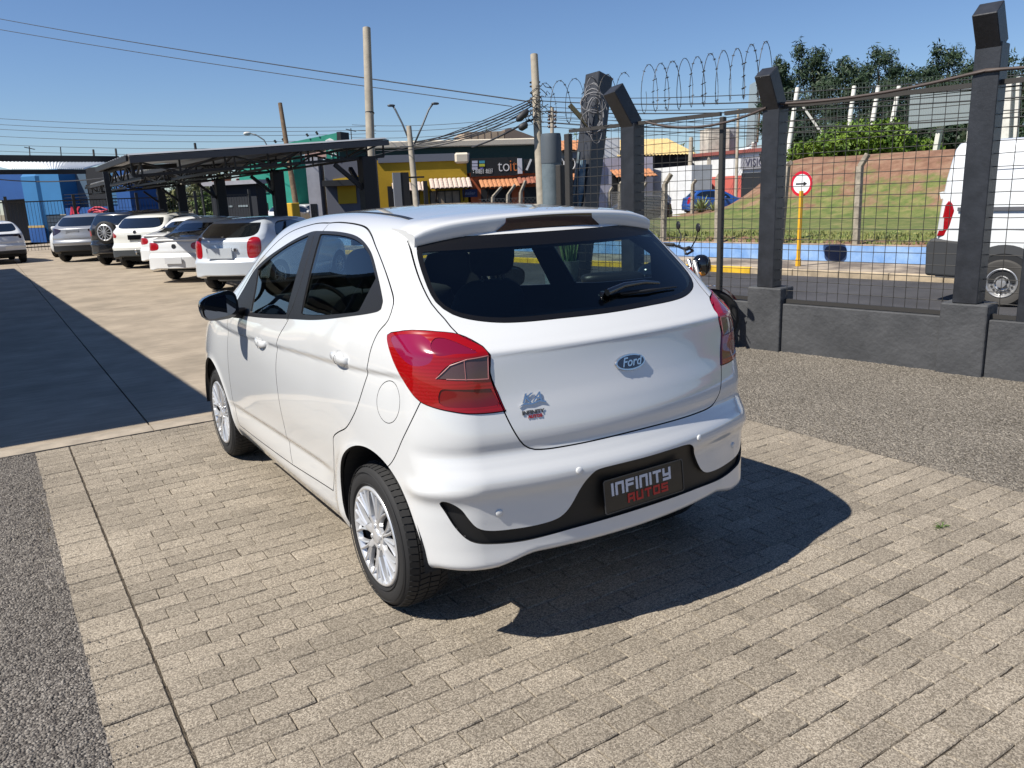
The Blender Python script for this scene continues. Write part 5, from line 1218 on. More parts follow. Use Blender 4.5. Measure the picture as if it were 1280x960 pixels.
def parked(name, loc, head, label, spec, group='cars parked under the long canopy'):
    """spec: scale, RV/TV overrides, polygons for glass and lamps in the unscaled body frame"""
    global RV, TV
    sx, sy, sz = spec.get('scale', (1, 1, 1)); RV = spec.get('RV', BASE['RV']); TV = spec.get('TV', BASE['TV'])
    P, N, T = body_grid(spec.get('h', .034)); s = Shell(P, N, T)
    def cut(proj, pts, sel, lab, gap=0, only=None):
        pl = np.array(pts, float) if spec.get('raw') else spline(pts, .03); s.cut(lambda Q: sdf(proj(Q), pl), sel, lab, gap, only)
    for yc in (-.03, 2.475): s.cut(lambda Q, yc=yc: np.hypot(Q[:, 1]-yc, Q[:, 2]-.31) - .36, lambda Q: (np.abs(Q[:, 0]) > .45) & (Q[:, 2] < 1.), -2)
    rear = lambda Q: Q[:, 1] < -.02
    if 'glass' in spec: cut(spec.get('gproj', xz), spec['glass'], spec.get('gsel', rear), 11)
    cut(yz, spec.get('side', WT_), side, 8)
    cut(xy, wsp, lambda Q: (Q[:, 2] > 1.1) & (Q[:, 1] > 1.5), 12)
    for lp_ in spec['lamps']: cut(pz, lp_, lambda Q: (Q[:, 1] < .15) & (Q[:, 2] > .55), 7, 0, [0])
    if 'dark' in spec: cut(spz, spec['dark'], lambda Q: Q[:, 1] < .5, 9, 0, [0])
    if 'low' in spec: s.cut(lambda Q: Q[:, 2] - spec['low'], lambda Q: Q[:, 2] < .9, 9, 0, [0])
    root = empty(name, loc, -radians(head), label, 'car', group); sc = np.array([sx, sy, sz])
    def mkp(nm, lab, m, both=False, lift=0):
        for sg in ((-1, 1) if both else (0,)):
            T_ = s.T[s.L == lab]
            if sg: T_ = T_[s.V[T_].mean(1)[:, 0]*sg > 0]
            if not len(T_): continue
            u, inv = np.unique(T_, return_inverse=True); Pq = (s.V[u, :3] + s.V[u, 3:]*lift)*sc; Nq = s.V[u, 3:]/sc; Nq /= np.linalg.norm(Nq, axis=1)[:, None]
            from_np(nm, Pq, inv.reshape(T_.shape), m, root, N=Nq)
    mkp('body', 0, spec['paint']); mkp('rear_window', 11, M_DGL); mkp('side_windows' if False else 'side_window', 8, M_DGL, True); mkp('windshield', 12, M_DGL)
    mkp('tail_lamp', 7, spec.get('lampm', M_LAMP), True, .003); mkp('bumper_trim', 9, spec.get('trim', BLACKP), False, .001)
    simple_wheels(root, sx, sy, sz)
    mb = MB(); mb.box((0, 1.25*sy, .33), (1.2*sx, 3.4*sy, .2)); mb.build('underbody', DARK, root)
    for sg in (-1, 1):
        mb = MB(); c = (sg*.93*sx, 1.62*sy, 1.08*sz); cushion(mb, c, (.2, .12, .15), None, .6); mb.build('door_mirror', spec.get('mirror', spec['paint']), root, smooth=True, fix=True)
        for yy in (.2, 1.3):
            mb = MB(); mb.box((sg*.848*sx, yy*sy, .96*sz), (.03, .17, .03)); mb.build('door_handle', spec['paint'], root)
    if spec.get('plate'):
        x, z, col = spec['plate']; RV_ = herm(RZ, RV, np.array(z)); mb = MB(); y = -float(RV_)*sy - .02; mb.box((x*sx, y, z*sz), (.40, .02, .13)); mb.build('number_plate', col, root)
    if 'extra' in spec: spec['extra'](root, sx, sy, sz)
    RV = BASE['RV']; TV = BASE['TV']; return root
def backrow(px, py, hd, dx=.70, dy=-.70):
    """root position so that the local rear-left corner (-dx, dy) stands at pixel px,py on the ground"""
    g = G(px, py, 0); a = -radians(hd); l = Vector((-dx, dy)); return Vector((g.x - (l.x*cos(a) - l.y*sin(a)), g.y - (l.x*sin(a) + l.y*cos(a)), 0))
W_A = paint('pearl_white', (.66, .67, .68)); W_B = paint('silver_white', (.52, .56, .60), metal=.15); W_C = paint('grey_silver', (.30, .31, .33), metal=.4); BLK = paint('black_paint', (.008, .008, .010))
M_CHR = mat('badge_chrome', (.5, .5, .52), .2, metal=1)
def badge(root, x, y, z, r):
    mb = MB(); mb.lathe([(y+.02, r), (y-.012, r*.9), (y-.012, .001)], 14, (x, 0, z), 'Y'); mb.build('badge', M_CHR, root)
def bars(root, sx, sy, sz, m=None):
    for sg in (-1, 1): mb = MB(); mb.tube([(sg*.56*sx, .1, 1.575*sz), (sg*.58*sx, .4, 1.60*sz), (sg*.56*sx, 1.3, 1.59*sz)], .016, 6); mb.build('roof_rail', m or BLACKP, root, smooth=True)
def sym(h): return list(h) + [tuple([-p[0]] + list(p[1:])) for p in h[::-1]]
RGLs = RGL
# F: silver hatch nearest
lampF = [(.60, .72), (.60, 1.10), (.70, 1.16), (.80, 1.12), (.80, .80), (.72, .72)]
lampF = [(.475, .76), (.475, 1.08), (.55, 1.18), (.68, 1.16), (.69, .90), (.60, .76)]
TVs = [v for v in BASE['TV']]
RVF = [.60,.66,.72,.74,.74,.74,.74,.74,.74,.70,.68,.675,.67,.66,.65,.645,.64,.625,.575,.50,.39,.28,.14,0.]
def exF(root, sx, sy, sz):
    badge(root, .28, -.67*sy, .93*sz, .035)
    mb = MB(); mb.box((-.05, -.70*sy, .86*sz), (.55, .03, .19)); mb.build('plate_recess', W_B, root)
    mb = MB(); mb.tube([(.05, -.62, 1.20*sz), (-.3, -.56, 1.21*sz)], .012, 6); mb.build('rear_wiper', BLACKP, root)
parked('parked_car', backrow(243, 367, 50), 50, 'silver white hatchback nearest in the canopy row, partly hidden by the hatchback mirror', {'scale': (.97, .95, .87), 'RV': RVF, 'glass': RGLs, 'lamps': [lampF], 'paint': W_B, 'plate': (-.05, .86, M_PL), 'extra': exF, 'side': [(1.90, 1.0), (1.668, 1.026), (.873, 1.06), (.2, 1.10), (.05, 1.20), (.15, 1.38), (.35, 1.48), (.82, 1.495), (.989, 1.486), (1.34, 1.411), (1.747, 1.278), (1.985, 1.05)], 'trim': W_B})
# E: white sedan
RVE = [.95,1.02,1.06,1.09,1.09,1.09,1.09,1.09,1.09,1.06,1.04,1.04,1.03,1.02,.99,.93,.85,.7,.35,.10,-.05,-.18,-.3,-.5]
BLO[1] = -1.25
lampE = [(.30, .86), (.30, 1.0), (.52, 1.02), (.55, .92), (.50, .84)]
sedG = [(-.50, 1.16), (.50, 1.16), (.58, 1.20), (.50, 1.42), (.3, 1.46), (-.3, 1.46), (-.50, 1.42), (-.58, 1.20)]
def exE(root, sx, sy, sz):
    mb = MB(); cushion(mb, (0, -.86, 1.085*sz), (1.15, .22, .05), None, .5); mb.build('boot_spoiler', W_A, root, smooth=True, fix=True); badge(root, 0, -1.02*sy, .93*sz, .06)
spE = {'scale': (.98, .96, .86), 'RV': RVE, 'glass': sedG, 'gsel': lambda Q: (Q[:, 1] < .35) & (np.abs(Q[:, 0]) < .62) & (Q[:, 2] > 1.12), 'lamps': [lampE], 'paint': W_A, 'plate': (0, .58, M_PL), 'extra': exE,
       'side': [(1.90, 1.0), (1.668, 1.02), (.873, 1.06), (.0, 1.12), (-.05, 1.20), (.25, 1.38), (.45, 1.46), (.82, 1.49), (.989, 1.486), (1.34, 1.411), (1.747, 1.278), (1.985, 1.05)], 'trim': BLACKP}
parked('parked_car', backrow(187, 355, 44, .7, -1.0), 44, 'white sedan with a boot spoiler, second in the canopy row beside the silver hatchback', spE)
parked('parked_car', backrow(176, 341, 46, .7, -1.0), 46, 'white saloon almost wholly hidden behind the white sedan, showing one tail lamp', dict(spE))
BLO[1] = -.85
# D: white suv with dark bumper
lampD = [(.52, .98), (.60, 1.06), (.85, 1.16), (.86, 1.08), (.70, .94), (.55, .93)]
drk = sym([(0, .62), (.5, .62), (.95, .56), (.95, .2), (0, .2)][:-1] + [(.0, .2)])
drk = [(-.97, .15), (-.97, .52), (-.5, .56), (.5, .56), (.97, .52), (.97, .15)]
RVD = [.62,.68,.72,.74,.74,.74,.74,.74,.73,.68,.66,.655,.65,.65,.64,.63,.62,.60,.54,.47,.37,.27,.15,0.]
def exD(root, sx, sy, sz):
    bars(root, sx, sy, sz); mb = MB(); mb.tube([(.1, -.74, .45), (.1, -.86, .42), (.1, -.88, .50)], .022, 8); cushion(mb, (.1, -.88, .53), (.06, .06, .06), None, 1.); mb.build('tow_ball', CHROME, root, smooth=True)
    badge(root, 0, -.66, 1.08*sz, .05); mb = MB(); mb.box((.0, -.70, .94*sz), (.36, .012, .04)); mb.build('plate_script', mat('white_mark', (.6, .6, .6), .5), root)
parked('parked_car', backrow(145, 337, 42), 42, 'white compact SUV with dark lower bumper, roof rails and a black plate', {'scale': (1.05, 1.04, .93), 'RV': RVD, 'glass': RGLs, 'lamps': [lampD], 'paint': paint('ivory_white', (.68, .68, .64)), 'dark': drk, 'plate': (0, .93, GLOSSB), 'extra': exD, 'trim': mat('grey_bumper', (.035, .04, .045), .6)})
# C: black suv with spare wheel
RVC = [.62,.68,.72,.74,.74,.74,.74,.74,.73,.71,.70,.70,.70,.70,.70,.70,.70,.69,.66,.62,.58,.54,.50,.4]
TVC = [1.54,1.56,1.565,1.57,1.578,1.588,1.587,1.574,1.557,1.534,1.477,1.37,1.26,1.155,1.12,1.10,1.08,1.04,.98,.92,.7]
def exC(root, sx, sy, sz):
    mb = MB(); mb.lathe([(-.72, .30), (-.90, .33), (-.93, .29), (-.93, .25)], 28, (-.05, 0, .98), 'Y', cap=True); tw = mb.build('spare_wheel', RUBBER, root, smooth=True, sharp=40)
    mb = MB(); mb.lathe([(-.935, .24), (-.95, .22), (-.94, .20)], 28, (-.05, 0, .98), 'Y')
    for k in range(12): a = 2*pi*k/12; mb.bar((-.05, -.945, .98), (-.05+.21*cos(a), -.945, .98+.21*sin(a)), .04, .014)
    mb.build('spare_rim', SILVER, tw); bars(root, sx, sy, sz)
parked('parked_car', backrow(118, 333, 40), 40, 'black boxy SUV with a silver-rimmed spare wheel on its rear door', {'scale': (1.05, 1.04, .99), 'RV': RVC, 'TV': TVC, 'glass': RGLs, 'lamps': [[(.58, .9), (.58, 1.05), (.72, 1.05), (.72, .9)]], 'paint': BLK, 'plate': (.52, .52, M_PL), 'extra': exC})
# B: grey suv
def exB(root, sx, sy, sz): mb = MB(); mb.box((-.05, -.66, .98*sz), (.42, .012, .15)); mb.build('plate_recess', W_C, root)
parked('parked_car', backrow(71, 329, 34), 34, 'grey SUV with dark triangular tail lamps, left of the black SUV', {'scale': (1.06, 1.04, .97), 'glass': RGLs, 'lamps': [[(.40, 1.02), (.40, 1.09), (.86, 1.13), (.70, .93), (.62, .90)]], 'lampm': mat('smoked_lamp', (.02, .005, .008), .15, coat=1), 'paint': W_C, 'dark': drk, 'extra': exB})
# A: white hatch heading away at the far left
spA = {'scale': (1.03, 1.0, .89), 'glass': RGLs, 'lamps': [[(-.2, 1.02), (-.2, 1.065), (.60, 1.075), (.66, .93), (.58, .93), (.56, 1.0)]], 'lampm': mat('smoked_lamp', (.02, .005, .008), .15, coat=1), 'paint': W_A, 'plate': (.0, .57, M_PL), 'low': .50, 'mirror': BLACKP}
def exA(root, sx, sy, sz):
    badge(root, 0, -.63, .97, .05); mb = MB(); mb.tube([(.1, .1, 1.57), (.1, -.02, 1.68)], .012, 6); mb.build('roof_aerial', BLACKP, root)
spA['extra'] = exA
g = G(2, 331, 0); parked('parked_car', Vector((g.x-.08, g.y+.7, 0)), -6, 'white hatchback facing away in deep shade at the left edge, with a blank plate', spA, None)
g = G(70, 322, 0); parked('parked_car', Vector((g.x+1.6, g.y+2.4, 0)), 200, 'white car front showing behind the grey SUV', {'scale': (1, 1, .95), 'glass': RGLs, 'lamps': [lampF], 'paint': W_A, 'h': .05}, None)
# distant cars
def far_car(px, py, z, D, hd, label, col, spec=None, dark=False):
    p = at(px, py, D); p.z = z; s_ = {'scale': (1, 1, .97), 'glass': RGLs, 'lamps': [lampF], 'paint': col, 'h': .06}; s_.update(spec or {}); return parked('parked_car', p, hd, label, s_, None)
far_car(822, 276, -.29, 43, -64, 'black car parked on the side street below the lilac shop', BLK)
far_car(868, 262, -.12, 49, 118, 'blue car parked beside the black car, behind the agave', paint('car_blue', (.015, .07, .28)))
far_car(352, 281, -.05, 52, 60, 'white car parked before the green building, left one', W_A)
far_car(375, 281, -.05, 54, 60, 'white car parked before the green building, by the yellow bin', W_A)
# ---------------------------------------------------------------- the white van across the fence
def van():
    hd = 180 - 9.8; o = Vector((10.75+1.02-.98, 3.55, -.30)); g = G(1250, 383, -.30)
    t = empty('cargo_van', (0, 0, -.30), -radians(hd), 'white high-roof cargo van parked across the street behind the mesh fence', 'van')
    # local: x right (towards the camera side is +x when heading away from it), y forward; rear axle at y=0
    a = -radians(hd); X = Vector((cos(a), sin(a), 0)); Y = Vector((-sin(a), cos(a), 0)); sxn = 1 if X.x < 0 else -1
    t.location = Vector((g.x, g.y, -.30)) - X*(sxn*1.0) ; W2 = 1.025
    # section half outline (x,z), extruded along y with a rounded rear
    def sec(y):
        k = max(0, min(1, (y+1.02)/.22)); k = (1-(1-k)**2)**.5 if k > 0 else 0
        lean = .0; s = [(.93, .38), (1.01, .45), (1.02, .62), (1.025, .9), (1.02, 1.1), (1.005, 1.5), (.975, 1.9), (.93, 2.22), (.88, 2.36), (.78, 2.43), (.4, 2.46), (0, 2.465)]
        return s, k
    ys = [-1.02, -1.015, -1.0, -.97, -.93, -.86, -.78, -.6] + [-.45, -.2, 0, .2, .45, .8, 1.4, 2.2, 3.0, 3.4, 3.8, 4.15, 4.4, 4.55]
    mb = MB(); n = None
    for y in ys:
        s, k = sec(y); inset = .16*(1-k); fr = max(0, (y-3.3)/1.25)
        ring = []
        for (x, z) in s:
            xx = x - inset*(1 if x > .2 else x/.2) - .12*fr**2*(x > .1); zz = z if z < 2.2 else z - inset*.5
            yy = y + (.13*max(0, (z-1.15)/1.25)**1.3 if y < -.6 else 0)*((-.6-y)/.42)
            if fr > 0 and z > 1.05: zz = min(zz, 1.05 + (2.46-1.05)*max(0, 1-fr*1.15))
            ring.append((xx, yy, zz))
        full_ = [(-x, y_, z_) for x, y_, z_ in ring] + [(x, y_, z_) for x, y_, z_ in ring[::-1][1:]]
        n = len(full_); mb.v += full_
    K = len(ys); mb.f = [(i*n+j, i*n+(j+1), (i+1)*n+(j+1), (i+1)*n+j) for i in range(K-1) for j in range(n-1)] + [tuple(range(n)), tuple((K-1)*n+j for j in range(n))] + [(i*n, (i+1)*n, (i+1)*n+n-1, i*n+n-1) for i in range(K-1)]; mb.mi = [0]*len(mb.f)
    VP = paint('van_white', (.70, .72, .73)); mb.build('body', VP, t, smooth=True, sharp=35, fix=True)
    for s in (-1, 1):
        dk = mat('van_grey_plastic', (.035, .037, .04), .6, bump=.2, bscale=200, bdist=.002)
        mb = MB(); mb.bar((s*1.032, -.70, 1.44), (s*1.032, 3.2, 1.44), .02, .055); mb.build('side_rail', mat('van_rail', (.10, .10, .11), .5), t)
        mb = MB(); 
        for (y0, z0, y1, z1) in ((-.62, .95, -.55, 2.0), (-.55, 2.0, .55, 2.02), (.55, 2.02, .60, .95), (.75, .6, .75, 2.05), (.75, 2.05, 2.0, 2.05), (2.0, 2.05, 2.0, .6), (-.8, 1.15, 3.2, 1.15)):
            mb.bar((s*(1.0265-.052*max(0, (z0-1.1)/.8)*1), y0, z0), (s*(1.0265-.052*max(0, (z1-1.1)/.8)), y1, z1), .006, .008)
        mb.build('panel_line', mat('panel_grey', (.35, .36, .38), .5), t)
        mb = MB(); pts = [(-1.0, 1.03), (-.84, 1.03), (-.80, 1.2), (-.78, 1.42), (-.82, 1.52), (-.88, 1.58), (-.93, 1.50), (-.95, 1.2)]
        mb.prism([(u+.02, v) for u, v in pts], lambda u, v, s=s: (s*(1.015), u + .05*max(0, (v-1.15)), v), lambda u, v, s=s: (s*.86, u + .05*max(0, (v-1.15)) - .02, v)); lm = mb.build('tail_lamp', M_LAMP, t, fix=True); bevel(lm, .02, 2)
        mb = MB(); mb.box((s*1.012, -.915, 1.22), (.02, .06, .2)); mb.build('clear_lens', mat('van_clear_lens', (.55, .55, .55), .3), lm)
        # bumper corner and side skirt, arch flare
        mb = MB(); mb.prism([(-1.10, .42), (-.50, .40), (-.47, .95), (-1.05, 1.0), (-1.12, .9)], lambda u, v, s=s: (s*1.04, u, v), lambda u, v, s=s: (s*.5, u, v)); bevel(mb.build('bumper_corner', dk, t, fix=True), .04, 3)
        mb = MB(); n2 = 18
        for k in range(n2+1):
            an = pi*k/n2; 
            for rr, xx in ((.43, 1.045), (.56, 1.035)): mb.v.append((s*xx, rr*cos(an), .36 + rr*sin(an)))
        mb.f = [(2*k, 2*k+1, 2*k+3, 2*k+2) for k in range(n2)]; mb.mi = [0]*n2; mb.build('wheel_arch', dk, t)
        mb = MB()
        for k in range(n2+1): an = pi*k/n2; mb.v += [(s*1.044, .43*cos(an), .36+.43*sin(an)), (s*1.038, .43*cos(an), .36+.43*sin(an))]
        mb.f = [(2*k, 2*k+1, 2*k+3, 2*k+2) for k in range(n2)] + [tuple(2*k+1 for k in range(n2+1))]; mb.mi = [0]*len(mb.f); mb.build('wheel_housing', DARK, t)
        mb = MB(); mb.box((s*1.03, 1.7, .48), (.03, 2.2, .2)); mb.build('side_skirt', dk, t)
        mb = MB(); mb.bar((s*.88, -.97, 1.60), (s*.88, -1.0, 1.70), .05, .05); mb.build('door_hinge', VP, t)
        for yy in (0, 3.4):
            w_ = link('wheel', WV[0], t, (s*.952, yy, .355)); w_.rotation_euler = (0, 0, 0 if s < 0 else pi)
            for m_ in WV[1:]: link(m_.name.split('.')[0], m_, w_)
    mb = MB(); mb.box((0, -1.07, .62), (1.9, .1, .4)); bevel(mb.build('rear_bumper', dk, t), .03, 2)
    return t
def van_wheel():
    hw = .11; mb = MB(); mb.lathe([(hw, .21), (hw+.005, .30), (hw-.03, .35), (-hw+.03, .352), (-hw-.002, .325), (-hw-.004, .27), (-hw+.01, .215)], 48, axis='X'); ty = mb.mesh('tyre', mat('dusty_rubber', (.05, .047, .043), .8), True, 45)
    mb = MB(); mb.lathe([(-hw+.0, .218), (-hw-.004, .208), (-hw+.012, .190), (-hw+.05, .175), (-hw+.045, .12), (-hw+.02, .105), (-hw+.03, .07), (-hw-.02, .065), (-hw-.025, .03), (-hw-.025, .001)], 48, axis='X')
    rim = mb.mesh('rim', mat('steel_silver', (.5, .5, .5), .35, metal=.7), True, 40); mb = MB()
    for k in range(16): a = 2*pi*k/16; mb.lathe([(-hw+.034, .018), (-hw+.030, .001)], 8, (0, .147*cos(a), .147*sin(a)), 'X')
    for k in range(5): a = 2*pi*k/5; mb.lathe([(-hw+.02, .014), (-hw-.01, .012), (-hw-.01, .001)], 8, (0, .088*cos(a), .088*sin(a)), 'X')
    return ty, rim, mb.mesh('rim_holes', mat('rim_shadow', (.03, .03, .03), .6))
WV = van_wheel(); van()
# ---------------------------------------------------------------- planes for buildings: u metres along, z up, w towards the viewer
class Facade:
    def __init__(s, pxl, dl, pxr, dr, py=260):
        a = at(pxl, py, dl); b = at(pxr, py, dr); s.A = Vector((a.x, a.y, 0)); e = Vector((b.x, b.y, 0)) - s.A; s.L = e.length; s.d = e/s.L; s.n = Vector((s.d.y, -s.d.x, 0))
        if s.n.dot(CAM_POS - s.A) < 0: s.n = -s.n
        s.rz = atan2(s.d.y, s.d.x)
    def uz(s, px, py, w=0.):
        d = _fw + _rr*((px-640)/F_PX) - _uu*((py-480)/F_PX); t = (s.A + s.n*w - CAM_POS).dot(s.n)/d.dot(s.n); p = CAM_POS + d*t
        return (p - s.A).dot(s.d), p.z
    def P(s, u, z, w=0.): return s.A + s.d*u + s.n*w + Vector((0, 0, z))
    def root(s, name, label, cat, group=None): return empty(name, s.A.copy(), s.rz, label, cat, group)
    def loc(s, v): # world -> root frame
        q = v - s.A; return Vector((q.dot(s.d), q.dot(Vector((-s.d.y, s.d.x, 0))), q.z))
    def box(s, mb, u0, u1, z0, z1, w0, w1):
        sgn = 1 if s.n.dot(Vector((-s.d.y, s.d.x, 0))) > 0 else -1
        mb.box(((u0+u1)/2, sgn*(w0+w1)/2, (z0+z1)/2), (abs(u1-u0), abs(w1-w0), abs(z1-z0))); return mb
    def part(s, nm, par, u0, u1, z0, z1, w0, w1, m, bv=0):
        o = s.box(MB(), u0, u1, z0, z1, w0, w1).build(nm, m, par); return bevel(o, bv, 1) if bv else o
    def rect(s, x0, y0, x1, y1, w=0.):
        u0, z1 = s.uz(x0, (y0), w); u1, z0 = s.uz(x1, y1, w); return u0, u1, z0, z1
def frontmtx(fc, u, z, w):
    sgn = 1 if fc.n.dot(Vector((-fc.d.y, fc.d.x, 0))) > 0 else -1
    n = Vector((0, sgn, 0)); r_ = Vector((1, 0, 0)); return Matrix((r_, Vector((0, 0, 1)), n)).transposed().to_4x4(), Vector((u, sgn*w, z))
def ftext(fc, par, txt, u, z, w, size, m, name='lettering', sx=1., bold=.0, shear=0., align='LEFT'):
    Mx, t = frontmtx(fc, u, z, w); Mx.translation = t; return text(name, txt, size, m, par, Mx, .01, bold, shear, sx, align)
def windows(fc, par, rects, m, frame=None, w=0., dep=.12, mull=0):
    for (x0, y0, x1, y1) in rects:
        u0, u1, z0, z1 = fc.rect(x0, y0, x1, y1, w); o = fc.part('window', par, u0, u1, z0, z1, w-.05, w+.012, m)
        if frame:
            mb = MB(); t = .06
            fc.box(mb, u0-t, u1+t, z1, z1+t, w, w+dep); fc.box(mb, u0-t, u1+t, z0-t, z0, w, w+dep); fc.box(mb, u0-t, u0, z0, z1, w, w+dep); fc.box(mb, u1, u1+t, z0, z1, w, w+dep)
            for k in range(mull): fc.box(mb, u0+(u1-u0)*(k+1)/(mull+1)-.02, u0+(u1-u0)*(k+1)/(mull+1)+.02, z0, z1, w, w+dep*.7)
            mb.build('frame', frame, o)
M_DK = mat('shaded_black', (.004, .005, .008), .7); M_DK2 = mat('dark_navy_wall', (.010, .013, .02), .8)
M_WWALL = mat('white_wall', (.62, .63, .64), .9, noise=.08, nscale=2); M_GWALL = mat('grey_wall', (.30, .30, .33), .9, noise=.1, nscale=1.5); M_LIL = mat('lilac_grey_wall', (.36, .36, .44), .9, noise=.08, nscale=1.5)
M_YEL = mat('mustard_wall', (.42, .26, .012), .85, noise=.08, nscale=.8); M_ORG = mat('orange_wall', (.40, .09, .03), .85, noise=.15, nscale=2); M_TEAL = mat('teal_wall', (.012, .22, .16), .8, noise=.1, nscale=1)
M_DGRN = mat('dark_green_sheet', (.006, .035, .028), .6); M_TILE = mat('clay_tile', (.42, .18, .08), .85, noise=.3, nscale=10); M_TILE2 = mat('pinkish_tile', (.50, .40, .34), .85, noise=.2, nscale=10)
M_WIN = mat('dark_window', (.012, .014, .018), .15, spec=.7); M_BLUE = mat('blue_wall', (.004, .058, .22), .8, noise=.08, nscale=.6); M_PBLUE = mat('light_blue_wall', (.018, .13, .31), .8, noise=.06, nscale=.6); M_CREAM = mat('cream_fascia', (.62, .55, .44), .8)
def tiled_roof(fc, par, u0, u1, z_lo, w_lo, z_hi, w_hi, m, pitch=.28, name='awning_tiles', amp=.05):
    """row of corrugated tiles, each ridge its own tile"""
    sgn = 1 if fc.n.dot(Vector((-fc.d.y, fc.d.x, 0))) > 0 else -1
    n = max(1, int((u1-u0)/pitch))
    mb0 = MB(); K = 6; L = sqrt((z_hi-z_lo)**2+(w_hi-w_lo)**2)
    for i in range(K+1):
        a = pi*i/K; x = (pitch*.5)*(-cos(a)); h = amp*sin(a)*1.4
        mb0.v += [(x, sgn*w_lo, z_lo+h), (x, sgn*w_hi, z_hi+h), (x, sgn*w_lo, z_lo+h-.03)]
    mb0.f = [(3*i, 3*i+3, 3*i+4, 3*i+1) for i in range(K)] + [(3*i, 3*i+2, 3*i+5, 3*i+3) for i in range(K)]; mb0.mi = [0]*(2*K); me = mb0.mesh('roof_tile', m)
    for k in range(n): link('roof_tile', me, par, (u0 + (k+.5)*(u1-u0)/n, 0, 0))
    mb = MB(); mb.v = [(u0, sgn*w_lo, z_lo-.012), (u1, sgn*w_lo, z_lo-.012), (u1, sgn*w_hi, z_hi-.012), (u0, sgn*w_hi, z_hi-.012)]; mb.f = [(0, 1, 2, 3)]; mb.mi = [0]; mb.build('roof_deck', DARK, par)
def brackets(fc, par, us, z0, z1, w):
    sgn = 1 if fc.n.dot(Vector((-fc.d.y, fc.d.x, 0))) > 0 else -1
    for u in us: mb = MB(); mb.bar((u, sgn*.05, z0), (u, sgn*w, z1), .07); mb.bar((u, sgn*.02, z1), (u, sgn*w, z1), .07); mb.build('bracket', mat('bracket_brown', (.03, .015, .01), .8), par)
# ---- shop row
S0 = Facade(395, 52, 915, 57)
def shop(name, label, x0, x1, ytop, m, depth=2.5):
    t = S0.root(name, label, 'shop'); u0, u1, z0, z1 = S0.rect(x0, ytop, x1, 280); S0.part('wall', t, u0+.01, u1-.01, -.4, z1, -depth, 0, m); return t
yl = shop('shop_building', 'mustard yellow shop with a plain high parapet and pale tiled awnings', 456, 587, 201, M_YEL)
u0, u1, z0, z1 = S0.rect(472, 195, 587, 202); S0.part('parapet_cap', yl, u0, u1, z1-.45, z1+.02, -.2, .12, mat('grey_cap', (.13, .14, .17), .8))
u0, u1, z0, z1 = S0.rect(568, 195, 586, 202); S0.part('round_cap', yl, u0, u1, z0-.1, z1+.2, -.2, .25, M_CREAM, .12)
for (a, b, yt, yb, n) in ((484, 537, 230, 237, 0), (531, 593, 225, 233, 1)):
    u0, u1, z0, z1 = S0.rect(a, yt, b, yb, .6); tiled_roof(S0, yl, u0+.3, u1-.2, z0-.05, 1.15, z1+.03, .05, M_TILE2); brackets(S0, yl, [u0+.7, u1-.7], z0-.9, z0-.12, .95)
windows(S0, yl, [(538, 240, 575, 262), (508, 240, 520, 260)], mat('blind_window', (.22, .17, .12), .5, noise=.3, nscale=1.5), mat('frame_black', (.01, .01, .01), .6), 0, .1, 3)
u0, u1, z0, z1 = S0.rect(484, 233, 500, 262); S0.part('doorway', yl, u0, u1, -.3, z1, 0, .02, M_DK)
u0, u1, z0, z1 = S0.rect(578, 237, 597, 246, .1); S0.part('blue_notice', yl, u0, u1, z0, z1, .02, .1, mat('notice_blue', (.008, .02, .10), .6)); ftext(S0, yl, 'atelier', u0+.1, (z0+z1)/2, .12, .3, mat('notice_text', (.25, .28, .4), .6))
og = shop('shop_building', 'orange brick coloured shop under the black sign reading toit', 587, 745, 216, M_ORG)
u0, u1, z0, z1 = S0.rect(588, 198, 648, 219, .2); sb = S0.part('sign_board', og, u0, u1, z0, z1, .02, .2, mat('sign_black', (.01, .01, .01), .5))
zt = (z0+z1)/2; hh = z1-z0; uu, _ = S0.uz(622, 210, .2)
ftext(S0, og, 'to', uu, zt+.02, .22, hh*.92, mat('sign_white_text', (.6, .6, .6), .6), 'sign_lettering', .88, -.01); uw, _ = S0.uz(636.5, 210, .2)
ftext(S0, og, 'it', uw, zt+.02, .22, hh*.92, mat('sign_orange_text', (.55, .16, .04), .6), 'sign_lettering', .88, -.01)
for k, (x, y, c) in enumerate(((590, 201, (.4, .4, .5)), (590, 205, (.4, .4, .5)), (590, 209, (.4, .4, .5)), (599, 201, (.05, .25, .35)), (599, 205, (.40, .42, .04)), (600, 209.5, (.10, .10, .3)))):
    a, b, c0, c1 = S0.rect(x, y, x+(7 if k != 5 else 4), y+3 if k != 5 else y+2, .2); S0.part('sign_panel', og, a, b, c0, c1, .2, .225, mat('panel_%s' % ['lilac', 'lilac', 'lilac', 'teal', 'lime', 'violet'][k], c, .6))
for y in (213.5, 216): a, c0 = S0.uz(591, y, .2); ftext(S0, og, '• 99831 4627', a, c0, .22, .25, mat('sign_white_text', (.6, .6, .6), .6))
for (a, b, yt, yb) in ((594, 652, 226, 232), (700, 745, 218, 224)):
    u0, u1, z0, z1 = S0.rect(a, yt, b, yb, .6); tiled_roof(S0, og, u0+.3, u1-.2, z0-.05, 1.25, z1+.05, .05, M_TILE); brackets(S0, og, [u0+.8, u1-.8], z0-1.1, z0-.12, 1.05)
u0, u1, z0, z1 = S0.rect(648, 222, 680, 228, .6); tiled_roof(S0, og, u0, u1, z0-.05, .8, z1+.05, .05, mat('dark_tile', (.28, .10, .06), .9))
for (a, b, yt) in ((601, 640, 237), (655, 672, 234), (705, 722, 236)): u0, u1, z0, z1 = S0.rect(a, yt, b, 262); S0.part('shopfront', og, u0, u1, -.3, z1, 0, .03, M_DK)
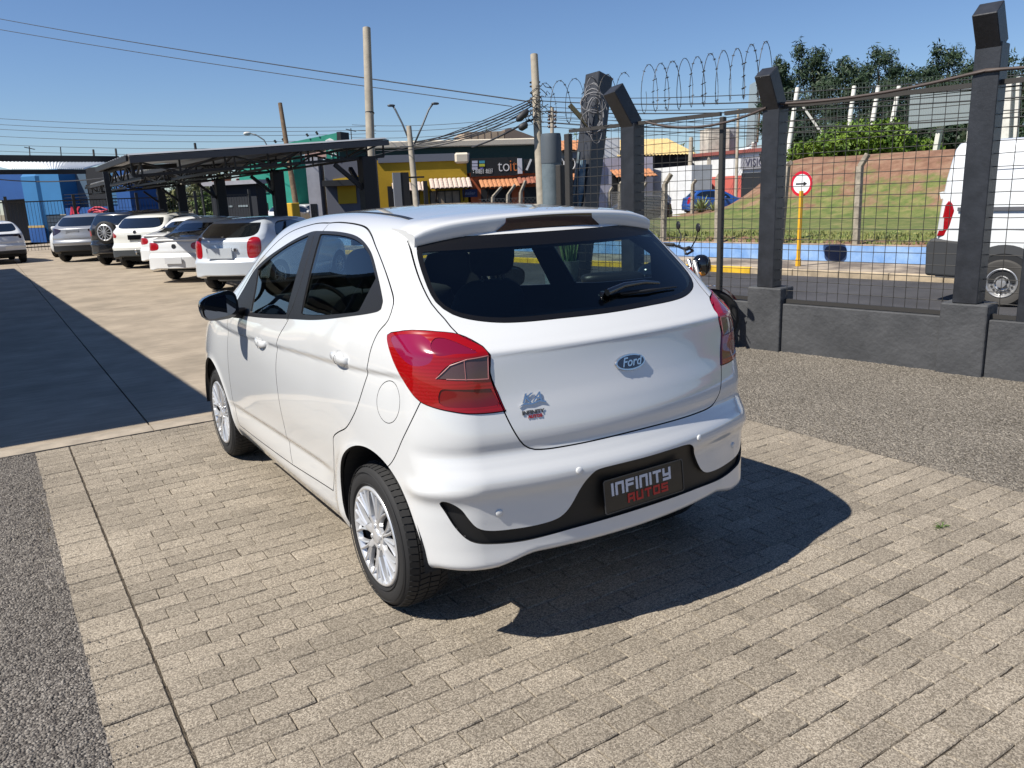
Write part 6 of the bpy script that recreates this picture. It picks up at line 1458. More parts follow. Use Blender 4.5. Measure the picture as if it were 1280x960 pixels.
ns = S0.rect(647, 198, 653, 217, .3); S0.part('white_board', og, ns[0], ns[1], ns[2], ns[3], .2, .3, mat('board_white', (.55, .55, .6), .6))
for (a, b) in ((655, 676), (676, 752)):
    u0, u1, z0, z1 = S0.rect(a, 199, b, 216, .2); S0.part('sign_board', og, u0+.02, u1-.02, z0, z1, .02, .18, mat('sign_black', (.01, .01, .01), .5))
u_, z_ = S0.uz(660, 206, .2); mb = MB(); sgn = -1 if S0.n.dot(Vector((-S0.d.y, S0.d.x, 0))) < 0 else 1; mb.bar((u_-.12, sgn*.24, z_-.35), (u_+.22, sgn*.24, z_+.35), .04, .12); mb.build('pencil_mark', mat('sign_white_text', (.6, .6, .6), .6), og)
ftext(S0, og, 'S', *[q for q in (S0.uz(696, 206, .2))], .22, .9, mat('sign_white_text', (.6, .6, .6), .6), 'sign_lettering')
for x in (698, 712): 
    u_, z_ = S0.uz(x, 205, .2); mb = MB(); mb.tube([(u_+.38*cos(a), sgn*.24, z_+.42*sin(a)) for a in np.linspace(0, 2*pi, 17)], .035, 5, False); mb.build('ring_mark', mat('sign_white_text', (.6, .6, .6), .6), og)
ll = shop('shop_building', 'lilac grey building with a tiled awning over a dark doorway', 748, 816, 198, M_LIL)
u0, u1, z0, z1 = S0.rect(762, 214, 818, 219, .6); tiled_roof(S0, ll, u0+.2, u1-.1, z0-.08, 1.6, z1+.05, .05, M_TILE); brackets(S0, ll, [u0+.8, u1-.9], z0-1.2, z0-.12, 1.3)
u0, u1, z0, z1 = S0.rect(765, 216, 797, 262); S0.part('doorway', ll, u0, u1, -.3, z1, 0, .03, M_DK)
nb_ = S0.rect(745, 199, 752, 214, .3); S0.part('small_notice', ll, nb_[0], nb_[1], nb_[2], nb_[3], .02, .1, mat('notice_white', (.5, .55, .62), .6)); nb_ = S0.rect(745.5, 205, 751.5, 208, .3); S0.part('notice_band', ll, nb_[0], nb_[1], nb_[2], nb_[3], .1, .12, mat('notice_blue2', (.02, .06, .3), .6))
# white hall with straw roof above and white/red corner building
SW = Facade(812, 58, 868, 52)
wh_ = SW.root('hall_building', 'plain white hall wall between the lilac building and the maroon gate', 'hall'); e = SW.rect(814, 211, 864, 262); SW.part('wall', wh_, e[0], e[1], -.4, e[3], -1.5, 0, M_WWALL)
B1 = Facade(745, 62, 870, 63)
t = B1.root('warehouse', 'warehouse with a straw yellow corrugated roof and dark glazed band behind the lilac shop', 'warehouse')
u0, u1, z0, z1 = B1.rect(775, 193, 862, 212); B1.part('dark_band', t, u0-1, u1+.2, z0-1, z1, -8, 0, M_DK2)
u0, u1, z0, z1 = B1.rect(770, 175, 868, 193); mb = MB(); n = 46; sgn1 = 1 if B1.n.dot(Vector((-B1.d.y, B1.d.x, 0))) > 0 else -1
for i in range(n+1):
    u = u0 + (u1-u0)*i/n; h = .06*(i % 2); mb.v += [(u, sgn1*.7, z0+h), (u - (1.0 if i else 0)*0, -sgn1*6.5, z1+.35+h)]
mb.f = [(2*i, 2*i+2, 2*i+3, 2*i+1) for i in range(n)]; mb.mi = [0]*n; mb.build('sheet_roof', mat('straw_sheet', (.50, .37, .16), .7, noise=.12, nscale=2), t)
u0, u1, z0, z1 = B1.rect(745, 173, 774, 196); B1.part('white_end_wall', t, u0, u1, 0, z1, -3, .2, M_WWALL)
mb = MB(); mb.bar((B1.uz(840, 193)[0], sgn1*.8, z0-.3), (B1.uz(868, 193)[0], sgn1*.8, z0-.3), .1); mb.build('gutter', M_DK, t)
B2 = Facade(862, 66, 1010, 56)
t = B2.root('corner_building', 'white single storey corner building with a salmon red base band and a dark entrance', 'building')
u0, u1, z0, z1 = B2.rect(862, 196, 968, 226); B2.part('wall', t, u0, u1+3, -.4, z1, -7, 0, M_WWALL); ub = B2.rect(874, 222, 935, 236); B2.part('red_band', t, ub[0], ub[1], ub[2]-1.5, ub[3], 0, .03, mat('salmon_band', (.50, .11, .09), .85))
rf_ = B2.rect(862, 193, 985, 197); B2.part('roof_edge', t, rf_[0], rf_[1]+3, rf_[3]-.25, rf_[3]+.0, -7.2, .25, mat('roof_edge_red', (.22, .06, .05), .8))
e = B2.rect(928, 196, 952, 236); B2.part('entrance', t, e[0], e[1], e[2]-1, e[3]-1.2, 0, .05, M_DK2); e = B2.rect(926, 197, 956, 210, .2); B2.part('fascia', t, e[0], e[1], e[2], e[3], 0, .2, mat('fascia_grey', (.24, .24, .27), .8)); ftext(B2, t, 'VISION', e[0]+.5, (e[2]+e[3])/2, .24, .8, mat('fascia_text', (.06, .06, .1), .7))
e = B2.rect(966, 216, 985, 236, .2); B2.part('red_band', t, e[0], e[1]+1, e[2], e[3], 0, .06, mat('salmon_band', (.50, .11, .09), .85))
e = B2.rect(857, 219, 873, 236, .2); B2.part('maroon_gate', t, e[0], e[1], e[2]-1, e[3], 0, .2, mat('maroon', (.10, .02, .025), .7))
B3 = Facade(880, 64, 930, 64)
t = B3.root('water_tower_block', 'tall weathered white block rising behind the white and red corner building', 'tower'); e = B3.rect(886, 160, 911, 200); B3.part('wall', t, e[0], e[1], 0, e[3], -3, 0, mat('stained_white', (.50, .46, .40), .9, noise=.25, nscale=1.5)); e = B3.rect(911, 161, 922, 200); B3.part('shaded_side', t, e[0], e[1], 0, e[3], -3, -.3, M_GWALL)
B4 = Facade(925, 80, 1000, 80)
t = B4.root('white_shed', 'long white arched-roof shed behind the silver billboard', 'shed'); e = B4.rect(922, 182, 1005, 205)
mb = MB(); mb.prism([(e[0]+(e[1]-e[0])*i/14, e[3] - 2.2*(1-sin(pi*(.2+.8*i/14)))) for i in range(15)] + [(e[1], 0), (e[0], 0)], lambda u, v: (u, 0, v), lambda u, v: (u, 8, v)); mb.build('wall', M_WWALL, t, fix=True)
# long dark green hall behind the shops, cream edge
B5 = Facade(455, 66, 700, 70)
t = B5.root('long_hall', 'long dark green hall with a cream roof edge behind the yellow shop', 'hall'); e = B5.rect(462, 182, 675, 205); B5.part('wall', t, e[0]-3, e[1], 0, e[3], -4, 0, M_DGRN); e2 = B5.rect(462, 176, 675, 184); B5.part('roof_edge', t, e2[0]-3, e2[1]+.3, e2[2]+.2, e2[3]-.1, -4.2, .4, M_CREAM, .08)
B6 = Facade(575, 90, 680, 92)
t = B6.root('tan_block', 'tan concrete block with a hipped end rising behind the long green hall', 'building'); e = B6.rect(580, 165, 631, 190); B6.part('wall', t, e[0], e[1], 0, e[3], -8, 0, mat('tan_render', (.44, .33, .23), .9, noise=.15, nscale=.8))
for k in range(1, 6): uu = e[0]+(e[1]-e[0])*k/6; B6.part('joint', t, uu-.05, uu+.05, e[2], e[3]-.05, 0, .02, mat('joint_brown', (.2, .14, .1), .9))
e = B6.rect(631, 163, 680, 190); mb = MB(); mb.prism([(e[0], 0), (e[0], e[3]+.1), (e[0]+(e[1]-e[0])*.15, e[3]+.25), (e[1]+1, e[2]+.9), (e[1]+1, 0)], lambda u, v: (u, 0, v), lambda u, v: (u, 6, v)); mb.build('gable', mat('brown_gable', (.20, .15, .12), .9), t, fix=True)
B7 = Facade(680, 75, 770, 77)
t = B7.root('tiled_house', 'house with a low clay tiled roof and white wall behind the pillars', 'house'); e = B7.rect(685, 174, 748, 186); B7.part('wall', t, e[0], e[1], 0, e[2], -6, 0, mat('cream_wall', (.50, .45, .38), .9)); tiled_roof(B7, t, e[0]-.3, e[1]+.3, e[2]-.1, .6, e[3], -3, M_TILE, .45)
e = B7.rect(705, 187, 745, 198); B7.part('grey_band', t, e[0], e[1], e[2], e[3], 0, .1, M_GWALL)
# ---- left of the shops: green building and grey building
B8 = Facade(326, 56, 378, 54)
t = B8.root('green_building', 'teal green building with a glazed stair strip and small dark windows', 'building'); e = B8.rect(322, 205, 374, 285); B8.part('wall', t, e[0]-2, e[1], -.3, e[3]+.4, -2, 0, M_TEAL)
windows(B8, t, [(328, 232, 336, 240), (348, 218, 354, 262)], M_WIN, mat('frame_teal', (.01, .12, .09), .7), 0, .08, 0)
for k in range(8): e = B8.rect(348.3, 220+k*5.2, 353.7, 223.5+k*5.2, .02); B8.part('pane', t, e[0], e[1], e[2], e[3], .012, .03, mat('pale_pane', (.28, .32, .34), .3))
e = B8.rect(326, 254, 338, 282); B8.part('garage_door', t, e[0], e[1], -.3, e[3], 0, .03, M_DK)
B9 = Facade(326, 60, 430, 58)
t = B9.root('green_sign_board', 'sloping teal green roof-top sign panel with a dark end', 'sign'); a0 = B9.uz(333, 184); a1 = B9.uz(421, 166); a2 = B9.uz(421, 178); a3 = B9.uz(333, 186)
mb = MB(); mb.prism([a0, a1, a2, a3], lambda u, v: (u, 0, v), lambda u, v: (u, 1.2, v)); mb.build('panel', mat('teal_sheet', (.012, .20, .14), .6), t, fix=True); e = B9.rect(421, 165, 427, 178); B9.part('dark_end', t, e[0], e[1], e[2], e[3], -1.2, .05, M_DK)
for x in (346, 356, 386, 398): a = B9.uz(x, 181 - (x-333)*.20); b = B9.uz(x-2, 178-(x-333)*.20); mb = MB(); mb.bar((a[0], -.1, a[1]), (b[0], -.1, b[1]), .12); mb.build('strut', M_DK, t)
mb = MB(); h_ = [B9.uz(*q) for q in ((408, 178), (408, 175.5), (413, 173), (418, 175.5), (418, 178), (416, 178), (416, 176), (410, 176), (410, 178))]; mb.prism(h_, lambda u, v: (u, -.15, v), lambda u, v: (u, 0, v)); mb.build('house_mark', mat('sign_white_text', (.6, .6, .6), .6), t, fix=True)
B10 = Facade(378, 50, 470, 50)
t = B10.root('grey_building', 'grey rendered building with a mustard lower panel, left of the yellow shop', 'building')
e = B10.rect(381, 196, 404, 276); B10.part('light_wall', t, e[0], e[1], -.3, e[3], -1.5, 0, M_GWALL); e = B10.rect(404, 200, 460, 276); B10.part('wall', t, e[0], e[1]+.6, -.3, e[3], -1.5, 0, mat('slate_wall', (.085, .09, .115), .9)); 
u = [B10.uz(*q, .1) for q in ((416, 224), (452, 219), (452, 209), (462, 209), (462, 226), (416, 226))]; mb = MB(); sg10 = 1 if B10.n.dot(Vector((-B10.d.y, B10.d.x, 0))) > 0 else -1; mb.prism(u, lambda a, b: (a, sg10*.1, b), lambda a, b: (a, 0, b)); mb.build('mustard_band', M_YEL, t, fix=True)
e = B10.rect(421, 230, 446, 254, .1); B10.part('mustard_panel', t, e[0], e[1], e[2], e[3], 0, .1, M_YEL); e = B10.rect(388, 255, 398, 275); B10.part('window', t, e[0], e[1], e[2], e[3], 0, .03, M_WIN); e = B10.rect(405, 226, 462, 231, .3); B10.part('canopy', t, e[0], e[1], e[2], e[3], 0, .9, M_DK)
e = B10.rect(380, 186, 408, 196); B10.part('upper_sign', t, e[0], e[1], e[2], e[3], -1, 0, mat('pinkish_sign', (.45, .28, .24), .8)); e = B10.rect(408, 188, 423, 198); up_ = B10.part('green_logo', t, e[0], e[1], e[2], e[3], -.5, .1, M_TEAL); ftext(B10, t, 'W', e[0]+.15, (e[2]+e[3])/2, .14, .6, mat('sign_white_text', (.6, .6, .6), .6))
B11 = Facade(355, 44, 372, 43.5)
t = B11.root('yellow_bin', 'tall mustard yellow box standing by the canopy columns', 'box'); e = B11.rect(357, 254, 367, 280); B11.part('body', t, e[0], e[1], -.2, e[3], -.6, 0, mat('bin_yellow', (.55, .33, .02), .7), .03)
# black wall block behind the row of cars
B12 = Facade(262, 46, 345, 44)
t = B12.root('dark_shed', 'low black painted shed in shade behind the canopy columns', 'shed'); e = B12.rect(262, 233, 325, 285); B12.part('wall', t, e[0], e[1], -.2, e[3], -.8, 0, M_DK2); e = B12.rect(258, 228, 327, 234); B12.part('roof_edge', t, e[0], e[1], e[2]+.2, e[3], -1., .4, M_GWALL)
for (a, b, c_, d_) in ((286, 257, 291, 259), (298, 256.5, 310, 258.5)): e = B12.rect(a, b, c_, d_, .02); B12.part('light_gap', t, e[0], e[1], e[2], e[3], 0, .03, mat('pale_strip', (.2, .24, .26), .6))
# houses far behind
B13 = Facade(160, 85, 330, 90)
for (x0, x1, yw, yr0, m_, mr_, l) in ((265, 296, 230, 220, mat('terracotta_wall', (.40, .15, .08), .9), None, 'terracotta block with a white edge beyond the dark shed'), (296, 314, 230, 219, mat('maroon_wall', (.16, .05, .05), .9), None, 'maroon block beyond the dark shed'), (166, 196, 254, 238, M_WWALL, M_TILE, 'white house with a clay tiled roof beside the blue building'), (168, 184, 270, 247, M_WWALL, mat('dark_tile', (.28, .10, .06), .9), 'small white house end in front of the tiled house')):
    t = B13.root('house', l, 'house'); e = B13.rect(x0, yr0+4, x1, 285); B13.part('wall', t, e[0], e[1], -.3, e[3], -2, 0 if 'small' not in l else 3, m_)
    if mr_: e = B13.rect(x0-1, yr0-4, x1+1, yr0+4, .4); tiled_roof(B13, t, e[0], e[1], e[2]-.1, .8 if 'small' not in l else 3.6, e[3]-.2, -3, mr_, .5)
    elif 'terra' in l: e = B13.rect(x0+23, yr0, x1, 245); B13.part('white_edge', t, e[0], e[1]-.02, 0, e[3]-1, 0, .1, M_WWALL)
# ---- blue two-storey building at far left
B14 = Facade(-30, 47, 172, 41)
t = B14.root('blue_building', 'blue two-storey building with recessed dark balcony and red lettering AK', 'building')
U_ = lambda x, w=0: B14.uz(x, 262, w)[0]
Z_ = lambda x, y, w=0: B14.uz(x, y, w)[1]
ZT = Z_(60, 212); ZP = Z_(20, 249); ZB = Z_(110, 259); DP = -1.6
B14.part('wall', t, U_(-30), U_(36), ZP, ZT, DP, 0, M_BLUE); B14.part('dark_porch', t, U_(-30), U_(36.5), -.3, ZP+.2, DP-.2, DP, M_DK2)
B14.part('corner_column', t, U_(34), U_(60), -.3, ZT, -.7, .25, M_PBLUE, .3); B14.part('corner_wall', t, U_(57), U_(82), Z_(70, 268), ZT, DP, .1, M_PBLUE)
B14.part('lower_wall', t, U_(84), U_(168), -.3, ZB, DP, .12, M_BLUE)
B14.part('recess', t, U_(81), U_(100), ZB-.2, ZT, DP, -.9, mat('recess_grey_blue', (.05, .09, .14), .9)); B14.part('dark_balcony', t, U_(99), U_(138), ZB-.2, ZT, DP, -.7, M_DK); B14.part('blue_bay', t, U_(138), U_(152), ZB-.1, ZT, DP, -.2, mat('bay_blue', (.03, .11, .22), .9)); B14.part('right_wall', t, U_(151), U_(168), ZB-.1, ZT, DP, .13, M_BLUE)
zs = Z_(70, 269); 
for k in range(9): h = (zs+.3)/9; z = -.3 + k*h; B14.part('shutter_slat', t, U_(58), U_(84), z+.01, z+h-.01, .02, .06+.02*(k % 2), mat('shutter_dark', (.02, .035, .055), .6))
zo = Z_(50, 283); B14.part('ochre_line', t, U_(38), U_(58), zo-.06, zo+.06, .26, .30, mat('ochre', (.35, .25, .10), .8)); B14.part('base_coat', t, U_(38), U_(58), -.3, zo-.06, .24, .29, M_BLUE)
mred = mat('red_script', (.40, .012, .04), .6); za = Z_(100, 265, .12); ftext(B14, t, 'AK', U_(90), za, .16, Z_(100, 258, .12)-Z_(100, 274, .12), mred, 'wall_lettering', 1.0, .03)
sg14 = 1 if B14.n.dot(Vector((-B14.d.y, B14.d.x, 0))) > 0 else -1
for pts in ([(113, 268), (117, 263), (124, 262), (131, 264), (138, 262), (130, 259), (122, 259), (114, 264)], [(118, 269), (122, 265), (130, 265), (136, 268)]):
    mb = MB(); mb.tube([(B14.uz(x, y)[0], sg14*.17, B14.uz(x, y)[1]) for x, y in pts], .045, 5); mb.build('car_outline', mred, t)
mb = MB()
for y in (242, 246, 250, 254): z = Z_(110, y); mb.bar((U_(82), sg14*.0, z), (U_(152), sg14*.0, z), .03)
mb.build('balcony_rail', M_DK, t)
B14.part('ground_strip', t, U_(38), U_(86), -.2, .0, .3, 3.0, mat('pale_concrete', (.36, .315, .26), .85))
# white sheet canopy in front of it
B15 = Facade(-30, 29.5, 150, 33.5)
t = B15.root('sheet_canopy', 'white corrugated sheet canopy with black steel fascia beams at far left', 'canopy'); sg15 = 1 if B15.n.dot(Vector((-B15.d.y, B15.d.x, 0))) > 0 else -1
e = B15.rect(-30, 193.5, 148, 200, -3.3); B15.part('upper_beam', t, e[0], e[1], e[3]-.26, e[3], -3.4, -3.2, M_DK); zb_ = B15.rect(-30, 213, 105, 216); B15.part('lower_beam', t, zb_[0], B15.uz(106, 214)[0], zb_[3]-.15, zb_[3]+.02, -.05, .1, M_DK)
mb = MB(); n = 70; uA = e[0]; uB = B15.uz(104, 210)[0]; uC = B15.uz(132, 200, -3.3)[0]
for i in range(n+1):
    tt = i/n; h = .05*(i % 2); mb.v += [(uA+(uB-uA)*tt, sg15*.1, zb_[3]+.03+h), (uA+(uC-uA)*tt, -sg15*3.3, e[3]-.28+h)]
mb.f = [(2*i, 2*i+2, 2*i+3, 2*i+1) for i in range(n)]; mb.mi = [0]*n; mb.build('white_sheet', mat('white_sheet', (.62, .64, .66), .5), t)
# ---------------------------------------------------------------- the long canopy over the parked cars
M_TR = mat('truss_black', (.006, .006, .008), .6)
cp_ = empty('car_canopy', (0, 13, 0), 0, 'long mono-pitch steel canopy with black trusses and columns over the row of parked cars', 'canopy')
def cz(x): return 2.22 + (x-.5)*.060
X0, X1, Y0, Y1 = .45, 5.45, 13.0, 36.0
XL = lambda y: .45 if y < 4.4 else 2.1
mb = MB(); n = 150
for i in range(n+1):
    y = (Y1-Y0)*i/n; h = .035*(i % 2)
    for x in (XL(y), X1): mb.v += [(x, y, cz(x)+.33+h), (x, y, cz(x)+.31+h)]
mb.f = [(4*i, 4*i+2, 4*i+6, 4*i+4) for i in range(n)] + [(4*i+1, 4*i+5, 4*i+7, 4*i+3) for i in range(n)]; mb.mi = [0]*len(mb.f)
mb.build('roof_sheet', mat('galvanised_sheet', (.30, .31, .32), .45, metal=.3, noise=.15, nscale=1), cp_)
mb = MB(); mb.bar((X0, -.03, cz(X0)+.25), (X1, -.03, cz(X1)+.25), .05, .11); mb.build('end_fascia', mat('fascia_steel', (.05, .052, .06), .5), cp_); mb = MB(); mb.bar((X0-.03, 0, cz(X0)+.28), (X0-.03, 4.3, cz(X0)+.28), .04, .10); mb.bar((2.08, 4.3, cz(1.5)+.28), (2.08, Y1-Y0, cz(1.5)+.28), .04, .10); mb.bar((X0-.03, 4.3, cz(X0)+.28), (2.08, 4.3, cz(1.5)+.28), .04, .10); mb.build('eave_gutter', M_TR, cp_)
def truss(p, q, h, n, nm='truss'):
    p = Vector(p); q = Vector(q); mb = MB(); d = q-p; dz = Vector((0, 0, -h)); mb.bar(p, q, .05); mb.bar(p+dz, q+dz, .05)
    for i in range(n+1): a = p+d*i/n; mb.bar(a, a+dz, .032)
    for i in range(n):
        a, b = p+d*i/n, p+d*(i+1)/n; mb.bar(a+dz if i % 2 else a, b if i % 2 else b+dz, .032)
    return mb.build(nm, M_TR, cp_)
ys_ = [.15, 6.2, 12.4, 18.6, 22.8]
for k, y in enumerate(ys_):
    truss((XL(y)+.05, y, cz(XL(y))+.26), (X1-.05, y, cz(X1)+.26), .28, 6)
    mb = MB(); mb.box((5.0, y, 1.25), (.30, .30, 2.5)); bevel(mb.build('column', M_TR, cp_), .01, 1)
    mb = MB(); mb.bar((5.0, y, 1.75), (4.3, y, 2.35), .08); mb.build('knee_brace', M_TR, cp_)
    if k < 5: mb = MB(); mb.bar((5.0, y+.2, 1.75), (5.0, y+.9, 2.3), .08); mb.build('knee_brace', M_TR, cp_)
for x in (2.3, 3.6, 5.0): truss((x, .1, cz(x)+.22), (x, Y1-Y0-.3, cz(x)+.22), .24, 14, 'longitudinal_truss')
truss((X0+.2, .1, cz(X0)+.22), (X0+.2, 4.2, cz(X0)+.22), .28, 5, 'longitudinal_truss')
q_ = at(139, 262, 25); mb = MB(); mb.bar((q_.x, q_.y-13, 0), (q_.x, q_.y-13, at(134, 213, 25).z), .16); mb.build('eave_post', M_TR, cp_); mb = MB(); mb.bar((q_.x, q_.y-13, at(134, 213, 25).z-.05), (1.8, q_.y-13, cz(1.5)+.2), .12); mb.build('outrigger', M_TR, cp_)
# short canopy bay right of the near column, reaching the grey building side
# ---------------------------------------------------------------- big roof off to the left whose shade falls on the slab
rc_ = empty('workshop_roof', (-3.3, 4.05, 0), 0, 'tall dark green workshop roof on posts left of the forecourt, casting the large shadow', 'canopy')
H_ = 3.62; mb = MB(); n = 120
for i in range(n+1):
    y = 22.2*i/n; x0 = -.034*y; h = .03*(i % 2); mb.v += [(x0, y, H_+h), (-9.5, y, H_+.9+h)]
mb.f = [(2*i, 2*i+2, 2*i+3, 2*i+1) for i in range(n)]; mb.mi = [0]*n; mb.build('roof_sheet', mat('dark_green_roof', (.02, .05, .045), .6), rc_)
for k in range(6):
    y = .1 + 22*k/5; mb = MB(); mb.box((-.034*y-.15, y, H_/2-.02), (.14, .14, H_)); mb.build('post', M_TR, rc_)
    mb = MB(); mb.bar((-.034*y-.1, y, H_-.06), (-9.4, y, H_+.84), .12); mb.build('rafter', M_TR, rc_)
mb = MB(); mb.bar((0, 0, H_-.06), (-.034*22.2, 22.2, H_-.06), .12); mb.build('eave_beam', M_TR, rc_)
bw = MB(); bw.box((-9.5, 11, 1.3), (.2, 22.2, 2.6)); bw.build('back_wall', mat('back_wall_grey', (.25, .27, .28), .9, noise=.2, nscale=1), rc_)
for k in range(5):
    bw = MB(); bw.box((-9.38, 3+4*k, 1.2), (.06, 2.4, 2.4)); bw.build('roller_door', mat('roller_white', (.45, .47, .48), .6), rc_)
# rear fence line behind the cars
rf2 = empty('yard_fence', (-6, 38.5, 0), 0, 'black bar fence behind the parked cars in front of the blue building', 'fence')
mb = MB()
for i in range(1, 120): x = i*.13; mb.bar((x, 0, 0), (x, 0, 2.1), .014)
o = mb.build('bars', M_WIRE, rf2); o['kind'] = 'stuff'
for z in (.15, 2.1): mb = MB(); mb.bar((0, 0, z), (15.6, 0, z), .05); mb.build('rail', M_WIRE, rf2)
for i in range(7): mb = MB(); mb.bar((i*2.6, 0, 0), (i*2.6, 0, 2.35), .12); mb.build('post', M_WIRE, rf2)
# gate pier group left of the street poles
gp = at(503, 262, 30); t = empty('gate_pier', (gp.x, gp.y, 0), radians(-20), 'grey and black steel gate pier standing in front of the yellow shop', 'pier')
z1 = at(503, 216, 30).z; mb = MB(); mb.box((-.14, -.02, z1/2), (.28, .3, z1)); mb.build('grey_face', mat('pier_grey', (.16, .17, .19), .6), t); mb = MB(); mb.box((.16, .0, z1/2), (.30, .3, z1)); mb.build('dark_face', M_TR, t)
q = at(533, 262, 30); z2 = at(519, 220, 30).z; mb = MB(); mb.box((.92, 0, z2/2-.1), (.14, .2, z2-.2)); mb.build('gate_post', M_TR, t); mb = MB(); mb.bar((.1, 0, z2-.05), (.9, 0, z2-.05), .06); mb.build('cross_bar', M_TR, t)
# ---------------------------------------------------------------- poles
M_POLE = mat('pole_concrete', (.33, .29, .23), .9, noise=.15, nscale=3, bump=.3, bscale=20); M_WOOD = mat('pole_wood', (.16, .11, .07), .95, noise=.25, nscale=5)
def pole(px_b, py_b, px_t, py_t, D, r0, r1, label, m=M_POLE, name='utility_pole', zb=-.3, ext=0.):
    a = at(px_b, py_b, D); b = at(px_t, py_t, D); d = (b-a); base = a - d*((a.z-zb)/d.z); top = b + d.normalized()*ext
    t = empty(name, base, 0, label, 'pole'); mb = MB(); mb.tube([(0, 0, 0), top-base], [r0, r1], 14); mb.build('shaft', m, t, smooth=True, sharp=50); return t, base, top
pA, bA, tA = pole(677, 260, 670, 118, 32, .19, .15, 'tall concrete utility pole loaded with cable bundles beside the round pillar', ext=1.6)
mb = MB()
for k, z in enumerate((4.6, 4.75, 4.95, 5.2, 5.35)): mb.tube([tA-bA + Vector((0, 0, z-6.4)) + Vector((.2*cos(a), .2*sin(a), 0)) for a in np.linspace(0, 6.28, 9)], .03, 5, False)
mb.build('cable_clamps', M_CAB, pA)
for (x, y, x2, y2, l) in ((646, 151, 660, 138, 'upper'), (649, 161, 659, 155, 'lower')):
    mb = MB(); a = at(x, y, 31.5); b = at(x2, y2, 31.6); mb.tube([a, a*.8+b*.2, a*.2+b*.8, b], [.06, .14, .14, .06], 10); tag(mb.build('splice_closure', M_CAB, smooth=True), 'black cable splice canister, %s of the two hanging left of the cable loaded pole' % l, 'cable box')
pB, bB, tB = pole(690, 182, 690, 135, 60, .16, .14, 'distant concrete pole with stacked insulators rising above the round pillar')
for k in range(5):
    for s in (-1, 1): mb = MB(); c = at(690 + s*3.6, 140 + k*4.6, 60) - bB; mb.lathe([(-.1, .06), (0, .12), (.1, .06)], 8, tuple(c), 'Z', cap=True); mb.build('insulator', mat('insulator_brown', (.05, .03, .03), .4), pB)
mb = MB()
for y in (139, 150, 158): mb.bar(at(684, y, 60)-bB, at(696, y, 60)-bB, .08)
mb.build('cross_arm', M_DK, pB)
pC, bC, tC = pole(518, 230, 511, 158, 46, .20, .15, 'slightly tilted concrete lamp pole with two long curved lamp arms above the yellow shop')
M_ARM = mat('lamp_arm_grey', (.10, .11, .12), .5, metal=.5)
for (pts, hx, l) in (([(514, 182), (503, 155), (494, 137), (491, 132.5)], (489, 132), 'a'), ([(518, 180), (528, 157), (536, 137), (541, 130)], (544, 129.5), 'b')):
    mb = MB(); mb.tube([at(x, y, 46)-bC for x, y in pts], .055, 7); arm = mb.build('lamp_arm', M_ARM, pC, smooth=True); mb = MB(); cushion(mb, at(hx[0], hx[1], 46)-bC, (.45, .3, .14), None, .7); mb.build('lamp_head', M_ARM, arm, smooth=True)
pD, bD, tD = pole(463, 178, 461, 118, 24, .145, .12, 'smooth light concrete pole rising directly above the nearest canopy column', ext=2.0, zb=0)
mb = MB(); mb.tube([at(462.2, 140.6, 24)-bD, at(462.2, 141.6, 24)-bD], .14, 14); mb.build('joint_band', M_DK, pD)
pE, bE, tE = pole(358, 180, 350, 129, 50, .20, .13, 'leaning weathered wooden pole above the green sign panel', M_WOOD)
pole(244.5, 186, 243.5, 179, 46, .07, .07, 'short dark stub post above the canopy roof', M_DK)
lp2 = at(309, 167, 60); t = empty('street_lamp', at(336, 186, 60), 0, 'small street lamp head on a thin curved arm above the canopy', 'street lamp')
o_ = t.location.copy(); mb = MB(); mb.tube([(0, 0, -10), (0, 0, 0), at(330, 175, 60)-o_, at(320, 168.5, 60)-o_, at(313, 167, 60)-o_], .05, 6); mb.build('arm', M_ARM, t, smooth=True); mb = MB(); cushion(mb, lp2-o_, (.55, .4, .25), None, .8); mb.build('lamp_head', mat('lamp_pale', (.6, .6, .58), .5), t, smooth=True)
# small antennas and insulators left
for k, (x, y0, y1, l) in enumerate(((38, 195, 183, 'thin roof aerial leaning left, leftmost above the sheet canopy'), (77, 195, 183.5, 'thin straight roof aerial above the sheet canopy'), (118, 195, 187, 'squat dark insulator stub above the sheet canopy'), (146, 193, 186, 'short pair of stubs above the canopy corner'), (440, 180, 160.5, 'thin television aerial above the grey building'))):
    a = at(x, y0+6, 55); b = at(x-1.5, y1, 55); mb = MB(); mb.tube([a, b], .07 if k in (2, 3) else .035, 5); mb.tube([b + _rr*.35 + Vector((0, 0, -.2)), b - _rr*.35 + Vector((0, 0, -.05))], .03, 5) if k in (0, 4) else None; tag(mb.build('roof_aerial', M_DK), l, 'aerial')
# ---------------------------------------------------------------- overhead wires
ORD = ['topmost', 'second from the top', 'third from the top', 'fourth from the top', 'fifth from the top', 'sixth from the top', 'lowest']
wires = []
def wire(x0, y0, d0, x1, y1, d1, sg, r, label, group=None): wires.append(cable('overhead_wire', sag(at(x0, y0, d0), at(x1, y1, d1), sg, 18), r, M_CAB, label, 'wire', 4, group))
g_ = 'thin parallel wires crossing the left sky'
for k, (ya, yb) in enumerate(((147, 158), (154.5, 162.5), (160.5, 167), (169.5, 174), (180, 181), (188, 188))): wire(-20, ya, 70, 470, yb, 66, .35, .018, ORD[k if k < 5 else 6] + ' of the thin overhead wires crossing the sky above the left canopy', g_)
for k, (ya, yb, yc) in enumerate(((156, 143, 145), (163, 148, 150), (172, 155, 156))): wire(440, ya, 66, 680, yb-2, 60, .4, .018, ['upper', 'middle', 'lower'][k] + ' thin wire crossing the sky between light pole and distant insulator pole', 'thin wires right of the light pole')
bl = 'black cable sweeping down left from the loaded pole'
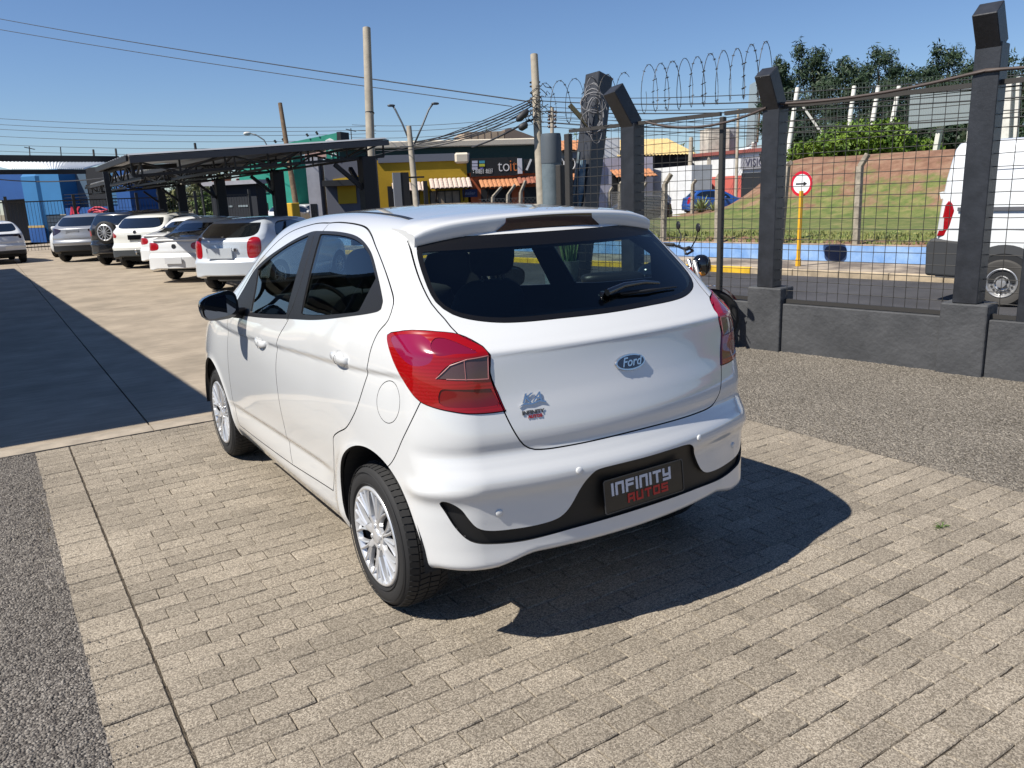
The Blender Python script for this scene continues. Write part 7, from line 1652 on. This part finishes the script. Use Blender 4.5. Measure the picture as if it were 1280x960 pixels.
for k, (ya, xb, yb) in enumerate(((125, 520, 177), (128, 520, 178), (131, 515, 181), (136, 500, 183), (142, 470, 188), (130, 545, 172))): wire(668, ya, 32, xb, yb, 46, .25+.05*k, .022 + .010*(k < 2), bl + ', ' + ORD[k if k < 5 else 6], 'cable bundle from the big pole')
wire(668, 122, 32, 380, 205, 46, .6, .02, 'long thin cable dropping from the cable loaded pole to the grey building'); wire(662, 150, 31.6, 590, 184, 46, .1, .045, 'thick black drop cable ending at the splice canister'); wire(672, 143, 32, 657, 152, 31.5, .08, .03, 'short looped cable joining pole and splice canister')
for k, (x, y, x2, y2, d2) in enumerate(((-40, 30, 640, 133, 50), (-40, 16, 668, 128, 32))): wire(x, y, 70, x2, y2, d2, .2, .025, ['upper left', 'lower right'][k] + ' thin wire slanting down across the upper sky toward the big pole', 'slanting upper wires')
for k, (y0, y1) in enumerate(((121, 108), (126, 116), (133, 122), (139, 130), (146, 140), (152, 147), (158, 156))): wire(674, y0, 32, 1400, y1+(y1-y0)*2.0, 15 + k*.6, .25 + .04*(k % 3), .012 + .006*(k % 2), 'wire running right from the cable loaded pole behind the razor wire, ' + ORD[k], 'wires running right from the big pole')
for k in range(7):
    r_ = random.Random(40+k); mb = MB(); c = at(673 + r_.uniform(-8, 14), 124 + r_.uniform(-8, 26), 31.7); pts = [c + _rr*(r_.uniform(.2, .5)*cos(a)) + Vector((0, 0, r_.uniform(.25, .5)*sin(a))) for a in np.linspace(r_.uniform(0, 2), r_.uniform(4, 6), 12)]; mb.tube(pts, .016, 4, False); tag(mb.build('cable_loop', M_CAB), 'slack cable loop hanging at the head of the cable loaded pole', 'cable', 'slack loops at the big pole')
for k in range(5): wire(688, 140+k*4.6, 60, 1400, 160+k*3.6, 56, .6, .014, 'thin wire leaving the distant insulator pole to the right, ' + ORD[k if k < 4 else 6], 'wires of the distant insulator pole')
wire(-20, 222, 33, 135, 222, 28, .15, .02, 'single pale wire in front of the blue building')
# ---------------------------------------------------------------- trees and bushes
def leaves(name, blobs, n, size, m, parent=None, seed=1, flat=.6, shell=.55):
    r = np.random.RandomState(seed); V = []; 
    wts = np.array([b[1][0]*b[1][1]*b[1][2] for b in blobs])**.7; wts = wts/wts.sum(); idx = r.choice(len(blobs), n, p=wts)
    C_ = np.array([b[0] for b in blobs])[idx]; R_ = np.array([b[1] for b in blobs])[idx]
    d = r.normal(size=(n, 3)); d /= np.linalg.norm(d, axis=1)[:, None]; rad = (shell + (1-shell)*r.rand(n))[:, None]*(1 + .18*np.sin(d[:, [0]]*7+idx[:, None])*np.cos(d[:, [2]]*6)); c = C_ + d*R_*rad
    a = r.normal(size=(n, 3)); a /= np.linalg.norm(a, axis=1)[:, None]; nn = d + .8*a; nn /= np.linalg.norm(nn, axis=1)[:, None]
    t = np.cross(nn, r.normal(size=(n, 3))); t /= np.linalg.norm(t, axis=1)[:, None]; b = np.cross(nn, t); s = size*(.6 + .8*r.rand(n))[:, None]
    V = np.stack([c - t*s, c - b*s*flat*.5, c + t*s, c + b*s*flat*.5], 1).reshape(-1, 3); F = np.arange(4*n).reshape(n, 4)
    return from_np(name, V, F, m, parent)
def leafm(name, c1, c2, sc=1.5):
    m = mat(name, c1, .6, col2=c2, nscale=sc, detail=5); m.node_tree.nodes['Principled BSDF'].inputs['Specular IOR Level'].default_value = .35; return m
M_BUSH = leafm('bright_leaf', (.035, .085, .008), (.14, .215, .02), 2.2); M_TREE = leafm('dark_leaf', (.012, .028, .014), (.035, .062, .026), .7); M_OLIVE = leafm('olive_leaf', (.06, .075, .025), (.16, .16, .06), .9); M_GRN = leafm('mid_leaf', (.04, .08, .015), (.12, .17, .04), 1.2)
M_BARK = mat('bark', (.10, .075, .05), .95, noise=.3, nscale=9)
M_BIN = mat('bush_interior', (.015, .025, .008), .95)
def bush(px, pyt, pyb, wpx, D, label, n=2600, m=None, size=.10, seed=1, cat='bush'):
    a = at(px, pyb, D); b = at(px, pyt, D); H = b.z-a.z; Wd = wpx*D/F_PX; t = empty('leafy_bush', a, 0, label, cat)
    r = random.Random(seed); bl_ = []
    for i in range(9):
        u = (i-4)/4.5; bl_.append(((_rr*u*Wd*.38 + Vector((0, 0, 1))*H*(.40 + .22*r.random())*(1-.28*abs(u)) + _fw*r.uniform(-.4, .4)), (Wd*.20*r.uniform(.8, 1.2), Wd*.2, H*.40*r.uniform(.8, 1.1))))
    leaves('foliage', [(tuple(c), s) for c, s in bl_], n, size, m or M_BUSH, t, seed, .8, .5)
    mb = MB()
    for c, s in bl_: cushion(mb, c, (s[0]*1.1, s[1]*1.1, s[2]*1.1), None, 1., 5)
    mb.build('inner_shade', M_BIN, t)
    for k in range(3): mb = MB(); mb.tube([(0, 0, -.4), _rr*(k-1)*Wd*.2 + Vector((0, 0, H*.4))], [.07, .03], 6); mb.build('stem', M_BARK, t)
    return t
bush(1005, 172, 208, 46, 37.5, 'small bright green bush on the bank, left of the large clipped bush', 2200, seed=3)
bush(1085, 143, 209, 128, 37, 'large bright green bush on top of the red bank above the road sign', 9000, seed=5, size=.11)
bush(1150, 168, 206, 56, 38, 'lower bright green bush under the silver billboard', 3500, seed=8)
def tree(px, pyt, pyb, wpx, D, label, m=M_TREE, n=3000, size=.16, trunk=True, seed=1, name='tree', zb=None, shape='round', shell=.45):
    a = at(px, pyb, D); b = at(px, pyt, D); a.z = zb if zb is not None else a.z; H = b.z-a.z; Wd = wpx*D/F_PX; t = empty(name, a, 0, label, 'tree'); r = random.Random(seed); bl_ = []
    N_ = 15
    for i in range(N_):
        h = .30 + .66*(i+.5)/N_; w_ = (Wd*.5*(sin(pi*min(1, (h-.1)/.95))**.6) if shape == 'round' else Wd*.5*(1.08-h)); an = i*2.4; rr = w_*r.uniform(.15, .75)
        bl_.append(((rr*cos(an), rr*sin(an), H*h), (w_*.42*r.uniform(.7, 1.2), w_*.42, H*.10*r.uniform(.8, 1.3))))
    leaves('crown', bl_, n, size, m, t, seed, .5, shell)
    if trunk:
        mb = MB(); mb.tube([(0, 0, -.3), (.05*H*.1, 0, H*.35), (0, 0, H*.75)], [H*.028, H*.02, H*.008], 8); mb.build('trunk', M_BARK, t, smooth=True)
        for c, s in bl_[::3]: mb = MB(); mb.tube([(0, 0, H*.3), (c[0]*.5, c[1]*.5, (c[2]+H*.3)/2), c], [H*.012, H*.008, H*.003], 5); mb.build('limb', M_BARK, t)
    return t
for k, (px, pt, wd, D, sh) in enumerate(((972, 78, 36, 52, 'round'), (1012, 60, 56, 55, 'round'), (1052, 78, 60, 52, 'round'), (1092, 62, 60, 56, 'round'), (1130, 84, 64, 50, 'round'), (1175, 60, 66, 54, 'round'), (1225, 84, 60, 52, 'round'), (1270, 70, 64, 55, 'round'), (1310, 90, 60, 52, 'round'))):
    tree(px, pt, 205, wd*1.6, D, ['slim dark tree right of the silver hoarding edge', 'tall dark tree left of the slanted white brace', 'dark tree behind the second tall white post', 'dark tree between the middle white posts', 'dark tree left of the corrugated billboard', 'large dark tree behind the corrugated billboard', 'dark tree above the white van roof', 'dark tree at the right edge above the van', 'dark tree just outside the right edge'][k], n=7500, size=.15, seed=20+k, shape=sh, shell=.25)
for k, (px, pt, pb, wd) in enumerate(((1000, 150, 205, 60), (1060, 140, 205, 70), (1120, 145, 205, 70), (1180, 150, 205, 70), (1240, 150, 205, 70))):
    bush(px, pt, pb, wd*1.3, 47, ['dark understorey shrub behind the small bush', 'dark understorey shrub behind the large bush, left half', 'dark understorey shrub behind the large bush, right half', 'dark shrub under the corrugated billboard', 'dark shrub hidden behind the white van'][k], 3800, M_TREE, .15, seed=50+k, cat='shrub')
tree(900, 172, 215, 62, 78, 'grey green tree between the straw roof and the tall white block', M_OLIVE, 2600, .2, seed=60, zb=0)
tree(915, 186, 205, 40, 74, 'darker low tree before the tall white block', M_TREE, 1500, .2, seed=61, zb=0)
tree(860, 182, 200, 40, 84, 'low tree line clump behind the straw roof', M_OLIVE, 1200, .2, seed=62, zb=0)
for k, (px, pt, wd, m_, D, zz) in enumerate(((215, 236, 56, M_OLIVE, 58, 0), (193, 242, 36, M_OLIVE, 60, 0), (262, 240, 44, M_GRN, 52, 0), (235, 206, 60, M_TREE, 88, 0), (190, 212, 70, M_TREE, 92, 0), (255, 222, 50, M_OLIVE, 80, 0), (285, 212, 30, M_OLIVE, 95, 0))):
    tree(px, pt, 285, wd, D, ['olive tree left of centre beyond the canopy', 'small olive tree beside the white tiled house', 'rounded mid green tree before the dark shed', 'dark tree crown behind the canopy trusses', 'dark broad tree behind the tiled house', 'olive tree beyond the mid green tree', 'thin distant tree above the terracotta block'][k], m_, 2600, .17, seed=70+k, zb=zz)
for k, (px, pt, wd, D) in enumerate(((574, 172, 16, 92), (517, 170, 16, 72), (610, 160, 8, 96), (715, 166, 26, 80), (755, 166, 16, 82), (800, 166, 26, 84), (455, 240, 12, 50))[:6]):
    tree(px, pt, 200, wd, D, ['small green treetop left of the tan block', 'spiky green treetop behind the tilted lamp pole', 'tiny treetop above the tan block', 'palm-like treetop right of the round pillar', 'green treetop right of the leaning pillar', 'treetop behind the straw roof by the bent post'][k], M_GRN, 700, .16, seed=90+k, zb=0, trunk=True)
# tall trunk of the pale pole beyond the canopy
pole(228, 262, 229, 222, 56, .22, .18, 'pale thick post among the olive trees beyond the canopy', M_POLE)
# ---------------------------------------------------------------- white post fence and billboards on the bank
M_WP = mat('white_post', (.58, .57, .53), .7, noise=.12, nscale=4)
for k, (xb, yb, xt, yt) in enumerate(((987, 176, 997, 110), (1062, 152, 1068, 108), (1090, 156, 1098, 108), (1115, 154, 1124, 108))):
    t, b_, tp_ = pole(xb, yb, xt, yt, 41, .13, .11, ['white fence post with a slanted brace, leftmost above the bush', 'white fence post, second from left above the bush', 'white fence post, third from left above the bush', 'white fence post, fourth from left above the bush'][k], M_WP, 'fence_post', zb=2.2)
    if k == 0: mb = MB(); mb.bar(at(998, 125, 41)-b_, at(1028, 168, 41)-b_, .11); mb.build('brace', M_WP, t)
mb = MB()
for y in np.linspace(0, 1, 12):
    a = at(985, 112+y*60, 41.2); b = at(1290, 84+y*60, 41.2); mb.bar(a, b, .022)
for x in np.linspace(0, 1, 70): a = at(985+305*x, 112-28*x, 41.2); b = at(985+305*x, 172-28*x, 41.2); mb.bar(a, b, .018)
tag(mb.build('sports_netting', mat('netting', (.05, .07, .06), .8)), 'tall dark netting strung between the white posts above the bank', 'netting')
BB = Facade(1133, 36, 1232, 33, 150)
t = BB.root('billboard', 'back of a large corrugated grey billboard on white posts above the bank', 'billboard'); c1, c2, c3, c4 = BB.uz(1135, 162), BB.uz(1228, 152), BB.uz(1234, 104), BB.uz(1138, 112)
mb = MB(); n = 60; sgb = 1 if BB.n.dot(Vector((-BB.d.y, BB.d.x, 0))) > 0 else -1
for i in range(n+1):
    q = i/n; h = .035*(i % 2); mb.v += [(c1[0]+(c2[0]-c1[0])*q, sgb*h, c1[1]+(c2[1]-c1[1])*q), (c4[0]+(c3[0]-c4[0])*q, sgb*h, c4[1]+(c3[1]-c4[1])*q)]
mb.f = [(2*i, 2*i+2, 2*i+3, 2*i+1) for i in range(n)]; mb.mi = [0]*n; mb.build('sheet', mat('hoarding_sheet', (.26, .30, .31), .5, metal=.2), t)
for (xa, ya, xb_, yb_, w_) in ((1162.5, 228, 1176, 156, .10), (1208, 230, 1214, 150, .09), (1254, 240, 1262, 100, .20), (1266, 240, 1274, 96, .07)):
    a = BB.uz(xa, ya, -.3); b = BB.uz(xb_, yb_, -.3); mb = MB(); mb.bar((a[0], -sgb*.3, a[1]), (b[0], -sgb*.3, b[1]), w_*2); mb.build('support_post', M_WP, t)
BC = Facade(948, 58, 970, 52, 180)
t = BC.root('billboard', 'tall narrow silver hoarding seen edge-on above the white and red building', 'billboard'); mb = MB(); q = [BC.uz(*v) for v in ((933, 186), (944, 180), (948, 118), (950, 106), (938, 106))]
e0, e1 = BC.uz(932, 184), BC.uz(944, 177); e2, e3 = BC.uz(948, 100), BC.uz(937, 106)
mb.prism([e0, e1, e2, e3], lambda u, v: (u, 0, v), lambda u, v: (u, .12, v)); mb.build('sheet', mat('silver_sheet', (.36, .42, .43), .4, metal=.4), t, fix=True)
a = BC.uz(937, 236); b = BC.uz(942, 178); mb = MB(); mb.bar((a[0], .06, a[1]-1.5), (b[0], .06, b[1]), .35); mb.build('support_post', M_WP, t); a = BC.uz(945, 178); b = BC.uz(950, 110); mb = MB(); mb.bar((a[0], .1, a[1]), (b[0], .1, b[1]), .12); mb.build('side_post', mat('brown_post', (.25, .18, .12), .8), t)
pole(920, 236, 923, 136, 55, .12, .09, 'thin pale pole beside the tall white block', M_POLE); pole(862, 232, 864, 172, 56, .18, .15, 'grey pole with a rusty base before the white hall', M_POLE)
pole(865, 236, 866, 215, 55.5, .16, .15, 'short rusty brown post at the foot of the grey pole', mat('rust', (.30, .14, .07), .9))
pq, bq, tq = pole(957, 226, 951, 192, 40, .09, .08, 'dark bent post on the shoulder of the red bank', M_DK)
g_1 = G(1022, 386, -.295); mb = MB(); mb.box((0, 0, 0), (.62, .42, .012)); o = mb.build('dark_road_patch', mat('road_patch_dark', (.012, .012, .016), .6)); o.location = g_1; o.rotation_euler = (0, 0, radians(8)); tag(o, 'small dark square patch on the road just behind the low wall', 'drain cover')  # thin dark plate added to give a dark patch on the road surface
